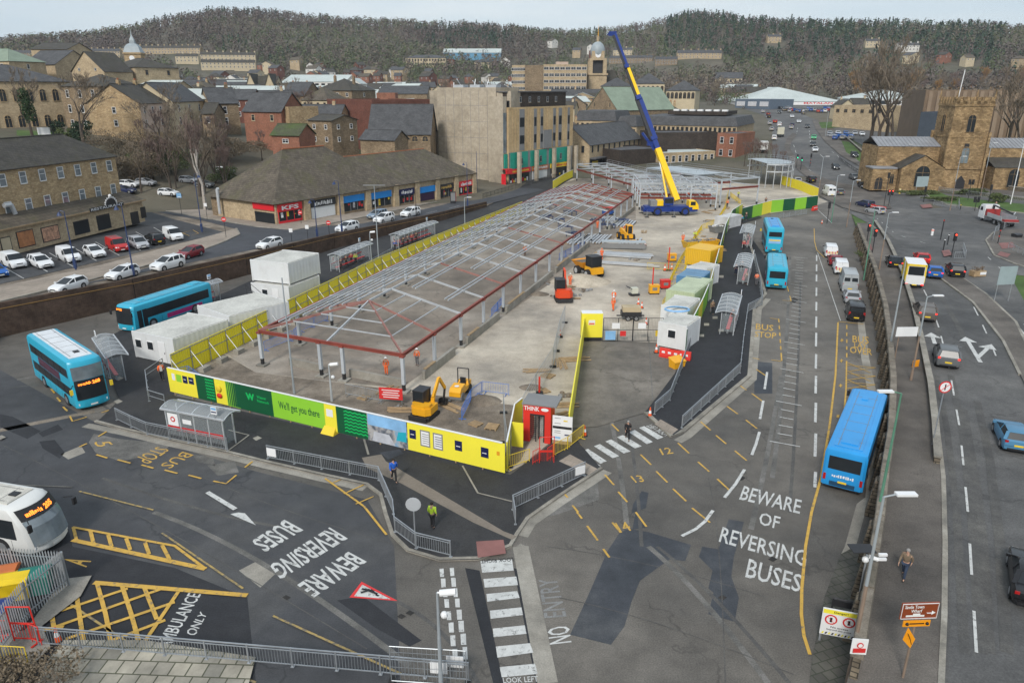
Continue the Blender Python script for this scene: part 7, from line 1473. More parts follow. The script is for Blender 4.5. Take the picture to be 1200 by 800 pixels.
t=thing('yellow_bin','yellow grit bin with sloping lid at the end of the black footway','grit bin',g(793,430,.02),.5); b=B(); b.add([(-.6,-.4,0),(.6,-.4,0),(.6,.4,0),(-.6,.4,0),(-.65,-.45,.6),(.65,-.45,.6),(.65,.45,.85),(-.65,.45,.85)],[(0,1,5,4),(1,2,6,5),(2,3,7,6),(3,0,4,7)],YP); b.obj('body',t); b=B(); b.add([(-.68,-.5,.6),(.68,-.5,.6),(.68,.5,.88),(-.68,.5,.88),(-.68,-.5,.68),(.68,-.5,.68),(.68,.5,.96),(-.68,.5,.96)],[(0,1,5,4),(1,2,6,5),(2,3,7,6),(3,0,4,7),(4,5,6,7)],YP); b.obj('lid',t)
def wfbar(px,to,label,n=1,zf=.03):
 a,rz=head(px,to,zf); t=thing('water_filled_barrier',label,'barrier',a,rz); b=B(); b.loft([[(x,-.25,0),(x,-.25,.2),(x,-.1,.9),(x,.1,.9),(x,.25,.2),(x,.25,0)] for x in(0,.1,1.9,2.0)],RBAR); b.obj('shell',t); b=B()
 for k in range(3): b.box((.4+k*.6,-.17,.55),(.3,.06,.2),WH)
 b.obj('slots',t)
wfbar((773,417),(784,419),'left red plastic barrier in front of the welfare cabin'); wfbar((785,419),(797,421),'right red plastic barrier in front of the welfare cabin')
wfbar((1021,244),(1027,246),'red barrier behind the silver car at the junction',zf=zrd); wfbar((1028,246),(1034,247),'second red barrier at the junction beside the black pole',zf=zrd); wfbar((952,247),(960,245),'red and white barrier at the exit corner',zf=.05)
t=thing('site_banner','red banner board on the barrier behind the yellow excavator','banner',g(459,474,.05),-.18); b=B(); b.box((.0,-.05,1.0),(2.0,.05,1.0),RED); b.obj('board',t); b=B()
for k in range(4): b.box((0,-.085,1.3-k*.2),(1.5-.2*(k%2),.01,.07),WH)
b.obj('print',t); b=B(); b.beam((-.9,0,0),(-.9,0,1.2),.05,.05,GALV); b.beam((.9,0,0),(.9,0,1.2),.05,.05,GALV); b.obj('legs',t)
t=thing('planter','dark timber planter on the grass verge behind the black off roader','planter',gz(1145,323,zrd),.2); b=B(); b.bx(-.9,.9,-.45,.45,0,.7,TIMB); b.obj('box',t); b=B();
for k in range(14): b.tube((rr.uniform(-.7,.7),rr.uniform(-.3,.3),.7),(rr.uniform(-.9,.9),rr.uniform(-.4,.4),1.2),.03,mat('dead_stem',(.12,.08,.05)))
b.obj('plants',t); b=B(); b.box((.4,-.47,.4),(.9,.02,.35),PURW); b.obj('plaque',t)
bin4((1190,283),'dark bin on the traffic island by the lorry',DK,DK);
rr=random.Random(31)
pal=[]
for i in range(60):
 x,y=rr.choice([(rr.uniform(690,765),rr.uniform(255,322)),(rr.uniform(640,700),rr.uniform(325,352)),(rr.uniform(820,850),rr.uniform(245,300)),(rr.uniform(760,860),rr.uniform(228,246)),(rr.uniform(330,600),rr.uniform(440,500)),(rr.uniform(640,665),rr.uniform(400,500))])
 if y>462+(x-330)*.3 or (x<470 and y<445): continue
 k=rr.choice([0,0,1,2]); key=('deb',k)
 if key not in VC:
  b=B()
  if k==0:
   for j in range(4): b.beam((rr.uniform(-.2,.2),j*.22,.05+.03*j),(rr.uniform(1.6,2.6),j*.2+rr.uniform(-.3,.3),.06),.16,.06,TIMB)
   o=b.obj('timber_planks',label='loose timber planks lying on the site floor',cat='planks',group='timber offcuts on the site')
  elif k==1:
   for j in range(7): b.bx(j*.17,j*.17+.11,0,1.0,.11,.14,TIMB)
   for j in(0,.45,.9): b.bx(0,1.13,j,j+.1,0,.11,TIMB)
   o=b.obj('pallet',label='wooden pallet lying on the site floor',cat='pallet',group='pallets on the site')
  else:
   for j in range(12): b.ball((rr.uniform(-.7,.7),rr.uniform(-.5,.5),.06),rr.uniform(.1,.3),rr.choice([CONC,DIRT,GREY]),5,4,(1,1,.7))
   o=b.obj('rubble_pile',label='little pile of broken concrete on the site floor',cat='rubble',group='rubble piles on the site')
  VC[key]=o
 else: o=dup(VC[key])
 o.location=g(x,y,.04); o.rotation_euler=(0,0,rr.uniform(0,6)); o.scale=(rr.uniform(.7,1.2),)*3
SKIN=mat('skin',(.45,.27,.19),.6,0,.05); HAIRS={'dark':mat('hair_dark',(.02,.014,.01),.8),'grey':mat('hair_grey',(.25,.24,.23),.8),'brown':mat('hair_brown',(.09,.05,.025),.8)}
def skinmesh(verts,edges,rad,m,name,parent,sub=1):
 me=bpy.data.meshes.new(name); me.from_pydata(verts,edges,[]); o=bpy.data.objects.new(name,me); COL.objects.link(o)
 md=o.modifiers.new('s','SKIN');
 for i,r in enumerate(rad):
  sv=me.skin_vertices[0].data[i]; sv.radius=r if hasattr(r,'__len__') else (r,r)
 me.skin_vertices[0].data[0].use_root=True
 if sub: s=o.modifiers.new('u','SUBSURF'); s.levels=sub; s.render_levels=sub
 dg=bpy.context.evaluated_depsgraph_get(); dg.update(); nm=bpy.data.meshes.new_from_object(o.evaluated_get(dg)); bpy.data.objects.remove(o)
 nm.materials.clear(); nm.materials.append(m); nm.polygons.foreach_set('use_smooth',[True]*len(nm.polygons)); nm.polygons.foreach_set('material_index',[0]*len(nm.polygons))
 o=bpy.data.objects.new(name,nm); link(o,parent); return o
def person(px,face,label,top,trous,hair='dark',pose='stand',hat=None,vest=None,h=1.72,bag=None,zf=.12,lbl2=None,stoop=0,coat=False):
 a,rz=head(px,face,zf); t=thing('person',label,'person',a,rz); s=h/1.75
 st={'stand':(0.05,-.05,.04,.0),'walk':(.28,-.26,.25,-.2),'bend':(.1,-.1,.35,.35),'sit':(.45,.45,.25,.25)}[pose]
 lean=.0+stoop+(.04 if pose=='walk' else .45 if pose=='bend' else 0); hz=.93 if pose!='sit' else .5
 pel=(0,0,hz); ch=(lean*.6,0,hz+.38); nk=(lean*.9,0,hz+.57); hd_=(lean*1.15+.02,0,hz+.70); tp=(lean*1.2+.0,0,hz+.80)
 vs=[pel,(lean*.3,0,hz+.18),ch,nk,hd_,tp]; es=[(0,1),(1,2),(2,3),(3,4),(4,5)]; rd=[(.15,.11),(.13,.10),(.17,.115),(.06,.06),(.085,.095),(.055,.06)]
 limbs={}
 for sgn,f in((1,st[0]),(-1,st[1])):
  hp=(0,sgn*.09,hz-.05)
  if pose=='sit': kn=(.42,sgn*.1,.48); an=(.44,sgn*.1,.08); toe=(.6,sgn*.1,.04)
  else: kn=(f*.55+.03,sgn*.095,.5); an=(f-.04 if f<0 else f*.8,sgn*.1,.09+(.08 if f<-.1 else 0)); toe=(an[0]+.15,sgn*.11,an[2]-.045)
  i=len(vs); vs+=[hp,kn,an,toe]; es+=[(0,i),(i,i+1),(i+1,i+2),(i+2,i+3)]; rd+=[(.085,.085),(.055,.055),(.038,.038),(.035,.035)]; limbs[('leg',sgn)]=(hp,kn,an,toe)
  fa=st[3] if sgn>0 else st[2]
  shd=(ch[0]+.02,sgn*.19,ch[2]+.11); el=(ch[0]+fa*.4-.03,sgn*.25,ch[2]-.15); wr=(ch[0]+fa+.08,sgn*.23,ch[2]-.36+(abs(fa)*.25)); hn=(wr[0]+.03,wr[1],wr[2]-.07)
  if pose=='bend': wr=(ch[0]+.35,sgn*.12,ch[2]-.25); hn=(wr[0]+.07,wr[1],wr[2]-.04)
  i=len(vs); vs+=[shd,el,wr,hn]; es+=[(2,i),(i,i+1),(i+1,i+2),(i+2,i+3)]; rd+=[(.055,.055),(.042,.042),(.026,.026),(.03,.018)]; limbs[('arm',sgn)]=(shd,el,wr,hn)
  for j in range(4):
   k=len(vs); fx=(j-1.5)*.018; l=(.07,.08,.075,.06)[j]; vs+=[(hn[0]+fx,hn[1]-sgn*.005,hn[2]-.05),(hn[0]+fx+.01,hn[1]-sgn*.02,hn[2]-.05-l)]; es+=[(i+3,k),(k,k+1)]; rd+=[.009,.008]
  k=len(vs); vs+=[(hn[0]+.04,hn[1]-sgn*.01,hn[2]-.01),(hn[0]+.06,hn[1]-sgn*.02,hn[2]-.05)]; es+=[(i+3,k),(k,k+1)]; rd+=[.01,.009]
 k=len(vs); vs+=[(hd_[0]+.1,0,hd_[2]+.0)]; es+=[(4,k)]; rd+=[(.016,.02)]
 t.scale=(s,)*3
 skinmesh(vs,es,rd,SKIN,'body',t)
 b=B()
 for y in(-.035,.035): b.ball((hd_[0]+.088,y,hd_[2]+.02),.014,BLK,6,4)
 b.obj('eyes',t); b=B(); b.box((hd_[0]+.093,0,hd_[2]-.045),(.01,.045,.01),mat('lips',(.3,.1,.09))); b.obj('mouth',t)
 b=B(); b.ball((hd_[0]-.02,0,hd_[2]+.035),.105,HAIRS[hair] if not hat else hat,10,7,(1,.95,1.0)); b.obj('hair' if not hat else 'helmet',t,smooth=True)
 if hat: b=B(); b.tube((hd_[0]+.0,0,hd_[2]+.05),(hd_[0]+.0,0,hd_[2]+.065),.14,hat,12); b.obj('helmet_brim',t)
 v2=[pel,(lean*.3,0,hz+.18),ch,(nk[0],0,nk[2]-.05)]; e2=[(0,1),(1,2),(2,3)]; r2=[(.17,.135),(.155,.125),(.195,.14),(.075,.075)]
 if coat: v2=[(0,0,hz-.32)]+v2; e2=[(0,1),(1,2),(2,3),(3,4)]; r2=[(.19,.16)]+r2
 ci=2+(1 if coat else 0)
 for sgn in(1,-1): A=limbs[('arm',sgn)]; i=len(v2); v2+=list(A[:3]); e2+=[(ci,i),(i,i+1),(i+1,i+2)]; r2+=[.075,.062,.045]
 skinmesh(v2,e2,r2,top,'jacket',t)
 v3=[(0,0,hz+.02)]; e3=[]; r3=[(.16,.125)]
 for sgn in(1,-1): A=limbs[('leg',sgn)]; i=len(v3); v3+=list(A[:3]); e3+=[(0,i),(i,i+1),(i+1,i+2)]; r3+=[.1,.075,.06]
 skinmesh(v3,e3,r3,trous,'trousers',t)
 for sgn in(1,-1): A=limbs[('leg',sgn)]; b=B(); c=A[2]; b.ball((c[0]+.06,c[1],c[2]-.045),.065,BLK,8,5,(1.9,.8,.7)); b.obj('shoe',t,smooth=True)
 if vest:
  for z in(.12,.3): b=B(); c=(lean*(z/.6),0,hz+z); b.tube((c[0],0,c[2]),(c[0]+.004,0,c[2]+.05),.165,vest,12);
  b=B(); b.bx(-.14+lean*.3,-.13+lean*.3,-.1,.1,hz+.05,hz+.45,vest); b.obj('reflective_strips',t)
 if bag: b=B(); hn=limbs[('arm',-1)][3]; b.box((hn[0],hn[1]-.02,hn[2]-.3),(.3,.12,.34),bag); b.beam((hn[0]-.08,hn[1],hn[2]-.13),(hn[0],hn[1],hn[2]),.02,.02,bag); b.beam((hn[0]+.08,hn[1],hn[2]-.13),(hn[0],hn[1],hn[2]),.02,.02,bag); o=b.obj('carrier_bag'); o.matrix_world=Matrix.Translation(a)@Matrix.Rotation(rz,4,'Z')@Matrix.Scale(s,4); prop(o,'bag carried by '+label,'bag'); o['label']=' '.join(('bag carried by '+label).split()[:15])
 return t
C=lambda n,c:mat('cloth_'+n,c,.85,0,.12,4)
BKc=C('black',(.015,.015,.018)); NVc=C('navy',(.015,.02,.05)); BLc=C('blue',(.015,.10,.45)); ORc=mat('hi_vis_orange',(.85,.14,.02),.7,0,.1,4); YEc=mat('hi_vis_yellow',(.55,.75,.05),.7,0,.1,4); BRc=C('tan',(.17,.125,.085)); BN=C('brown',(.09,.05,.035)); JN=C('jeans',(.03,.045,.08)); GYc=C('grey',(.12,.12,.13)); RDc=C('red',(.5,.02,.03)); REF=mat('reflective_grey',(.5,.52,.5),.4); PK=C('pink',(.45,.12,.2)); WHH=mat('helmet_white',(.75,.75,.75),.4)
person((462,564),(466,575),'person in a bright blue jacket and black trousers walking below the photo panel',BLc,BKc,pose='walk')
person((507,618),(515,610),'person in a yellow and blue hi vis jacket with arms folded by the round sign',YEc,BKc,pose='stand')
person((735,515),(738,528),'person in a long black coat walking on the crossing',BKc,BKc,'grey',pose='walk',coat=True,stoop=.05,zf=.02,h=1.6)
person((1058,677),(1048,690),'person in a tan jacket and jeans walking on the footway by the wall',BRc,JN,'grey',pose='walk',zf=lambda x,y:zR(x,y)+.14)
person((191,446),(191,440),'person in an orange hi vis vest on the concrete ramp',ORc,BKc,'brown',pose='walk',vest=REF,zf=.15)
person((453,439),(449,446),'worker in full orange hi vis under the front of the canopy',ORc,ORc,hat=WHH,vest=REF,zf=.06)
person((489,428),(486,433),'worker in an orange vest and grey trousers beside the timber pile',ORc,GYc,hat=WHH,vest=REF,zf=.06)
person((718.5,364),(712,366),'nearer of two workers in orange hi vis standing together',ORc,ORc,hat=WHH,vest=REF,zf=.04)
person((719,356),(724,352),'farther of two workers in orange hi vis standing together',ORc,ORc,hat=WHH,vest=REF,zf=.04)
person((733,274),(728,276),'worker in orange vest bending over the steel beams',ORc,BKc,hat=WHH,pose='bend',zf=.04); person((814,281),(810,284),'worker in yellow hi vis beside the yellow skip',YEc,BKc,hat=WHH,zf=.04)
person((705,264+40),(700,300),'worker in orange by the steel laydown edge',ORc,ORc,hat=ORc,zf=.04)
person((615,300),(612,303),'worker in orange and dark trousers on the canopy slab',ORc,BN,hat=WHH,zf=.06)
person((852,243),(848,246),'worker in orange beyond the steel frame',ORc,BKc,hat=ORc,zf=.04)
person((934.5,669-500+1),(940,180),'distant',ORc,BKc) if False else None
person((862,322),(866,330),'person in dark clothes standing mid footway with hands in pockets',NVc,NVc,zf=.12); person((871,290+3),(866,300),'person in a red jacket near the farthest shelter',RDc,BKc,zf=.12); person((874,333),(870,340),'person in a brown coat beside the middle shelter',BN,BKc,'brown',coat=True,zf=.12)
person((886,334),(890,330),'person in a pink and orange top behind the middle shelter',mat('hi_vis_coral',(.8,.2,.1)),GYc,zf=.12); person((869,318),(866,324),'person in black in front of the middle shelter',BKc,BKc,zf=.12); person((876,285),(872,290),'person in a dark red coat at the farthest shelter',C('wine',(.12,.02,.03)),BKc,coat=True,zf=.12)
person((858,377),(853,380),'person in black inside the nearest footway shelter',BKc,BKc,zf=.12); person((834,368),(838,376),'elderly person in a tan coat carrying bags on the black footway',BRc,BKc,'grey',pose='walk',stoop=.1,bag=GYc,zf=.12)
person((869,262),(866,268),'person in blue at the hoarding corner',C('sky',(.03,.3,.5)),BKc,zf=.12); person((874,258),(880,262),'person in dark clothes at the hoarding corner',BKc,JN,zf=.12)
for i,(x,y,c,l) in enumerate(((406,312,BKc,'black coated person waiting in the shelter beside the stacked cabins'),(412,309,RDc,'person in red waiting in the shelter beside the stacked cabins'),(400,316,NVc,'navy coated person at the left of the shelter beside the stacked cabins'),(417,309,YEc,'person in a yellow top at the right of the shelter beside the cabins'),
   (463,293,BLc,'person in blue at the left end of the long flat shelter'),(468,291,PK,'person in pink in the long flat shelter'),(473,289,BKc,'person in black in the long flat shelter'),(478,287,GYc,'person in grey in the long flat shelter'),(483,285,RDc,'person in red in the long flat shelter'),(488,283,BKc,'second person in black in the long flat shelter'))):
 person((x,y),(x+3,y+4),l,c,BKc,['dark','brown','grey'][i%3],zf=.12)
for x,y,c,l in ((632,250-3+3,BN,'person in brown on the far upper footway'),(1035,212,BLc,'person in blue by the churchyard wall'),(1166,242+3,BKc,'person in black near the church lawn'),(887+10,186+54,BKc,'person in dark clothes at the far end of the hoarding'),(948,240,BKc,'pedestrian in black at the green hoarding end'),(955,238,BKc,'pedestrian in dark clothes beside the large white van')):
 person((x,y),(x+3,y+3),l,c,BKc,zf=zrd if x>900 else .1)
for i,(x,y,tx_,l) in enumerate(((700,268,ORc,'worker in orange hi vis among the blue trestles under the canopy'),(806,232,ORc,'worker in orange hi vis behind the crane cab'),(668,335,ORc,'worker in orange hi vis behind the red excavator'),(865,232,YEc,'worker in yellow on the far site ground'),(800,285,ORc,'worker in orange hi vis by the yellow barrier bend'))): person((x,y),(x+4,y+5),l,tx_,GYc if i%2 else ORc,hat=WHH,zf=.05)
ST1=brickmat('stone_tan',(.52,.39,.23),(.38,.265,.145),(.30,.22,.14),.55,.24,.02,.9,.35); ST2=brickmat('stone_brown',(.32,.24,.155),(.225,.165,.105),(.18,.135,.09),.55,.24,.02,.9,.4); ST3=brickmat('stone_pale',(.49,.385,.25),(.41,.315,.20),(.33,.255,.17),.6,.28,.012,.9,.25)
BR1=brickmat('brick_red',(.31,.125,.08),(.26,.10,.06),(.22,.15,.11),.225,.075,.008,.9,.25); BR2=brickmat('brick_dark_red',(.19,.07,.05),(.15,.055,.04),(.14,.09,.07),.225,.075,.008,.9,.3); BR3=brickmat('brick_brown_black',(.07,.055,.045),(.05,.04,.035),(.04,.035,.03),.4,.2,.01,.9,.4)
CRM=mat('render_cream',(.48,.40,.27),.85,0,.1,.5); PNK=mat('render_pink',(.50,.38,.30),.85,0,.1,.5); WHR=mat('render_white',(.6,.58,.54),.8,0,.12,.5); CNC=groundmat('panel_concrete',(.37,.315,.24),(.24,.205,.16),(.44,.38,.30),.12,1.2,0,.1,.9); GOLD=groundmat('cladding_gold',(.46,.33,.18),(.38,.265,.14),(.52,.38,.22),.2,1.5,0,.08,.85)
SL1=slate('slate_dark',(.075,.068,.058),(.055,.05,.044),(.06,.055,.03)); SL2=slate('slate_blue',(.088,.088,.092),(.066,.067,.07)); SL3=slate('stone_slate_brown',(.125,.103,.078),(.082,.068,.052),(.085,.08,.035),.5,.3); SLG=slate('slate_moss',(.08,.085,.05),(.06,.07,.035),(.07,.11,.02)); GRN=mat('roof_green_copper',(.20,.25,.19),.8,0,.2,.3,fine=.2); PALR=mat('roof_pale_sheet',(.46,.50,.48),.6,0,.12,.05,fine=.15); FLT=mat('roof_felt',(.08,.08,.085),.8,0,.25,.2,fine=.3); RIDG=mat('ridge_tile_orange',(.36,.13,.06),.8,0,.2,2); TEALF=mat('green_panel',(.01,.28,.20),.6,0,.12,.8)
_wp={}
def win(par,x,y,z,rz,w=1.0,h=1.5,fr=None,gl=None,arch_=False,name='window'):
 fr=fr or PURW; gl=gl or GLASSD; k=(w,h,fr.name,gl.name,arch_)
 if k not in _wp:
  b=B();
  if arch_:
   pts=[(-w/2,0),(w/2,0),(w/2,h-w/2)]+[(w/2*math.cos(a*.3927),h-w/2+w/2*math.sin(a*.3927)) for a in range(1,8)]+[(-w/2,h-w/2)]
   b.add([(px,-.06,pz) for px,pz in pts],[list(range(len(pts)))],gl); b.beam((0,-.08,0),(0,-.08,h-.1),.07,.04,fr); b.beam((-w/2,-.08,h-w/2),(w/2,-.08,h-w/2),.05,.07,fr)
   for (a_,c_) in zip(pts,pts[1:]+pts[:1]): b.beam((a_[0],-.07,a_[1]),(c_[0],-.07,c_[1]),.12,.12,fr)
  else:
   b.bx(-w/2,w/2,-.05,0.02,0,h,gl)
   for (x0,x1,z0,z1) in((-w/2,w/2,-.08,.04),(-w/2,w/2,h-.06,h+.02),(-w/2-.03,-w/2+.06,0,h),(w/2-.06,w/2+.03,0,h),(-w/2,w/2,h*.58,h*.58+.06)): b.bx(x0,x1,-.09,0,z0,z1,fr)
   if w>1.3: b.bx(-.035,.035,-.085,0,0,h,fr)
   b.bx(-w/2-.1,w/2+.1,-.14,0,-.18,-.08,ST3)
  me=b.obj(name,None); _wp[k]=me.data; bpy.data.objects.remove(me)
 o=bpy.data.objects.new(name,_wp[k]); link(o,par); o.location=(x,y,z); o.rotation_euler=(0,0,rz); return o
def bld(label,x1,y1,d1,x2,d2,D,rf='gable',rh=3.,wall=None,roof=None,rows=2,cols=4,side=2,ww=1.0,wh=1.5,fr=None,gl=None,chim=0,name='stone_building',cat='building',base=None,fh=3.0,top=.9,arch_=False,over=.35,eave=None,ridge=None,zb=None):
 if d1<0:
  hf=lambda a,c:T(a,c)-d1
  hf.march=True; dd_=d1; d1=depth(gz(x1,y1,hf)); d2=d1+(d2-dd_)
 wall=wall or ST1; roof=roof or SL1; A=P(x1,y1,d1); q=P(x2,y1,d2); q.z=A.z; d=q-A; L=math.hypot(d.x,d.y); rz=math.atan2(d.y,d.x)
 if zb is None: zb=min(T(A.x,A.y),T(q.x,q.y),T(A.x-d.y/L*D,A.y+d.x/L*D))-1.0
 h=A.z-zb; t=thing(name,label,cat,(A.x,A.y,zb),rz); b=B(); b.bx(0,L,0,D,0,h,wall,roof if rf=='flat' else wall)
 if rf=='gable': b.add([(0,0,h),(0,D,h),(0,D/2,h+rh)],[(0,2,1)],wall); b.add([(L,0,h),(L,D,h),(L,D/2,h+rh)],[(0,1,2)],wall)
 if rf=='front': b.add([(0,0,h),(L,0,h),(L/2,0,h+rh)],[(0,1,2)],wall); b.add([(0,D,h),(L,D,h),(L/2,D,h+rh)],[(0,2,1)],wall)
 b.obj('wall',t); o=over; b=B(); th_=.12
 def slab(pts,m):
  pts=[Vector(p) for p in pts]; n=(pts[1]-pts[0]).cross(pts[2]-pts[0]).normalized()*th_; m_=len(pts); b.add(pts+[p+n for p in pts],[list(range(m_,2*m_)),list(range(m_))[::-1]]+[(i,(i+1)%m_,m_+(i+1)%m_,m_+i) for i in range(m_)],m)
 s=rh/(D/2);
 if rf=='gable': slab([(-o,-o,h-o*s),(L+o,-o,h-o*s),(L+o,D/2,h+rh),(-o,D/2,h+rh)],roof); slab([(L+o,D+o,h-o*s),(-o,D+o,h-o*s),(-o,D/2,h+rh),(L+o,D/2,h+rh)],roof); b.bx(-o,L+o,D/2-.12,D/2+.12,h+rh+.08,h+rh+.22,ridge or roof)
 elif rf=='front': s=rh/(L/2); slab([(-o,D+o,h-o*s),(-o,-o,h-o*s),(L/2,-o,h+rh),(L/2,D+o,h+rh)],roof); slab([(L+o,-o,h-o*s),(L+o,D+o,h-o*s),(L/2,D+o,h+rh),(L/2,-o,h+rh)],roof)
 elif rf=='hip':
  i=min(D,L)/2; s=rh/i
  if L>=D: r0,r1=(i,D/2),(L-i,D/2)
  else: r0,r1=(L/2,i),(L/2,D-i)
  e=h-o*s; c=[(-o,-o,e),(L+o,-o,e),(L+o,D+o,e),(-o,D+o,e)]; R0=(*r0,h+rh); R1=(*r1,h+rh)
  if L>=D: slab([c[0],c[1],R1,R0],roof); slab([c[2],c[3],R0,R1],roof); slab([c[3],c[0],R0],roof); slab([c[1],c[2],R1],roof)
  else: slab([c[0],c[1],R0],roof); slab([c[1],c[2],R1,R0],roof); slab([c[2],c[3],R1],roof); slab([c[3],c[0],R0,R1],roof)
  b.beam(Vector(R0)+V(0,0,.15),Vector(R1)+V(0,0,.15),.3,.15,ridge or roof)
 elif rf=='mansard': b.add([(0-o,-o,h),(L+o,-o,h),(L+o,D+o,h),(-o,D+o,h),(1,1,h+rh),(L-1,1,h+rh),(L-1,D-1,h+rh),(1,D-1,h+rh)],[(0,1,5,4),(1,2,6,5),(2,3,7,6),(3,0,4,7),(4,5,6,7)],roof)
 elif rf=='flat':
  b.bx(.25,L-.25,.25,D-.25,h-.2,h+.05,roof)
  for (a_,c_,e_,f_) in((0,L,-.04,.24),(0,L,D-.24,D+.04),(-.04,.24,.24,D-.24),(L-.24,L+.04,.24,D-.24)): b.bx(a_,c_,e_,f_,h-.3,h+rh,eave or wall)
 b.obj('roof',t); ro=KIDS[t.name][-1]
 for k in range(chim): b=B(); x=L*(k+.5)/chim if chim>1 else L*.8; zz=h+rh; b.bx(x-.45,x+.45,D/2-.35,D/2+.35,h+rh*.4,zz+1.1,wall if wall is not BR3 else BR1); b.tube((x-.2,D/2,zz+1.1),(x-.2,D/2,zz+1.5),.13,RIDG,6); b.tube((x+.2,D/2,zz+1.1),(x+.2,D/2,zz+1.5),.13,RIDG,6); b.obj('chimney',ro)
 for r in range(rows):
  z=h-top-wh-r*fh
  if z<.5: break
  for c in range(cols): win(t,L*(c+.5)/cols,-.0,z,0,ww,wh,fr,gl,arch_)
  for c in range(side):
   y=D*(c+.5)/side
   if (x1+x2)/2<600: win(t,L,y,z,math.pi/2,ww,wh,fr,gl,arch_)
   if (x1+x2)/2>600 or d2-d1>L*.5: win(t,0,y,z,-math.pi/2,ww,wh,fr,gl,arch_)
 return t,L,h
def wpt(t,L,px,py):   # pixel -> local (x,z) on the front wall
 A=t.location; rz=t.rotation_euler.z; s,z=wallhit((A.x,A.y,0),(A.x+math.cos(rz),A.y+math.sin(rz),0),px,py); return s,z-A.z
t,L,h=bld('long tan stone terrace with dark hipped roof above the restaurant lean-to',-40,203,97,138,124,10,'hip',3.6,ST1,SL1,2,8,2,1.15,1.7,top=.7,fh=3.9,gl=GLASSL,zb=2.2)
LA=gz(-60,316,zL); LB=gz(171,263,zL); d=LB-LA; L2=math.hypot(d.x,d.y); t2=thing('restaurant_building','low stone restaurant front with brown lean-to roof and dark windows behind the car park','building',(LA.x,LA.y,2.3),math.atan2(d.y,d.x)); hh=3.9
b=B(); b.bx(0,L2,0,6,0,hh,ST3); b.obj('wall',t2); b=B(); b.add([(-.3,-.5,hh-.1),(L2+.3,-.5,hh-.1),(L2-2.5,6.0,hh+3.0),(-.3,6.0,hh+3.0),(L2+.3,6.5,hh-.1)],[(0,1,2,3),(1,4,2)],SL3); b.bx(-.3,L2+.3,-.55,-.4,hh-.3,hh-.08,TIMB); b.obj('roof',t2)
def lw(px0,px1,y0,y1,m,name,par=t2,LL=L2,off=.06,fr=DK):
 a,z1=wpt(par,LL,px0,y0); c,z0=wpt(par,LL,px1,y1); b=B(); b.bx(a-.12,c+.12,-off,0.02,z0-.12,z1+.12,fr); b.bx(a,c,-off-.02,-off-.002,z0,z1,m); return b.obj(name,par),a,c,z0,z1
LAMB=mat('menu_print',(.45,.25,.16),.5,0,.6,3)
for p in((86,105,261,271,GLASSD,'window'),(113,130,254,266,GLASSD,'window'),(153,163,250,261,DK,'door'),(48,70,268,279,LAMB,'menu_board'),(19,41,273,286,mat('poster_orange',(.4,.17,.07),.5,0,.3,1.5),'poster'),(0,14,280,292,CRM,'poster'),(164.5,171,244,254,DK,'chalk_board')): lw(*p)
x0,z0=wpt(t2,L2,104,259); x1,z1=wpt(t2,L2,143,250); b=B(); b.bx(x0,x1,-.65,-.55,hh-.25,hh+.35,DK); textq(b,'RESTAURANT',[(x0+.2,-.67,hh-.15),(x1-.2,-.67,hh-.15),(x1-.2,-.67,hh+.25),(x0+.2,-.67,hh+.25)],WH,0,.01); m=(x0+x1)/2+1
for k in range(10): a0=math.pi*k/9; b.box((m+1.3*math.cos(a0),-.6,hh+.35+1.1*math.sin(a0)),(.22,.1,.3),WH)
b.add([(m+1.2*math.cos(a*.35),-.58,hh+.35+1.0*math.sin(a*.35)) for a in range(10)],[list(range(10))],DK); b.ball((m,-.6,hh+1.7),.25,WH); b.obj('shop_sign',t2)
b=B(); x0,_=wpt(t2,L2,30,255); b.path([(x0-1.2,2,hh+2.6),(x0,2,hh+2.6),(x0+.4,2,hh+1.2)],.32,GALVL,10); b.obj('extract_duct',t2)
bld('ornate stone hall with arched windows at the left edge',-60,95,172,84,190,22,'hip',4,ST3,SL2,2,9,3,1.5,3.0,ST1,arch_=True,top=1.8,fh=6.3,name='stone_hall')
bld('brown stone market building with a long slate roof behind the hall',26,76,262,64,258,18,'gable',5,ST3,SL2,0,1,0)
bld('upper glazed roof block of the market building at the far left',36,58,300,78,300,20,'gable',3,ST3,SL1,0,1,0); bld('tan gable ended building with two small round windows',84,84,246,122,240,11,'front',6.2,ST3,SL1,1,2,0,.8,.8,GALVL,top=-1.0)
bld('tan hipped building right of the gable ended one',122,80,262,158,250,16,'hip',3.2,ST3,SL1,1,2,2,1,1.6,ST2); bld('large cream stone block at the extreme left skyline',-40,72,245,10,240,14,'hip',4,ST3,GRN,1,3,1)
bld('dark stone villa with hipped roof and white sash windows behind the bare tree',70,101,182,115,176,13,'hip',2.6,ST2,SL1,3,3,2,1.1,1.8,name='stone_house',fh=3.6)
t,L,h=bld('tall stone gable ended house with a pink rendered front',163,121,172,200,186,13,'gable',4.2,ST1,SL1,2,4,1,.9,1.4,chim=2,name='stone_house'); b=B(); b.bx(.05,L-.05,-.03,-.004,h-7,h-.1,PNK); b.obj('rendered_front',t)
bld('cream rendered house with blue slate roof and rooflights',202,119,184,238,203,12,'gable',4.5,CRM,SL2,2,3,1,1,1.8,name='stone_house')
bld('stone house with slate roof at the top of the scrubby slope',246,121,200,279,204,11,'gable',4,ST2,SL2,2,1,1,1,2,chim=1,name='stone_house'); bld('small dark roofed house tucked behind the slope trees',236,133,192,250,192,8,'gable',2.5,ST2,SL1,1,1,0,name='stone_house')
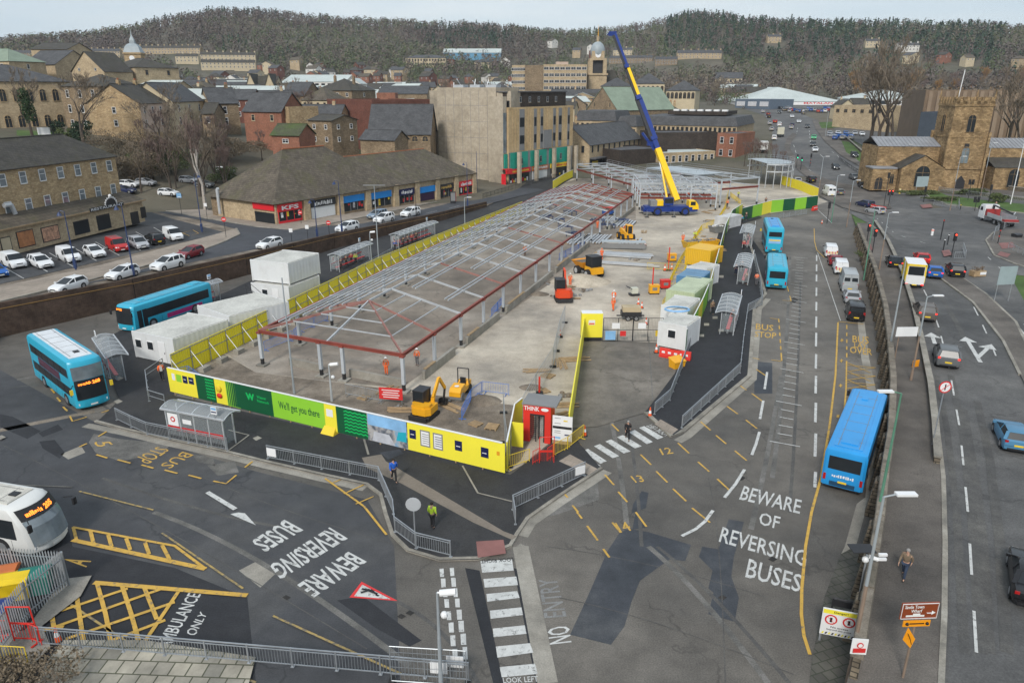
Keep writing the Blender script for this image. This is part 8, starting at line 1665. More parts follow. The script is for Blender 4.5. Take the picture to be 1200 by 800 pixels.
bld('red brick house with slate roof and pale window surrounds',285,130,188,329,184,10,'gable',4.4,BR1,SL2,1,2,2,1,1.5,CRM,name='brick_house'); bld('stone party wall end attached to the red brick house',329.5,126,186,338,184,9,'flat',.2,ST1,FLT,0,0,0,name='stone_wall_building')
bld('small red brick shed with a mossy green roof',318,158,170,350,168,7,'gable',2.3,BR1,SLG,1,1,0,1.6,.9,name='brick_shed'); bld('square stone building with a dark sagging roof',361,141,180,388,176,9,'gable',1.2,ST2,SL1,2,2,2,.9,1.1,name='stone_building')
bld('dark red brick office block with small white windows',383,118,228,436,210,22,'flat',.5,BR2,FLT,2,0,4,1.3,1.2,GALVL,gl=PURW,name='brick_building'); bld('long flat roofed building with a white glazed strip',437,122,232,508,232,25,'flat',.4,WHR,FLT,1,14,0,1.4,1.2,PURW,GLASSL,name='flat_roofed_building',top=.6)
bld('red brick lift tower on the flat roof',441,110,240,463,240,6,'flat',.3,BR1,FLT,0,0,0,name='brick_tower')
bld('hall with a huge dark slate roof beside the concrete block',432,157,186,504,186,16,'gable',7.0,ST2,SL2,1,6,0,1.6,1.4,ST1,arch_=True,top=.5,name='slate_roofed_hall'); bld('low pitched outbuilding in front of the slate roofed hall',422,163,176,462,172,6,'gable',2,ST2,SL2,0,0,0,name='outbuilding')
bld('cream Victorian building with twin gables in the town centre',288,103,330,322,330,14,'gable',5,CRM,SL1,3,6,2,.9,1.6,GALVL,name='victorian_building',fh=3.4); bld('long cream Victorian range with slate roof left of the gables',262,107,335,288,335,12,'gable',4,CRM,SL2,2,7,0,.9,1.6,ST2,name='victorian_building')
bld('front gable of the cream Victorian building on the left',289,100,328,299,328,10,'front',5,CRM,SL1,2,2,0,.8,1.4,name='victorian_gable'); bld('front gable of the cream Victorian building on the right',311,100,328,321,328,10,'front',5,CRM,SL1,2,2,0,.8,1.4,name='victorian_gable')
bld('dark roofed building behind the red brick office',368,106,270,412,264,16,'hip',4,ST2,SL1,1,4,1,1,1.3,chim=2); bld('cream building with a mossy hipped roof',353,117,250,384,246,12,'hip',4,CRM,SL3,2,4,2,.9,1.5,ST2); bld('grey slate roofed hall left of the dark roofed building',330,112,262,356,260,14,'gable',4.5,ST2,SL2,0,0,0)
bld('wide pale turquoise sheet roof behind the town',331,96,420,404,420,40,'gable',4,WHR,PALR,1,10,0,2,1.4,DK,name='warehouse'); bld('grey shed roof in the middle distance',444,110,300,500,300,18,'gable',3,ST2,SL2,0,0,0,name='warehouse'); bld('small white gabled shed beside the turquoise roof',404,98,410,422,410,20,'front',3,WHR,PALR,0,0,0,name='warehouse')
bld('long three storey stone mill on the lower hillside',475,68,-11,522,-11,20,'hip',3,CRM,SL2,3,14,2,1.6,2,ST2,name='mill_building',fh=4); bld('mill warehouse with a bright turquoise roof',519,62,-7,587,-7,40,'gable',5,mat('cladding_blue',(.10,.26,.40),.6),PALR,1,8,0,3,2.4,name='warehouse'); bld('dark brick end of the stone mill',521,70,-9,532,-9,14,'flat',.3,BR2,FLT,2,2,0,1.4,1.6,name='mill_building')
bld('stone villa right of the mill',556,73,-8,576,-8,14,'hip',3,CRM,SL2,2,4,1,1.2,1.8,name='stone_house'); bld('pale gabled hall at the woodland edge',586,72,-7,598,-7,16,'front',4,WHR,SL1,0,0,0,name='stone_house')
A=P(322,237,127.7); q=P(556,200,177);
t,L,h=bld('row of stone shops with bright fascias under a steep hipped slate roof',322,237,127.7,556,177,17,'hip',5.5,ST3,SL3,0,0,0,name='shop_row',over=.6,zb=.2,ridge=RIDG)
SH=t; b=B(); b.add([(-.9,-.8,h-.25),(31,-.8,h-.25),(31,19.5,h-.25),(-.9,19.5,h-.25),(10.5,9.4,h+8),(21,9.4,h+8)],[(0,1,5,4),(1,2,5),(2,3,4,5),(3,0,4)],SL3); b.beam((10.5,9.4,h+8.1),(21,9.4,h+8.1),.3,.2,RIDG); b.obj('corner_roof',t); b=B(); b.bx(0,30,17.1,18.6,0,h-.3,ST2); b.obj('rear_wall',t)
def shop(px0,px1,col,txt=None,tcol=None,front='glass',fz=(2.1,3.4),par=None,LL=0,ybase=None,bold=.03,z0=None,out=.25):
 a,_=wpt(par,LL,px0,230); c,_=wpt(par,LL,px1,230); zb=z0 if z0 is not None else max(.0,zL(par.location.x+math.cos(par.rotation_euler.z)*a,par.location.y+math.sin(par.rotation_euler.z)*a)+.1-par.location.z)
 b=B(); b.bx(a,c,-out,-.02,zb+fz[0],zb+fz[1],col); s=b.obj('shop_fascia',par)
 if txt: b=B(); w_=(c-a); textq(b,txt,[(a+w_*.15,-out-.02,zb+fz[0]+.25),(c-w_*.15,-out-.02,zb+fz[0]+.25),(c-w_*.15,-out-.02,zb+fz[1]-.3),(a+w_*.15,-out-.02,zb+fz[1]-.3)],tcol or WH,0,bold); b.obj('shop_lettering',s)
 b=B()
 if front=='shutter': b.bx(a+.2,c-.2,-.1,-.03,zb,zb+fz[0]-.05,CABW)
 elif front=='dark': b.bx(a+.2,c-.2,-.1,-.03,zb+.3,zb+fz[0]-.05,mat('shop_vinyl',(.03,.01,.04)))
 else:
  b.bx(a+.15,c-.15,-.08,-.03,zb,zb+fz[0]-.05,GLASSD)
  for k in range(4): x=a+.15+(c-a-.3)*k/3; b.bx(x-.05,x+.05,-.12,-.02,zb,zb+fz[0]-.02,col if front=='red' else GREY)
  b.bx(a+.15,c-.15,-.12,-.02,zb,zb+.4,col if front=='red' else ST2)
  rr_=random.Random(int(px0));
  for k in range(5): x=a+.4+rr_.random()*(c-a-1.2); b.bx(x,x+.5,-.095,-.082,zb+.6+rr_.random(),zb+1.3+rr_.random()*.8,rr_.choice([REDB,WH,YBAR,POS]))
 b.obj('shop_front',par)
AW=mat('awning_blue',(.01,.20,.55),.5,0,.08)
RDF=mat('fascia_red',(.62,.02,.03),.4,0,.05)
for p in((323,352,RDF,'KFS',WH,'red'),(362,392,DK,'~~~~~~',WH,'shutter'),(401,426,AW,None,None,'glass'),(434,458,AW,None,None,'glass'),(467,485,NAVY,'~~~~~',WH,'glass'),(491.5,509.5,AW,None,None,'dark'),(514,531,DK,'~~~~~~~',YELL,'glass'),(537,554,RDF,'~~~~~~~~',WH,'red')): shop(*p,par=SH,LL=L)
for px in(357,397,430,463,488,512,534,555): x,_=wpt(SH,L,px,230); b=B(); b.bx(x-.7,x+.7,-.5,0,0,h-.1,ST3); b.obj('stone_pier',SH)
b=B(); b.bx(-.25,-.02,.3,6,3.7,5.0,RDF); b.obj('side_fascia',SH); b=B(); b.bx(-.1,-.02,.5,5.8,1.3,3.25,GLASSD); b.obj('side_shop_window',SH); b=B(); b.path([(-.6,15,6.6),(-.9,15,6.6),(-.9,15,2)],.3,GALVL,10); b.obj('extract_duct',SH)
t,L,h=bld('blank concrete tower block with panel joints above the takeaways',512,104.5,196,581,189,15,'flat',.4,CNC,FLT,0,0,0,name='concrete_building',zb=-.5)
b=B();
for k in range(1,7): b.bx(L*k/7-.04,L*k/7+.04,-.02,-.004,0,h-.3,GREY)
for k in range(1,6): b.bx(.1,L-.1,-.02,-.004,h*k/6-.04,h*k/6+.04,GREY)
b.obj('panel_joints',t); b=B(); b.bx(-3.3,-.02,1.5,12,0,h-.4,CNC); b.obj('stair_core',t); b=B(); b.bx(L+.02,L+4.2,.4,14,0,h-.5,CNC); b.bx(L+2.6,L+3.8,.36,.39,h-5.2,h-2.9,DK); b.obj('side_core',t)
b=B(); rr=random.Random(2)
for k in range(10): x=rr.uniform(1,L); b.tube((x,rr.uniform(2,12),h),(x,7,h+rr.uniform(1,3.2)),.12,PURW,6)
for x in(3,8,13): b.bx(x,x+3,4,7,h+.05,h+1.1,GALVL)
b.obj('roof_plant',t)
t,L,h=bld('office block clad in golden panels over green boarding and takeaways',596,127.6,188,672,213,7,'flat',.3,GOLD,FLT,0,0,0,name='office_building',zb=-.5)
_,zg=wpt(t,L,598.5,179); b=B(); b.bx(-.02,L+.02,-.06,-.02,0,zg,GREY); b.obj('lower_wall',t)
b=B()
for f0,f1 in((.15,.22),(.36,.40),(.46,.50),(.66,.70),(.75,.80),(.9,.935)): b.bx(L*f0,L*f1,-.12,-.01,zg+.3,h-.2,GREY); b.bx(L*f0+.12,L*f1-.12,-.15,-.12,zg+2.0,zg+4.2,GLASSD); b.bx(L*f0+.12,L*f1-.12,-.15,-.12,zg+6.4,zg+8.8,GLASSD)
b.obj('window_strips',t); b=B(); b.bx(L*.50,L*.63,-.35,-.13,zg+.2,zg+5.2,GREY); b.obj('blank_sign_panel',t); b=B()
for f in(.06,.1,.28,.32,.43,.57,.73,.85): b.bx(L*f-.06,L*f+.06,-.08,-.01,zg+.1,h-.1,GOLD)
b.obj('cladding_fins',t); b=B(); b.bx(1,L-2,1.5,6.8,h,h+4.0,BR3,FLT); b.bx(.6,L-1.6,1.2,6.9,h+4.0,h+4.3,FLT); b.obj('attic_storey',t)
for k in range(6): win(t,3+k*(L-6)/6,1.48,h+1.5,0,.9,1.4,GALV)
b=B(); b.bx(-1.7,-.1,.6,5.5,0,h+3,CNC); b.bx(-1.6,-.2,.5,.62,zg,h-1,GLASSL); b.obj('glazed_link',t); b=B(); b.bx(-1.6,-.2,.2,.45,4.9,zg-.3,TEALF); b.obj('green_boarding',t)
for f0,f1 in((.02,.27),(.31,.56),(.60,.92)): b=B(); b.bx(L*f0,L*f1,-.16,-.07,4.6,zg-.1,TEALF); b.obj('green_boarding',t); win(t,L*(f0+f1)/2+1,-.17,5.6,0,.9,1.6,GALV)
for f0,f1,c,tx_,tc_,k in((.0,.12,RDF,'~~~~~',YBAR,'glass'),(.14,.30,RDF,'~~~~',YBAR,'red'),(.33,.58,mat('fascia_orange',(.4,.13,.04)),'~~~~~~',WH,'shutter'),(.62,.92,YBAR,'~~~~~~~~~',RDF,'red')):
 a_,c_=L*f0,L*f1; b=B(); b.bx(a_,c_,-.4,-.18,3.3,4.5,c); s=b.obj('shop_fascia',t); b=B(); textq(b,tx_,[(a_+.6,-.42,3.6),(c_-.6,-.42,3.6),(c_-.6,-.42,4.25),(a_+.6,-.42,4.25)],tc_,0,.04); b.obj('shop_lettering',s); b=B(); b.bx(a_+.3,c_-.3,-.2,-.1,.9,3.2,CABW if k=='shutter' else GLASSD)
 if k!='shutter':
  for j in range(4): b.bx(a_+.4+j*(c_-a_-1)/4,a_+1.1+j*(c_-a_-1)/4,-.24,-.21,1.0,1.6+.4*(j%2),(WH,REDB,YBAR,POS)[j])
 b.obj('shop_front',t)
for px in(604.6,625,645.5,663,671): x,_=wpt(t,L,px,190); b=B(); b.bx(x-.45,x+.45,-1.6,-.7,0,zg,CNC); b.obj('pillar',t)
b=B(); b.bx(-2.6,0,-1.2,-.9,3.6,4.9,RDF); b.bx(-2.6,0,-.9,.6,4.75,4.85,REDB); b.bx(-2.6,-2.4,-.9,.5,.5,3.6,RDF); b.obj('corner_shop_canopy',t)
t,L,h=bld('stone building with a grey pitched roof and dark shopfronts',691,170,225,751,258,14,'gable',5.5,ST3,SL2,1,10,3,.9,2.0,DK,name='stone_building',top=.4); b=B(); b.bx(.3,L-.3,-2.2,-.02,3.6,4.0,FLT); b.obj('canopy',t); b=B(); b.bx(.5,L-.5,-.12,-.02,.9,3.5,DK); b.bx(2,6,-.16,-.13,1.2,2.8,YBAR); b.bx(11,15,-.16,-.13,1.2,2.8,YBAR); b.obj('shop_front',t)
bld('low brown building with a brick base behind the steel frame',727,178,226,782,236,16,'flat',.5,BR3,FLT,0,0,0,name='low_building'); bld('white roofed shed beside the brown building',778,180,230,838,238,22,'flat',.2,ST3,PALR,1,8,0,1.2,2,top=.8,name='shed_building'); bld('red brick building with white windows behind the crane',770,157,242,841,246,16,'flat',.4,BR3,FLT,0,0,0,name='brick_building'); bld('bright red brick end block with white windows',841,157,240,864,236,16,'flat',.3,BR1,FLT,3,2,2,1.2,2.0,fh=4,name='brick_building')
t,L,h=bld('long tan civic building with a grey mansard roof behind the crane',745,146,266,864,250,34,'mansard',3.0,ST3,SL2,2,22,6,.9,1.8,DK,name='civic_building',fh=3.6,top=.5); b=B();
for k in range(7): b.bx(10+k*3,12+k*3,14,16,h+3.5,h+5.2,PURW)
b.bx(9,L-6,10,30,h+3.4,h+4.6,BR3); b.obj('roof_plant',t)
bld('tan mansard roofed wing left of the civic building',674,141,275,722,268,18,'mansard',3.5,ST3,SL2,1,8,2,.9,1.6,DK,name='civic_building'); bld('mansard roofed office wing beside the green roofed hall',722,148,262,746,258,16,'mansard',3.5,ST3,SL2,1,4,2,.9,1.6,DK,name='civic_building')
bld('stone hall with a big grey green roof and gabled front',688,128,306,724,292,34,'front',8.8,ST2,GRN,1,2,5,1,2,ST3,arch_=True,top=-3.0,name='stone_hall')
t,L,h=bld('ornate grey stone town hall with a mansard roof',676,97,425,722,425,22,'mansard',7,ST2,SL1,3,12,3,1.2,2.2,ST3,name='town_hall',fh=4.5)
c=P(699,97,420); t=thing('clock_tower','town hall clock tower with a domed lead cap and gilded finial','tower',(c.x,c.y,T(c.x,c.y)),0); s=420/843; zt=c.z-t.location.z; b=B(); b.bx(-5.2,5.2,-5.2,5.2,0,zt+4,ST3); b.bx(-5.8,5.8,-5.8,5.8,zt+4,zt+5,ST3); b.obj('shaft',t); b=B()
for x in(-4,4):
 for y in(-4,4): b.bx(x-1,x+1,y-1,y+1,zt+5,zt+12,ST3)
b.bx(-2.8,2.8,-2.8,2.8,zt+5,zt+12,DK); b.bx(-4.8,4.8,-4.8,4.8,zt+12,zt+13,ST3); b.bx(-3.6,3.6,-3.6,3.6,zt+13,zt+17,ST3); b.obj('belfry',t); b=B(); b.tube((0,-3.7,zt+15),(0,-3.75,zt+15),1.6,WH,16); b.obj('clock_face',t); b=B(); b.ball((0,0,zt+17),4.2,mat('lead_dome',(.28,.32,.34),.5),16,10,(1,1,1.25)); b.obj('dome',t,smooth=1); b=B(); b.tube((0,0,zt+22),(0,0,zt+25),.8,ST3,8); b.tube((0,0,zt+25),(0,0,zt+31),.25,YP,6,.05); b.obj('finial',t)
c=P(157,62,300); t=thing('clock_tower','stone clock tower with a grey spirelet on the left hillside','tower',(c.x,c.y,T(c.x,c.y)),.2); zt=c.z-t.location.z; b=B(); b.bx(-3.2,3.2,-3.2,3.2,0,zt,ST1); b.bx(-3.6,3.6,-3.6,3.6,zt-.6,zt,ST1); b.obj('shaft',t); b=B(); b.tube((-.3,-3.25,zt-2.2),(-.3,-3.3,zt-2.2),1.0,WH,14); b.obj('clock_face',t); b=B(); b.loft([[(sx*r,sy*r,zt+z) for sx,sy in((-1,-1),(1,-1),(1,1),(-1,1))] for r,z in((3.3,0),(2.6,2.2),(1.8,3.2),(1.0,3.6),(.9,4.8),(.2,6.6),(.05,9)) ],mat('lead_dome',(.28,.32,.34))); b.obj('spirelet',t)
bld('cream Italianate building with arched windows and roof turrets',741,98,375,779,372,16,'hip',5,CRM,SL2,3,7,3,1.4,2.6,ST2,arch_=True,name='cream_building',fh=5.0,top=1.2); bld('single storey cream hall with arched windows beside the ring road',781,106,345,815,340,14,'hip',4.5,CRM,SL2,1,7,2,1.4,2.8,ST2,arch_=True,name='cream_building'); bld('cream wing joining the Italianate building',716,101,372,741,375,14,'hip',4,CRM,SL2,2,5,0,1.2,2.2,ST2,name='cream_building')
for nm,a_ in(('sixties office slab with banded windows behind the golden block',(637,77,400,688,400,14)),('narrow finned wing of the sixties office slab',(600,78,404,615,402,14))): bld(nm,*a_,'flat',.6,ST3,FLT,5,8 if a_[0]>620 else 4,0,2.6,1.5,PURW,GLASSD,name='office_slab',fh=3.4,top=.7)
bld('blank stone end wall of the sixties office slab',615.3,78,401,636.6,400.5,13.5,'flat',.6,ST2,FLT,0,0,0,name='office_slab'); bld('small pink rooftop block behind the office slab',652,73,415,666,415,8,'flat',.2,PNK,FLT,0,0,0,name='rooftop_block')
bld('pale gabled stone chapel on the wooded hillside',838,92,-8,870,-14,14,'gable',5,CRM,SL2,1,6,1,1.4,2.2,DK,name='stone_house'); bld('long white topped depot by the roundabout',862,117,440,903,420,22,'flat',.4,mat('cladding_slate',(.10,.13,.17),.6),PALR,1,3,0,6,2.4,PURW,POS,name='depot_building')
t,L,h=bld('white fronted retail shed with a broad pale roof',868,119,455,988,452,120,'hip',8.5,PURW,PALR,0,0,0,name='retail_shed',eave=None); b=B(); b.bx(0,L,-.4,-.05,0,h*.45,DK); b.obj('glazed_base',t); b=B(); b.bx(L*.34,L*.46,-1.2,-.4,0,h*.85,mat('entrance_red',(.5,.02,.02))); b.obj('entrance',t); b=B(); textq(b,'~~~~~~~~',[(4,-.1,h*.62),(26,-.1,h*.62),(26,-.1,h*.86),(4,-.1,h*.86)],RDF,0,.02); textq(b,'MATALAN',[(L*.62,-.1,h*.6),(L*.9,-.1,h*.6),(L*.9,-.1,h*.88),(L*.62,-.1,h*.88)],RDF,0,.02); b.obj('sign_lettering',t)
bld('second pale roofed retail shed behind the bare trees',1000,116,430,1090,420,60,'hip',5,PURW,PALR,1,6,0,4,2,DK,name='retail_shed'); bld('flat roofed tan block half hidden by the bare trees',978,125,318,1047,295,22,'flat',.6,ST3,FLT,1,7,3,1.6,1.4,ST2,name='flat_roofed_building')
t,L,h=bld('brown modern hall with slanting fins behind the church',1085,109,248,1290,235,34,'flat',1,mat('cladding_brown',(.17,.12,.08),.8,0,.15,.3),FLT,0,0,0,name='modern_hall'); b=B()
for k in range(22): x=1+k*2.6; b.add([(x,-1.2,4),(x+1.2,-1.2,4),(x+1.2,0,4),(x,0,4),(x,-.3,h+.6),(x+1.2,-.3,h+.6),(x+1.2,0,h+.6),(x,0,h+.6)],[(0,1,5,4),(1,2,6,5),(3,0,4,7),(4,5,6,7)],mat('fin_brown',(.22,.16,.11)))
b.obj('fins',t); bld('low blue grey annexe beneath the modern hall',1079,133,236,1126,226,10,'flat',.5,mat('cladding_bluegrey',(.06,.075,.10),.6),FLT,0,0,0,name='annexe_building')
SC=brickmat('church_stone',(.43,.30,.16),(.25,.165,.085),(.19,.13,.075),.7,.33,.02,.95,.55,.4); c1=gz(1101,222,far); c2=gz(1146,224,far); d=c2-c1; Wt=8.5; rz=-.1; zb=1.0; t=thing('church','sandstone parish church with a square battlemented tower','church',(c1.x,c1.y,zb),rz); zt=hfor(Vector((c1.x,c1.y,zb)),124)
b=B(); b.bx(0,Wt,0,Wt,0,zt,SC); b.bx(-.25,Wt+.25,-.25,Wt+.25,5.2,5.6,SC); b.bx(-.12,Wt+.12,-.12,Wt+.12,12.5,12.8,SC); b.bx(-.2,Wt+.2,-.2,Wt+.2,zt-.1,zt+.4,SC)
for s in(0,1):
 for y0 in(0,Wt): b.bx(s*(Wt+.5)-.5+(-.0),s*(Wt+.5)+.0,y0-.6 if y0==0 else Wt,y0 if y0==0 else Wt+.6,0,zt*.7,SC)
tw_=b.obj('tower',t); b=B(); n=6
for k in range(n):
 x=k*Wt/(n-.45)
 for y0 in(-.1,Wt-.4): b.bx(x,x+.8,y0,y0+.5,zt+.4,zt+1.9,SC)
 for x0 in(-.1,Wt-.4): b.bx(x0,x0+.5,.6+k*Wt/n,1.3+k*Wt/n,zt+.4,zt+1.9,SC)
b.bx(-.1,Wt+.1,-.1,.35,zt+.4,zt+1.1,SC); b.bx(-.1,Wt+.1,Wt-.35,Wt+.1,zt+.4,zt+1.1,SC)
for x in(0,Wt): b.tube((x,0,zt+1.5),(x,0,zt+3.6),.35,SC,4,.05); b.tube((x,Wt,zt+1.5),(x,Wt,zt+3.6),.35,SC,4,.05)
b.obj('battlements',tw_); b=B(); b.tube((2,4,zt),(2.4,4,zt+8),.09,PURW,6); b.obj('flagpole',tw_)
win(t,Wt*.5,-.05,zt-6.0,0,1.9,4.0,SC,GLASSD,True); win(t,-.05,Wt*.5,zt-6.0,-math.pi/2,1.9,4.0,SC,GLASSD,True); win(t,Wt*.5,-.05,6.6,0,1.8,3.8,SC,GLASSL,True)
b=B(); b.bx(Wt*.5-.5,Wt*.5+.5,-.15,-.02,zt-9.6,zt-8.6,DK); b.obj('clock_opening',t); b=B(); b.add([(Wt*.5-1.1,-.3,0),(Wt*.5+1.1,-.3,0),(Wt*.5+1.1,-.3,2.4),(Wt*.5,-.3,3.8),(Wt*.5-1.1,-.3,2.4)],[(0,1,2,3,4)],DK); b.obj('door',t)
LEAD=mat('lead_roof',(.24,.245,.26),.6,0,.15,.5)
for x0,x1,y0,h_ in((-14.5,-.05,3.5,10.2),(Wt+.05,Wt+17,3.5,10.0)):
 b=B(); b.bx(x0,x1,y0,y0+11,0,h_,SC); b.obj('nave_wall',t); b=B(); b.add([(x0-.2,y0-.2,h_),(x1,y0-.2,h_),(x1,y0+5.5,h_+2),(x0-.2,y0+5.5,h_+2)],[(0,1,2,3)],LEAD); b.add([(x0-.2,y0+11,h_),(x1,y0+11,h_),(x1,y0+5.5,h_+2),(x0-.2,y0+5.5,h_+2)],[(3,2,1,0)],LEAD)
 k=x0
 while k<x1: b.beam((k,y0-.2,h_+.06),(k,y0+5.5,h_+2.06),.1,.1,LEAD); k+=.9
 b.obj('nave_roof',t)
b=B(); b.bx(-10.5,-.8,-2.2,3.5,0,5.6,SC); b.add([(-10.5,-2.2,5.6),(-.8,-2.2,5.6),(-5.6,-2.2,8.4)],[(0,1,2)],SC); b.obj('aisle_wall',t); b=B(); b.add([(-10.9,-2.4,5.5),(-5.6,-2.4,8.6),(-5.6,3.5,8.6),(-10.9,3.5,5.5)],[(0,1,2,3)],SL1); b.add([(-.4,-2.4,5.5),(-5.6,-2.4,8.6),(-5.6,3.5,8.6),(-.4,3.5,5.5)],[(3,2,1,0)],SL1); b.obj('aisle_roof',t); win(t,-5.6,-2.25,1.2,0,3.4,5.0,SC,GLASSD,True)
b=B(); b.bx(-16.5,-10.6,-.5,4,0,5.2,SC); b.bx(-16.7,-10.5,-.7,4,5.2,5.5,LEAD); b.obj('porch',t); win(t,-14.7,-.55,.2,0,1.9,3.0,SC,DK,True); win(t,-11.8,-.55,1.6,0,1.0,2.4,SC,GLASSD,True)
b=B(); b.bx(Wt+2.5,Wt+14,-1.5,3.5,0,5.8,SC); b.add([(Wt+2.3,-1.7,5.8),(Wt+14.2,-1.7,5.8),(Wt+14.2,3.5,7.8),(Wt+2.3,3.5,7.8)],[(0,1,2,3)],SL1); b.obj('south_aisle',t); win(t,Wt+7,-1.55,1.2,0,2.6,4.4,SC,GLASSD,True); win(t,Wt+12,-1.55,1.6,0,1.4,3.2,SC,GLASSD,True)
CLR=[]
def clear_(p,w=9): CLR.append((math.atan2(p.x,p.y),math.hypot(p.x,p.y),w/math.hypot(p.x,p.y)))
def row(x0,y0,d0,x1,d1,n,label,grp,wall,roof,dep=8,rh=2.6,wins=(2,2),chim=True,y1=None,w=.9,hh=5.6):
 hf=lambda x,y:T(x,y)+hh+1.5
 hf.march=True; p=gz(x0,y0,hf); q=gz(x1,y1 or y0,hf); p.z=q.z=min(p.z,q.z); q=P(x1,y1 or y0,depth(p)*.5+depth(q)*.5); q.z=p.z; dd=(q-p)/n; l=math.hypot(dd.x,dd.y); rz=math.atan2(dd.y,dd.x); t=thing('terraced_house',label,'house',p,rz,grp); hb=hh+4; t.location.z-=hb; b=B(); b.bx(0,l*.985,0,dep,0,hb,wall); b.add([(0,0,hb),(0,dep,hb),(0,dep/2,hb+rh)],[(0,2,1)],wall); b.add([(l*.985,0,hb),(l*.985,dep,hb),(l*.985,dep/2,hb+rh)],[(0,1,2)],wall); b.obj('wall',t)
 b=B(); b.add([(0,-.3,hb-.15),(l*.985,-.3,hb-.15),(l*.985,dep/2,hb+rh),(0,dep/2,hb+rh),(0,dep+.3,hb-.15),(l*.985,dep+.3,hb-.15)],[(0,1,2,3),(3,2,5,4)],roof); r_=b.obj('roof',t)
 if chim: b=B(); b.bx(l*.8,l*.97,dep/2-.4,dep/2+.4,hb+rh-.6,hb+rh+1.2,wall); b.obj('chimney',r_)
 for i in range(wins[0]):
  for j in range(wins[1]): win(t,l*(i+.5)/wins[0],0,hb-1.9-j*2.7,0,w*1.2,1.4,PURW)
 for k in range(n): clear_(p+dd*(k+.5),l)
 for k in range(1,n): dup(t,t.location+dd*k,rz,label,grp)
row(142,56,640,234,640,13,'tan stone terraced house in the long row on the left hillside','long terrace on the left hillside',ST3,SL1); row(80,60,560,140,560,9,'tan terraced house in the row left of the clock tower','terrace left of the clock tower',ST3,SL2); row(205,66,600,232,600,3,'cream gabled town house at the left of the stepped terrace','stepped terrace, left',CRM,SL1); row(234,64,600,299,600,7,'cream town house in the upper stepped terrace','stepped terrace, upper',CRM,SL1,y1=63); row(235,73,585,299,585,7,'cream town house in the lower stepped terrace','stepped terrace, lower',CRM,SL1,y1=72); row(0,62,520,58,520,9,'grey roofed terraced house on the far left hillside','terrace on the far left',ST2,SL2)
row(714,67,500,765,500,8,'dark stone terraced house above the town hall','terrace above the town hall',ST2,SL2); row(719,58,540,741,540,3,'tan stone house standing above the terrace behind the dome','houses above the terrace',CRM,SL2); row(768,69,490,794,495,4,'brownish stone house right of the crane boom','houses right of the boom',ST2,SL2); row(794,62,510,846,520,6,'pale stone villa in the row on the hillside right of the boom','villas right of the boom',ST3,SL2,rh=3.2)
row(838,14,1000,871,1000,5,'white and red house on the skyline of the right hill','skyline houses, left cluster',WHR,SL1,w=2); row(900,18,990,946,990,7,'white and red semi detached house on the crest of the right hill','skyline houses, middle cluster',WHR,BR2,w=2); row(950,19,990,968,990,3,'dark roofed house on the crest of the right hill','skyline houses, right cluster',BR2,SL1,w=2); row(680,29,1060,740,1060,9,'tiny house on the distant skyline behind the crane tip','skyline houses behind the crane',BR1,SL1,w=1.5); row(975,22,985,1010,985,4,'red roofed house among the skyline trees','skyline houses far right',BR2,BR2,w=1.5); row(1055,20,985,1140,985,7,'house half hidden by trees on the right skyline','skyline houses extreme right',BR2,SL1,w=1.5)
row(1015,48,640,1032,640,2,'pale house halfway up the right hill','houses halfway up the right hill',CRM,SL2); row(1053,53,620,1078,620,3,'white and blue house halfway up the right hill','white houses on the right hill',WHR,SL2); row(900,43,660,916,660,2,'tan house below the pines on the right hill','houses below the pines',ST3,SL2); row(1018,77,480,1036,480,2,'tan house low on the right hill','low houses on the right hill',ST3,SL2)
rr=random.Random(11); k=0
for (xa,xb,ya,yb,n) in((352,420,76,90,15),(420,500,78,90,12),(200,300,82,92,9),(300,345,70,82,4),(500,600,88,98,8),(1040,1200,62,70,4),(640,700,48,60,5)):
 for i in range(n):
  x=rr.uniform(xa,xb); y=rr.uniform(ya,yb); hf=lambda a,c:T(a,c)+8.5; hf.march=True; d_=depth(gz(x,y,hf)); wl_,nm=rr.choice(((BR1,'red brick'),(CRM,'cream rendered'),(ST3,'tan stone'),(WHR,'white rendered'),(BR2,'dark brick')))
  clear_(P(x+5,y,d_)); bld(nm+' house among the trees on the lower hillside',x,y,d_,x+rr.uniform(7,14),d_+rr.uniform(-8,8),8,rr.choice(['gable','gable','hip','front']),2.6,wl_,rr.choice([SL1,SL2,SL3]),1,2,1,1,1.3,name='hillside_house',cat='house')[0]['group']=nm+' houses on the lower hillside'
pr_=[]
for i,(w_,d_,e_,rh_,wl_,rf_,kind) in enumerate(((9,8,6,3,CRM,SL1,'gable'),(16,9,7,3.4,ST3,SL2,'gable'),(11,10,6.5,3,BR1,SL2,'hip'),(22,12,6,3.5,ST2,SL1,'gable'),(8,8,5.5,2.6,WHR,SL1,'gable'),(13,10,8,3,ST1,SL3,'hip'),(26,14,7,2.5,ST3,PALR,'gable'),(12,9,7,3,BR2,SL2,'gable'))):
 q=P(400,100,300); t,_,_=bld(('cream rendered','tan stone','red brick','long brown stone','white','tall tan stone','pale roofed tan','dark red brick')[i]+' building in the packed town roofs',q.x*0+400,100,300,400+w_*843/300,300,d_,kind,rh_,wl_,rf_,2 if i!=6 else 1,max(2,int(w_/3)),2,1,1.4,chim=1 if i in(0,1,3,5) else 0,zb=P(400,100,300).z-e_-2,name='town_building'); t['group']=('cream','tan','red brick','brown stone','white','tall tan','pale roofed','dark brick')[i]+' town buildings'; pr_.append([t,False])
rr=random.Random(77)
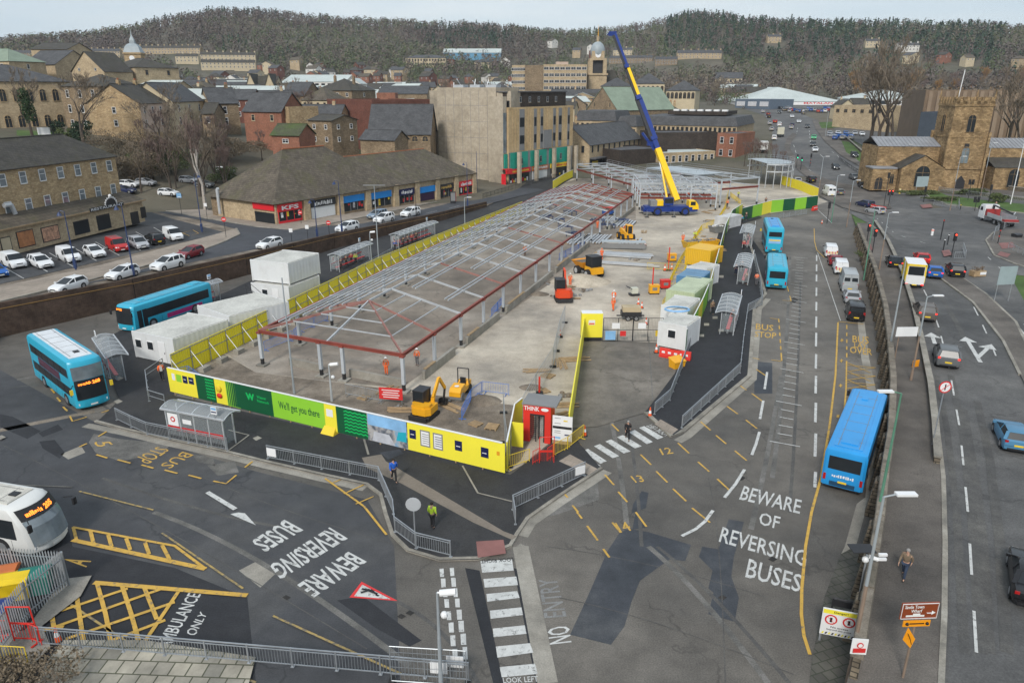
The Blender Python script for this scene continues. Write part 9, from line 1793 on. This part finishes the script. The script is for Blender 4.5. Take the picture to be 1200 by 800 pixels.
for (a0,a1,r0,r1,n) in((-38,-29,300,400,9),(-29,-12,235,420,38),(-12,3,250,430,30),(-36,-14,420,620,44),(-14,0,430,600,26),(3,12,330,470,16),(-40,-30,330,520,14),(12,17,540,700,5),(24,38,300,460,12)):
 for _ in range(n):
  a=math.radians(rr.uniform(a0,a1)); r=rr.uniform(r0,r1); x,y=r*math.sin(a),r*math.cos(a); e=rr.choice(pr_); z=min(T(x,y),T(x+8,y),T(x,y+8))-1.5; rz=rr.choice([0,.25,-.3,1.35,-.1,1.6])+rr.uniform(-.12,.12)
  if e[1]: dup(e[0],V(x,y,z),rz)
  else: e[1]=True; e[0].location=V(x,y,z); e[0].rotation_euler=(0,0,rz)
BARK=mat('bark_brown',(.075,.058,.045),.9,0,.25,3); TWIG=mat('twig_brown',(.17,.135,.10),.9,0,.25,2); TWIGP=mat('twig_purple',(.15,.105,.09),.9,0,.2,2); TWIGO=mat('twig_orange',(.25,.14,.05),.9,0,.2,2); BIRCH=mat('bark_birch',(.38,.34,.30),.8,0,.25,4); IVY=mat('ivy_leaf',(.03,.06,.02),.8,0,.3,3); EVG=mat('evergreen_leaf',(.022,.045,.022),.85,0,.3,2); SHR=mat('shrub_brown',(.16,.125,.085),.95,0,.3,2); GSH=mat('shrub_green',(.075,.095,.035),.9,0,.3,3)
def baretree(seed,h=12,spread=.8,bark=BARK,twig=TWIG,tw=.03,lev=5,up=.35,r0=None):
 rq=random.Random(seed); tr=B(); cr=B(); r0=r0 or h*.022
 def sliver(b,p,q,w,m):
  d=(q-p); s=d.cross(V(rq.uniform(-1,1),rq.uniform(-1,1),rq.uniform(-1,1)));
  if s.length<1e-4: return
  s=s.normalized()*w; b.add([p-s,p+s,q+s*.3,q-s*.3],[(0,1,2,3)],m)
 def grow(p,d,l,r,n):
  q=p+d*l
  if n>=lev-2: tr.tube(p,q,r,bark,5 if n==lev else 4,r*.65,False)
  else: sliver(cr,p,q,max(tw,r),twig)
  if n==0: return
  k=rq.choice([2,3,3]) if n>1 else 4
  for i in range(k):
   a=V(rq.gauss(0,1),rq.gauss(0,1),rq.gauss(0,.5)).normalized(); nd=(d+a*spread+V(0,0,up)).normalized(); st=q if i<2 else p.lerp(q,rq.uniform(.5,.95)); grow(st,nd,l*rq.uniform(.62,.86),r*.6,n-1)
 grow(V(0,0,0),V(rq.uniform(-.05,.05),rq.uniform(-.05,.05),1).normalized(),h*.25,r0,lev); return tr,cr
def mktree(label,seed,**k):
 name=k.pop('name','bare_tree'); t=thing(name,label,'tree'); tr,cr=baretree(seed,**k); o=tr.obj('trunk',t); cr.obj('crown',t); return t
def bushgeo(seed,rx,ry,rz,n,s,m,zc=None):
 rq=random.Random(seed); b=B(); zc=rz if zc is None else zc; cl=[(rq.uniform(-.6,.6),rq.uniform(-.6,.6),rq.uniform(-.5,.6),rq.uniform(.3,.55)) for _ in range(9)]
 for _ in range(n):
  c=rq.choice(cl); u=V(rq.gauss(0,1),rq.gauss(0,1),rq.gauss(0,1)).normalized()*c[3]*rq.uniform(.6,1); p=V((c[0]+u.x)*rx,(c[1]+u.y)*ry,zc+(c[2]+u.z)*rz)
  if p.z<0: p.z=abs(p.z)*.3
  a=(u+V(rq.gauss(0,1),rq.gauss(0,1),rq.gauss(0,1))*.5).normalized(); e=a.cross(V(0,0,1)).normalized()*s*rq.uniform(.5,1.2); f=a.cross(e).normalized()*s*rq.uniform(.4,1.2); b.add([p-e,p+f,p+e,p-f],[(0,1,2,3)],m)
 return b
TP={}
def settree(key,px,label,base=None,s=1,zf=None,rz=None,z=None,grp=None,mk=None,d=None,hpx=None):
 if d is not None: q=P(px[0],px[1],d); q.z=T(q.x,q.y)-.2
 else: q=gz(px[0],px[1],zf or tz); q.z-=.1
 if key not in TP: TP[key]=mk(); o=TP[key]
 else: o=dup(TP[key])
 o.location=q; o.rotation_euler=(0,0,rz if rz is not None else px[0]*1.7); s*=1.45; o.scale=(s,)*3; o['label']=label
 if grp: o['group']=grp
 return o
big=lambda:mktree('t',3,h=15,spread=.62,lev=7,tw=.035); big2=lambda:mktree('t',8,h=15,spread=.7,lev=7,tw=.035,up=.25); mid=lambda:mktree('t',5,h=9,spread=.6,lev=6,twig=TWIG,tw=.03,up=.4); pur=lambda:mktree('t',6,h=9,spread=.5,lev=6,twig=TWIGP,tw=.03,up=.5); bir=lambda:mktree('t',9,h=13,spread=.45,lev=6,bark=BIRCH,twig=TWIGP,up=.5,name='birch_tree'); orn=lambda:mktree('t',12,h=9,spread=.6,lev=6,twig=TWIGO,tw=.05,up=.4)
far2=lambda x,y:max(far(x,y),T(x,y)); far2.march=True
settree('big',(1027,182),'tall bare tree left of the church, nearest the porch',zf=far2,s=1.6,mk=big); settree('big2',(1036,178),'broad bare tree just behind the one by the porch',zf=far2,s=1.65,mk=big2); settree('big',(1018,176),'bare tree at the left of the churchyard group',zf=far2,s=1.6,mk=big,rz=2); settree('big2',(1043,182),'bare tree leaning over the parked cars by the church',zf=far2,s=1.4,mk=big2,rz=1)
settree('big',(1190,190),'bare tree behind the right end of the church',d=205,s=1.25,mk=big,rz=4); settree('big2',(1175,190),'dark bare tree touching the church tower',d=215,s=1.3,mk=big2,rz=3)
settree('big2',(95,150),'large bare tree in front of the dark stone villa',d=160,s=.95,mk=big2,rz=.5); settree('mid',(38,160),'ivy clad bare tree in front of the ornate hall',d=165,s=1.3,mk=mid)
settree('big',(235,230),'t',zf=tz,s=.85,mk=big); bir_=settree('bir',(241,247),'slim white birch beside the side road',zf=tz,s=1.1,mk=bir); settree('big',(195,190),'bare tree before the pink rendered house',zf=tz,s=.8,mk=big,rz=1.1)
[o for o in bpy.data.objects if o.get('label')=='t' and o.get('category')=='tree' and o.parent is None][0]['label']='bare tree with fine twigs behind the birch'
rq=random.Random(4)
for i in range(30):
 x=rq.uniform(150,345); yb=232-(x-150)*.02; y=rq.uniform(178,yb-4) if x<275 else rq.uniform(176,192)
 settree(*rq.choice((('pur',),('mid',))),(x,y),'leafless scrub tree on the bank behind the side road',zf=tz,s=rq.uniform(.55,1.0),mk=None,grp='scrub trees on the bank') if 'pur' in TP and 'mid' in TP else settree('pur',(x,y),'leafless scrub tree on the bank behind the side road',zf=tz,s=.8,mk=pur,grp='scrub trees on the bank')
for i,(x,y,s) in enumerate(((872,195,.7),(880,199,.8),(888,198,.75),(897,196,.7),(905,199,.7),(884,190,.7),(915,203,.6))): settree('pur',(x,y),'reddish bare tree between the civic building and the main road',zf=far2,s=s*.9,mk=pur,rz=i,grp='reddish trees by the main road')
for i in range(22): x=rq.uniform(500,600) if i<8 else rq.uniform(690,860); y=rq.uniform(92,100) if i<8 else rq.uniform(84,98); settree('mid',(x,y),'bare tree on the slope behind the town buildings',d=rq.uniform(430,520),s=rq.uniform(1.0,1.5),mk=mid,grp='bare trees behind the town buildings')
for i in range(34): x=rq.uniform(985,1200); settree(rq.choice(['orn','mid','pur']) if i>3 else 'orn',(x,rq.uniform(100,116)),'tawny or grey bare tree behind the retail sheds',d=rq.uniform(470,560),s=rq.uniform(1.1,1.7),mk=orn,grp='trees behind the retail sheds')
for i in range(26): x=rq.uniform(190,430); settree(rq.choice(['mid','pur']),(x,rq.uniform(90,120)),'bare tree standing between the town roofs on the left',d=rq.uniform(230,480),s=rq.uniform(.7,1.2),mk=mid,grp='bare trees between the roofs')
def bush(px,label,rx,ry,rz_,n,s,m,zf=None,d=None,name='shrub',cat='shrub',grp=None,dz=0):
 q=(P(px[0],px[1],d) if d else gz(px[0],px[1],zf or tz));
 if d: q.z=T(q.x,q.y)
 o=bushgeo(int(px[0]*7),rx,ry,rz_,n,s,m).obj(name,label=label,cat=cat,group=grp); o.location=(q.x,q.y,q.z+dz); return o
bush((40,163),'column of ivy on the tree trunk before the ornate hall',1.8,1.8,6,1500,.22,IVY,d=164,name='ivy'); bush((66,150),'clipped dark green shrub on the lawn',2.4,2.4,2,900,.2,EVG,d=168); bush((75,152),'light green shrub beside the clipped dark one',2,2,1.6,800,.2,GSH,d=166); bush((92,153),'dark evergreen bush at the foot of the villa',3,3,3.2,1100,.25,EVG,d=165)
bush((100,170),'wide brown leafless thicket behind the stone terrace',9,5,3,9000,.13,SHR,d=150); bush((150,175),'brown thicket below the gable ended house',9,5,4.5,10000,.13,SHR,d=158); bush((190,205),'green and brown hedge bank behind the car park',9,4,3,8000,.14,GSH,zf=tz); bush((165,215),'dense brown bushes at the bend of the side road',7,4,3.2,8000,.13,SHR,zf=tz); bush((280,190),'bramble thicket on the slope above the slate roof',10,5,3,9000,.13,SHR,zf=tz); bush((262,215),'green ivy bush beside the slate roof',4,3,2.2,4000,.14,GSH,zf=tz); bush((215,195),'brown scrub in the middle of the bank',9,6,3.4,9000,.13,SHR,zf=tz); bush((460,170),'dark evergreen bushes in front of the slate roofed hall',9,3,2.4,3500,.25,EVG,d=172)
bush((1035,178),'evergreen shrubs beneath the churchyard trees',5,3,1.8,2400,.25,GSH,zf=far2); bush((1075,229),'straggly green planting on the wedge shaped island',6,1.6,.7,2400,.18,GSH,zf=far2); bush((1100,236),'low green planting towards the end of the wedge shaped island',5,1.4,.6,1800,.18,GSH,zf=far2); bush((1170,238),'shrub beside the church lawn path',2,1.5,1.1,900,.2,GSH,zf=far2); bush((1140,228),'low hedge in front of the church door',5,1.2,.8,1600,.2,GSH,zf=far2)
bush((15,800),'tangle of twigs and green weeds in the bottom left corner',3.0,1.6,.35,2600,.07,SHR,zf=.1 and (lambda x,y:.12)); bush((1010,300),'weeds along the foot of the parapet wall',.6,3,.25,500,.08,GSH,zf=zR);
t=mktree('leafless twiggy shrub hanging over the wheelie bins at the left edge',21,h=4.2,spread=.8,lev=6,tw=.008,up=.1,name='twiggy_shrub'); t.location=g(-22,740,.1)
t=mktree('sprawling bare twigs over the paving at the bottom left',22,h=2.2,spread=1.1,lev=6,tw=.006,up=-.05,name='twiggy_shrub'); t.location=g(70,808,.1)
W={'g':mat('wood_greybrown',(.115,.098,.08),.95,0,.15,.05),'p':mat('wood_purple',(.112,.085,.075),.95,0,.15,.05),'t':mat('wood_tan',(.155,.13,.095),.95,0,.15,.05),'e':mat('wood_pine',(.035,.062,.036),.95,0,.2,.05),'o':mat('wood_olive',(.09,.108,.05),.95,0,.2,.05),'r':mat('wood_rust',(.24,.15,.075),.95,0,.2,.05)}
def woods(name,label,regions,seed):
 rq=random.Random(seed); b=B(); U=[V(rq.gauss(0,1),rq.gauss(0,1),rq.gauss(0,1)).normalized() for _ in range(997)]; D=[]
 for u in U:
  a=(u*1.3+V(rq.gauss(0,1),rq.gauss(0,1),rq.gauss(0,1))*.45+V(0,0,.35)).normalized(); e=a.cross(V(.3,.2,1)).normalized(); D.append((e,a.cross(e).normalized()))
 vv=b.v; ff=b.f; mm=b.mi
 for (x0,x1,r0,r1,n,mix,sz) in regions:
  for _ in range(n):
   px=rq.uniform(x0,x1); az=math.atan((px-600)/F/.96); r=r0+(r1-r0)*rq.random()**.8; x=r*math.sin(az); y=r*math.cos(az); z=T(x,y); nzz=math.sin(x*.017+seed+.004*y)+math.sin(y*.025+x*.009)
   if any(abs(az-c[0])<c[2] and c[1]-75<r<c[1]+10 for c in CLR): continue
   k=mix[int((nzz+2)/4*len(mix)*.6+rq.random()*len(mix)*.4)%len(mix)]; h=rq.uniform(.7,1.25)*sz; w=h*rq.uniform(.32,.46); mi=b._m(W[k])
   if k=='e': w*=.65; h*=1.15
   q0=len(vv)
   if k!='e': vv+= [Vector((x-.16,y,z)),Vector((x+.16,y,z)),Vector((x,y,z+h*.9))]; ff.append([q0,q0+1,q0+2]); mm.append(b._m(W['t']) if rq.random()<.35 else mi)
   for _ in range(38 if r>700 else 46):
    i_=int(rq.random()*997); u=U[i_]; zz=h*.56+u.z*h*.43; rad=w*(.45+.55*rq.random()) if k!='e' else w*max(.12,1.3*(1-zz/h)); c=Vector((x+u.x*rad,y+u.y*rad,z+zz)); s=h*(.03+.045*rq.random()); e,f=D[i_]; q0=len(vv); vv+=[c-e*s,c+f*s*1.4,c+e*s,c-f*s*1.4]; ff.append([q0,q0+1,q0+2,q0+3]); mm.append(mi)
 return b.obj(name,label=label,cat='woodland',kind='stuff')
woods('woodland','brown winter woodland covering the long hill on the left',[(-60,640,740,1160,4300,'gggppptootg',11),(60,640,640,800,900,'ggootge',10),(200,640,1090,1170,150,'eegg',11),(290,520,700,900,320,'eoog',11),(500,600,900,1050,160,'eeo',11)],1)
woods('woodland','mixed pine and winter woodland on the right hill',[(640,1290,700,1160,3100,'ggppootg',11),(760,1110,800,1120,900,'eeeeg',12),(640,1290,570,760,1200,'gggptto',10),(1020,1290,540,640,260,'rrtg',9),(1110,1290,700,900,260,'eego',11),(600,700,1000,1150,150,'eeog',10)],2)
woods('woodland','low belt of trees and gardens at the foot of the hills',[(-60,300,520,660,420,'ggpoo',8),(300,620,520,660,420,'gggopt',8),(620,850,500,600,200,'gggpo',8),(100,420,400,520,200,'ggpo',7)],3)
p=[P(20,161,168),P(82,163,166),P(88,155,176),P(20,154,178)]
for q in p: q.z=T(q.x,q.y)+.1
b.poly(p,GRASS); b.obj('lawn',kind='structure')
t=board('sign_board','white letting board on the lawn before the ornate hall','sign',(53,161),(-1.2,1.2),2.8,.6,2.2,WH,.1,tz,PURW)
m=bpy.data.materials.new('haze'); m.use_nodes=True; nt=m.node_tree; nt.nodes.clear(); o=nt.nodes.new('ShaderNodeOutputMaterial'); v=nt.nodes.new('ShaderNodeVolumePrincipled'); v.inputs['Color'].default_value=(.80,.87,.95,1); v.inputs['Density'].default_value=.0001; nt.links.new(v.outputs[0],o.inputs['Volume'])
b=B(); b.bx(-2500,2500,-300,2500,-300,320,m); b.obj('haze',kind='stuff')
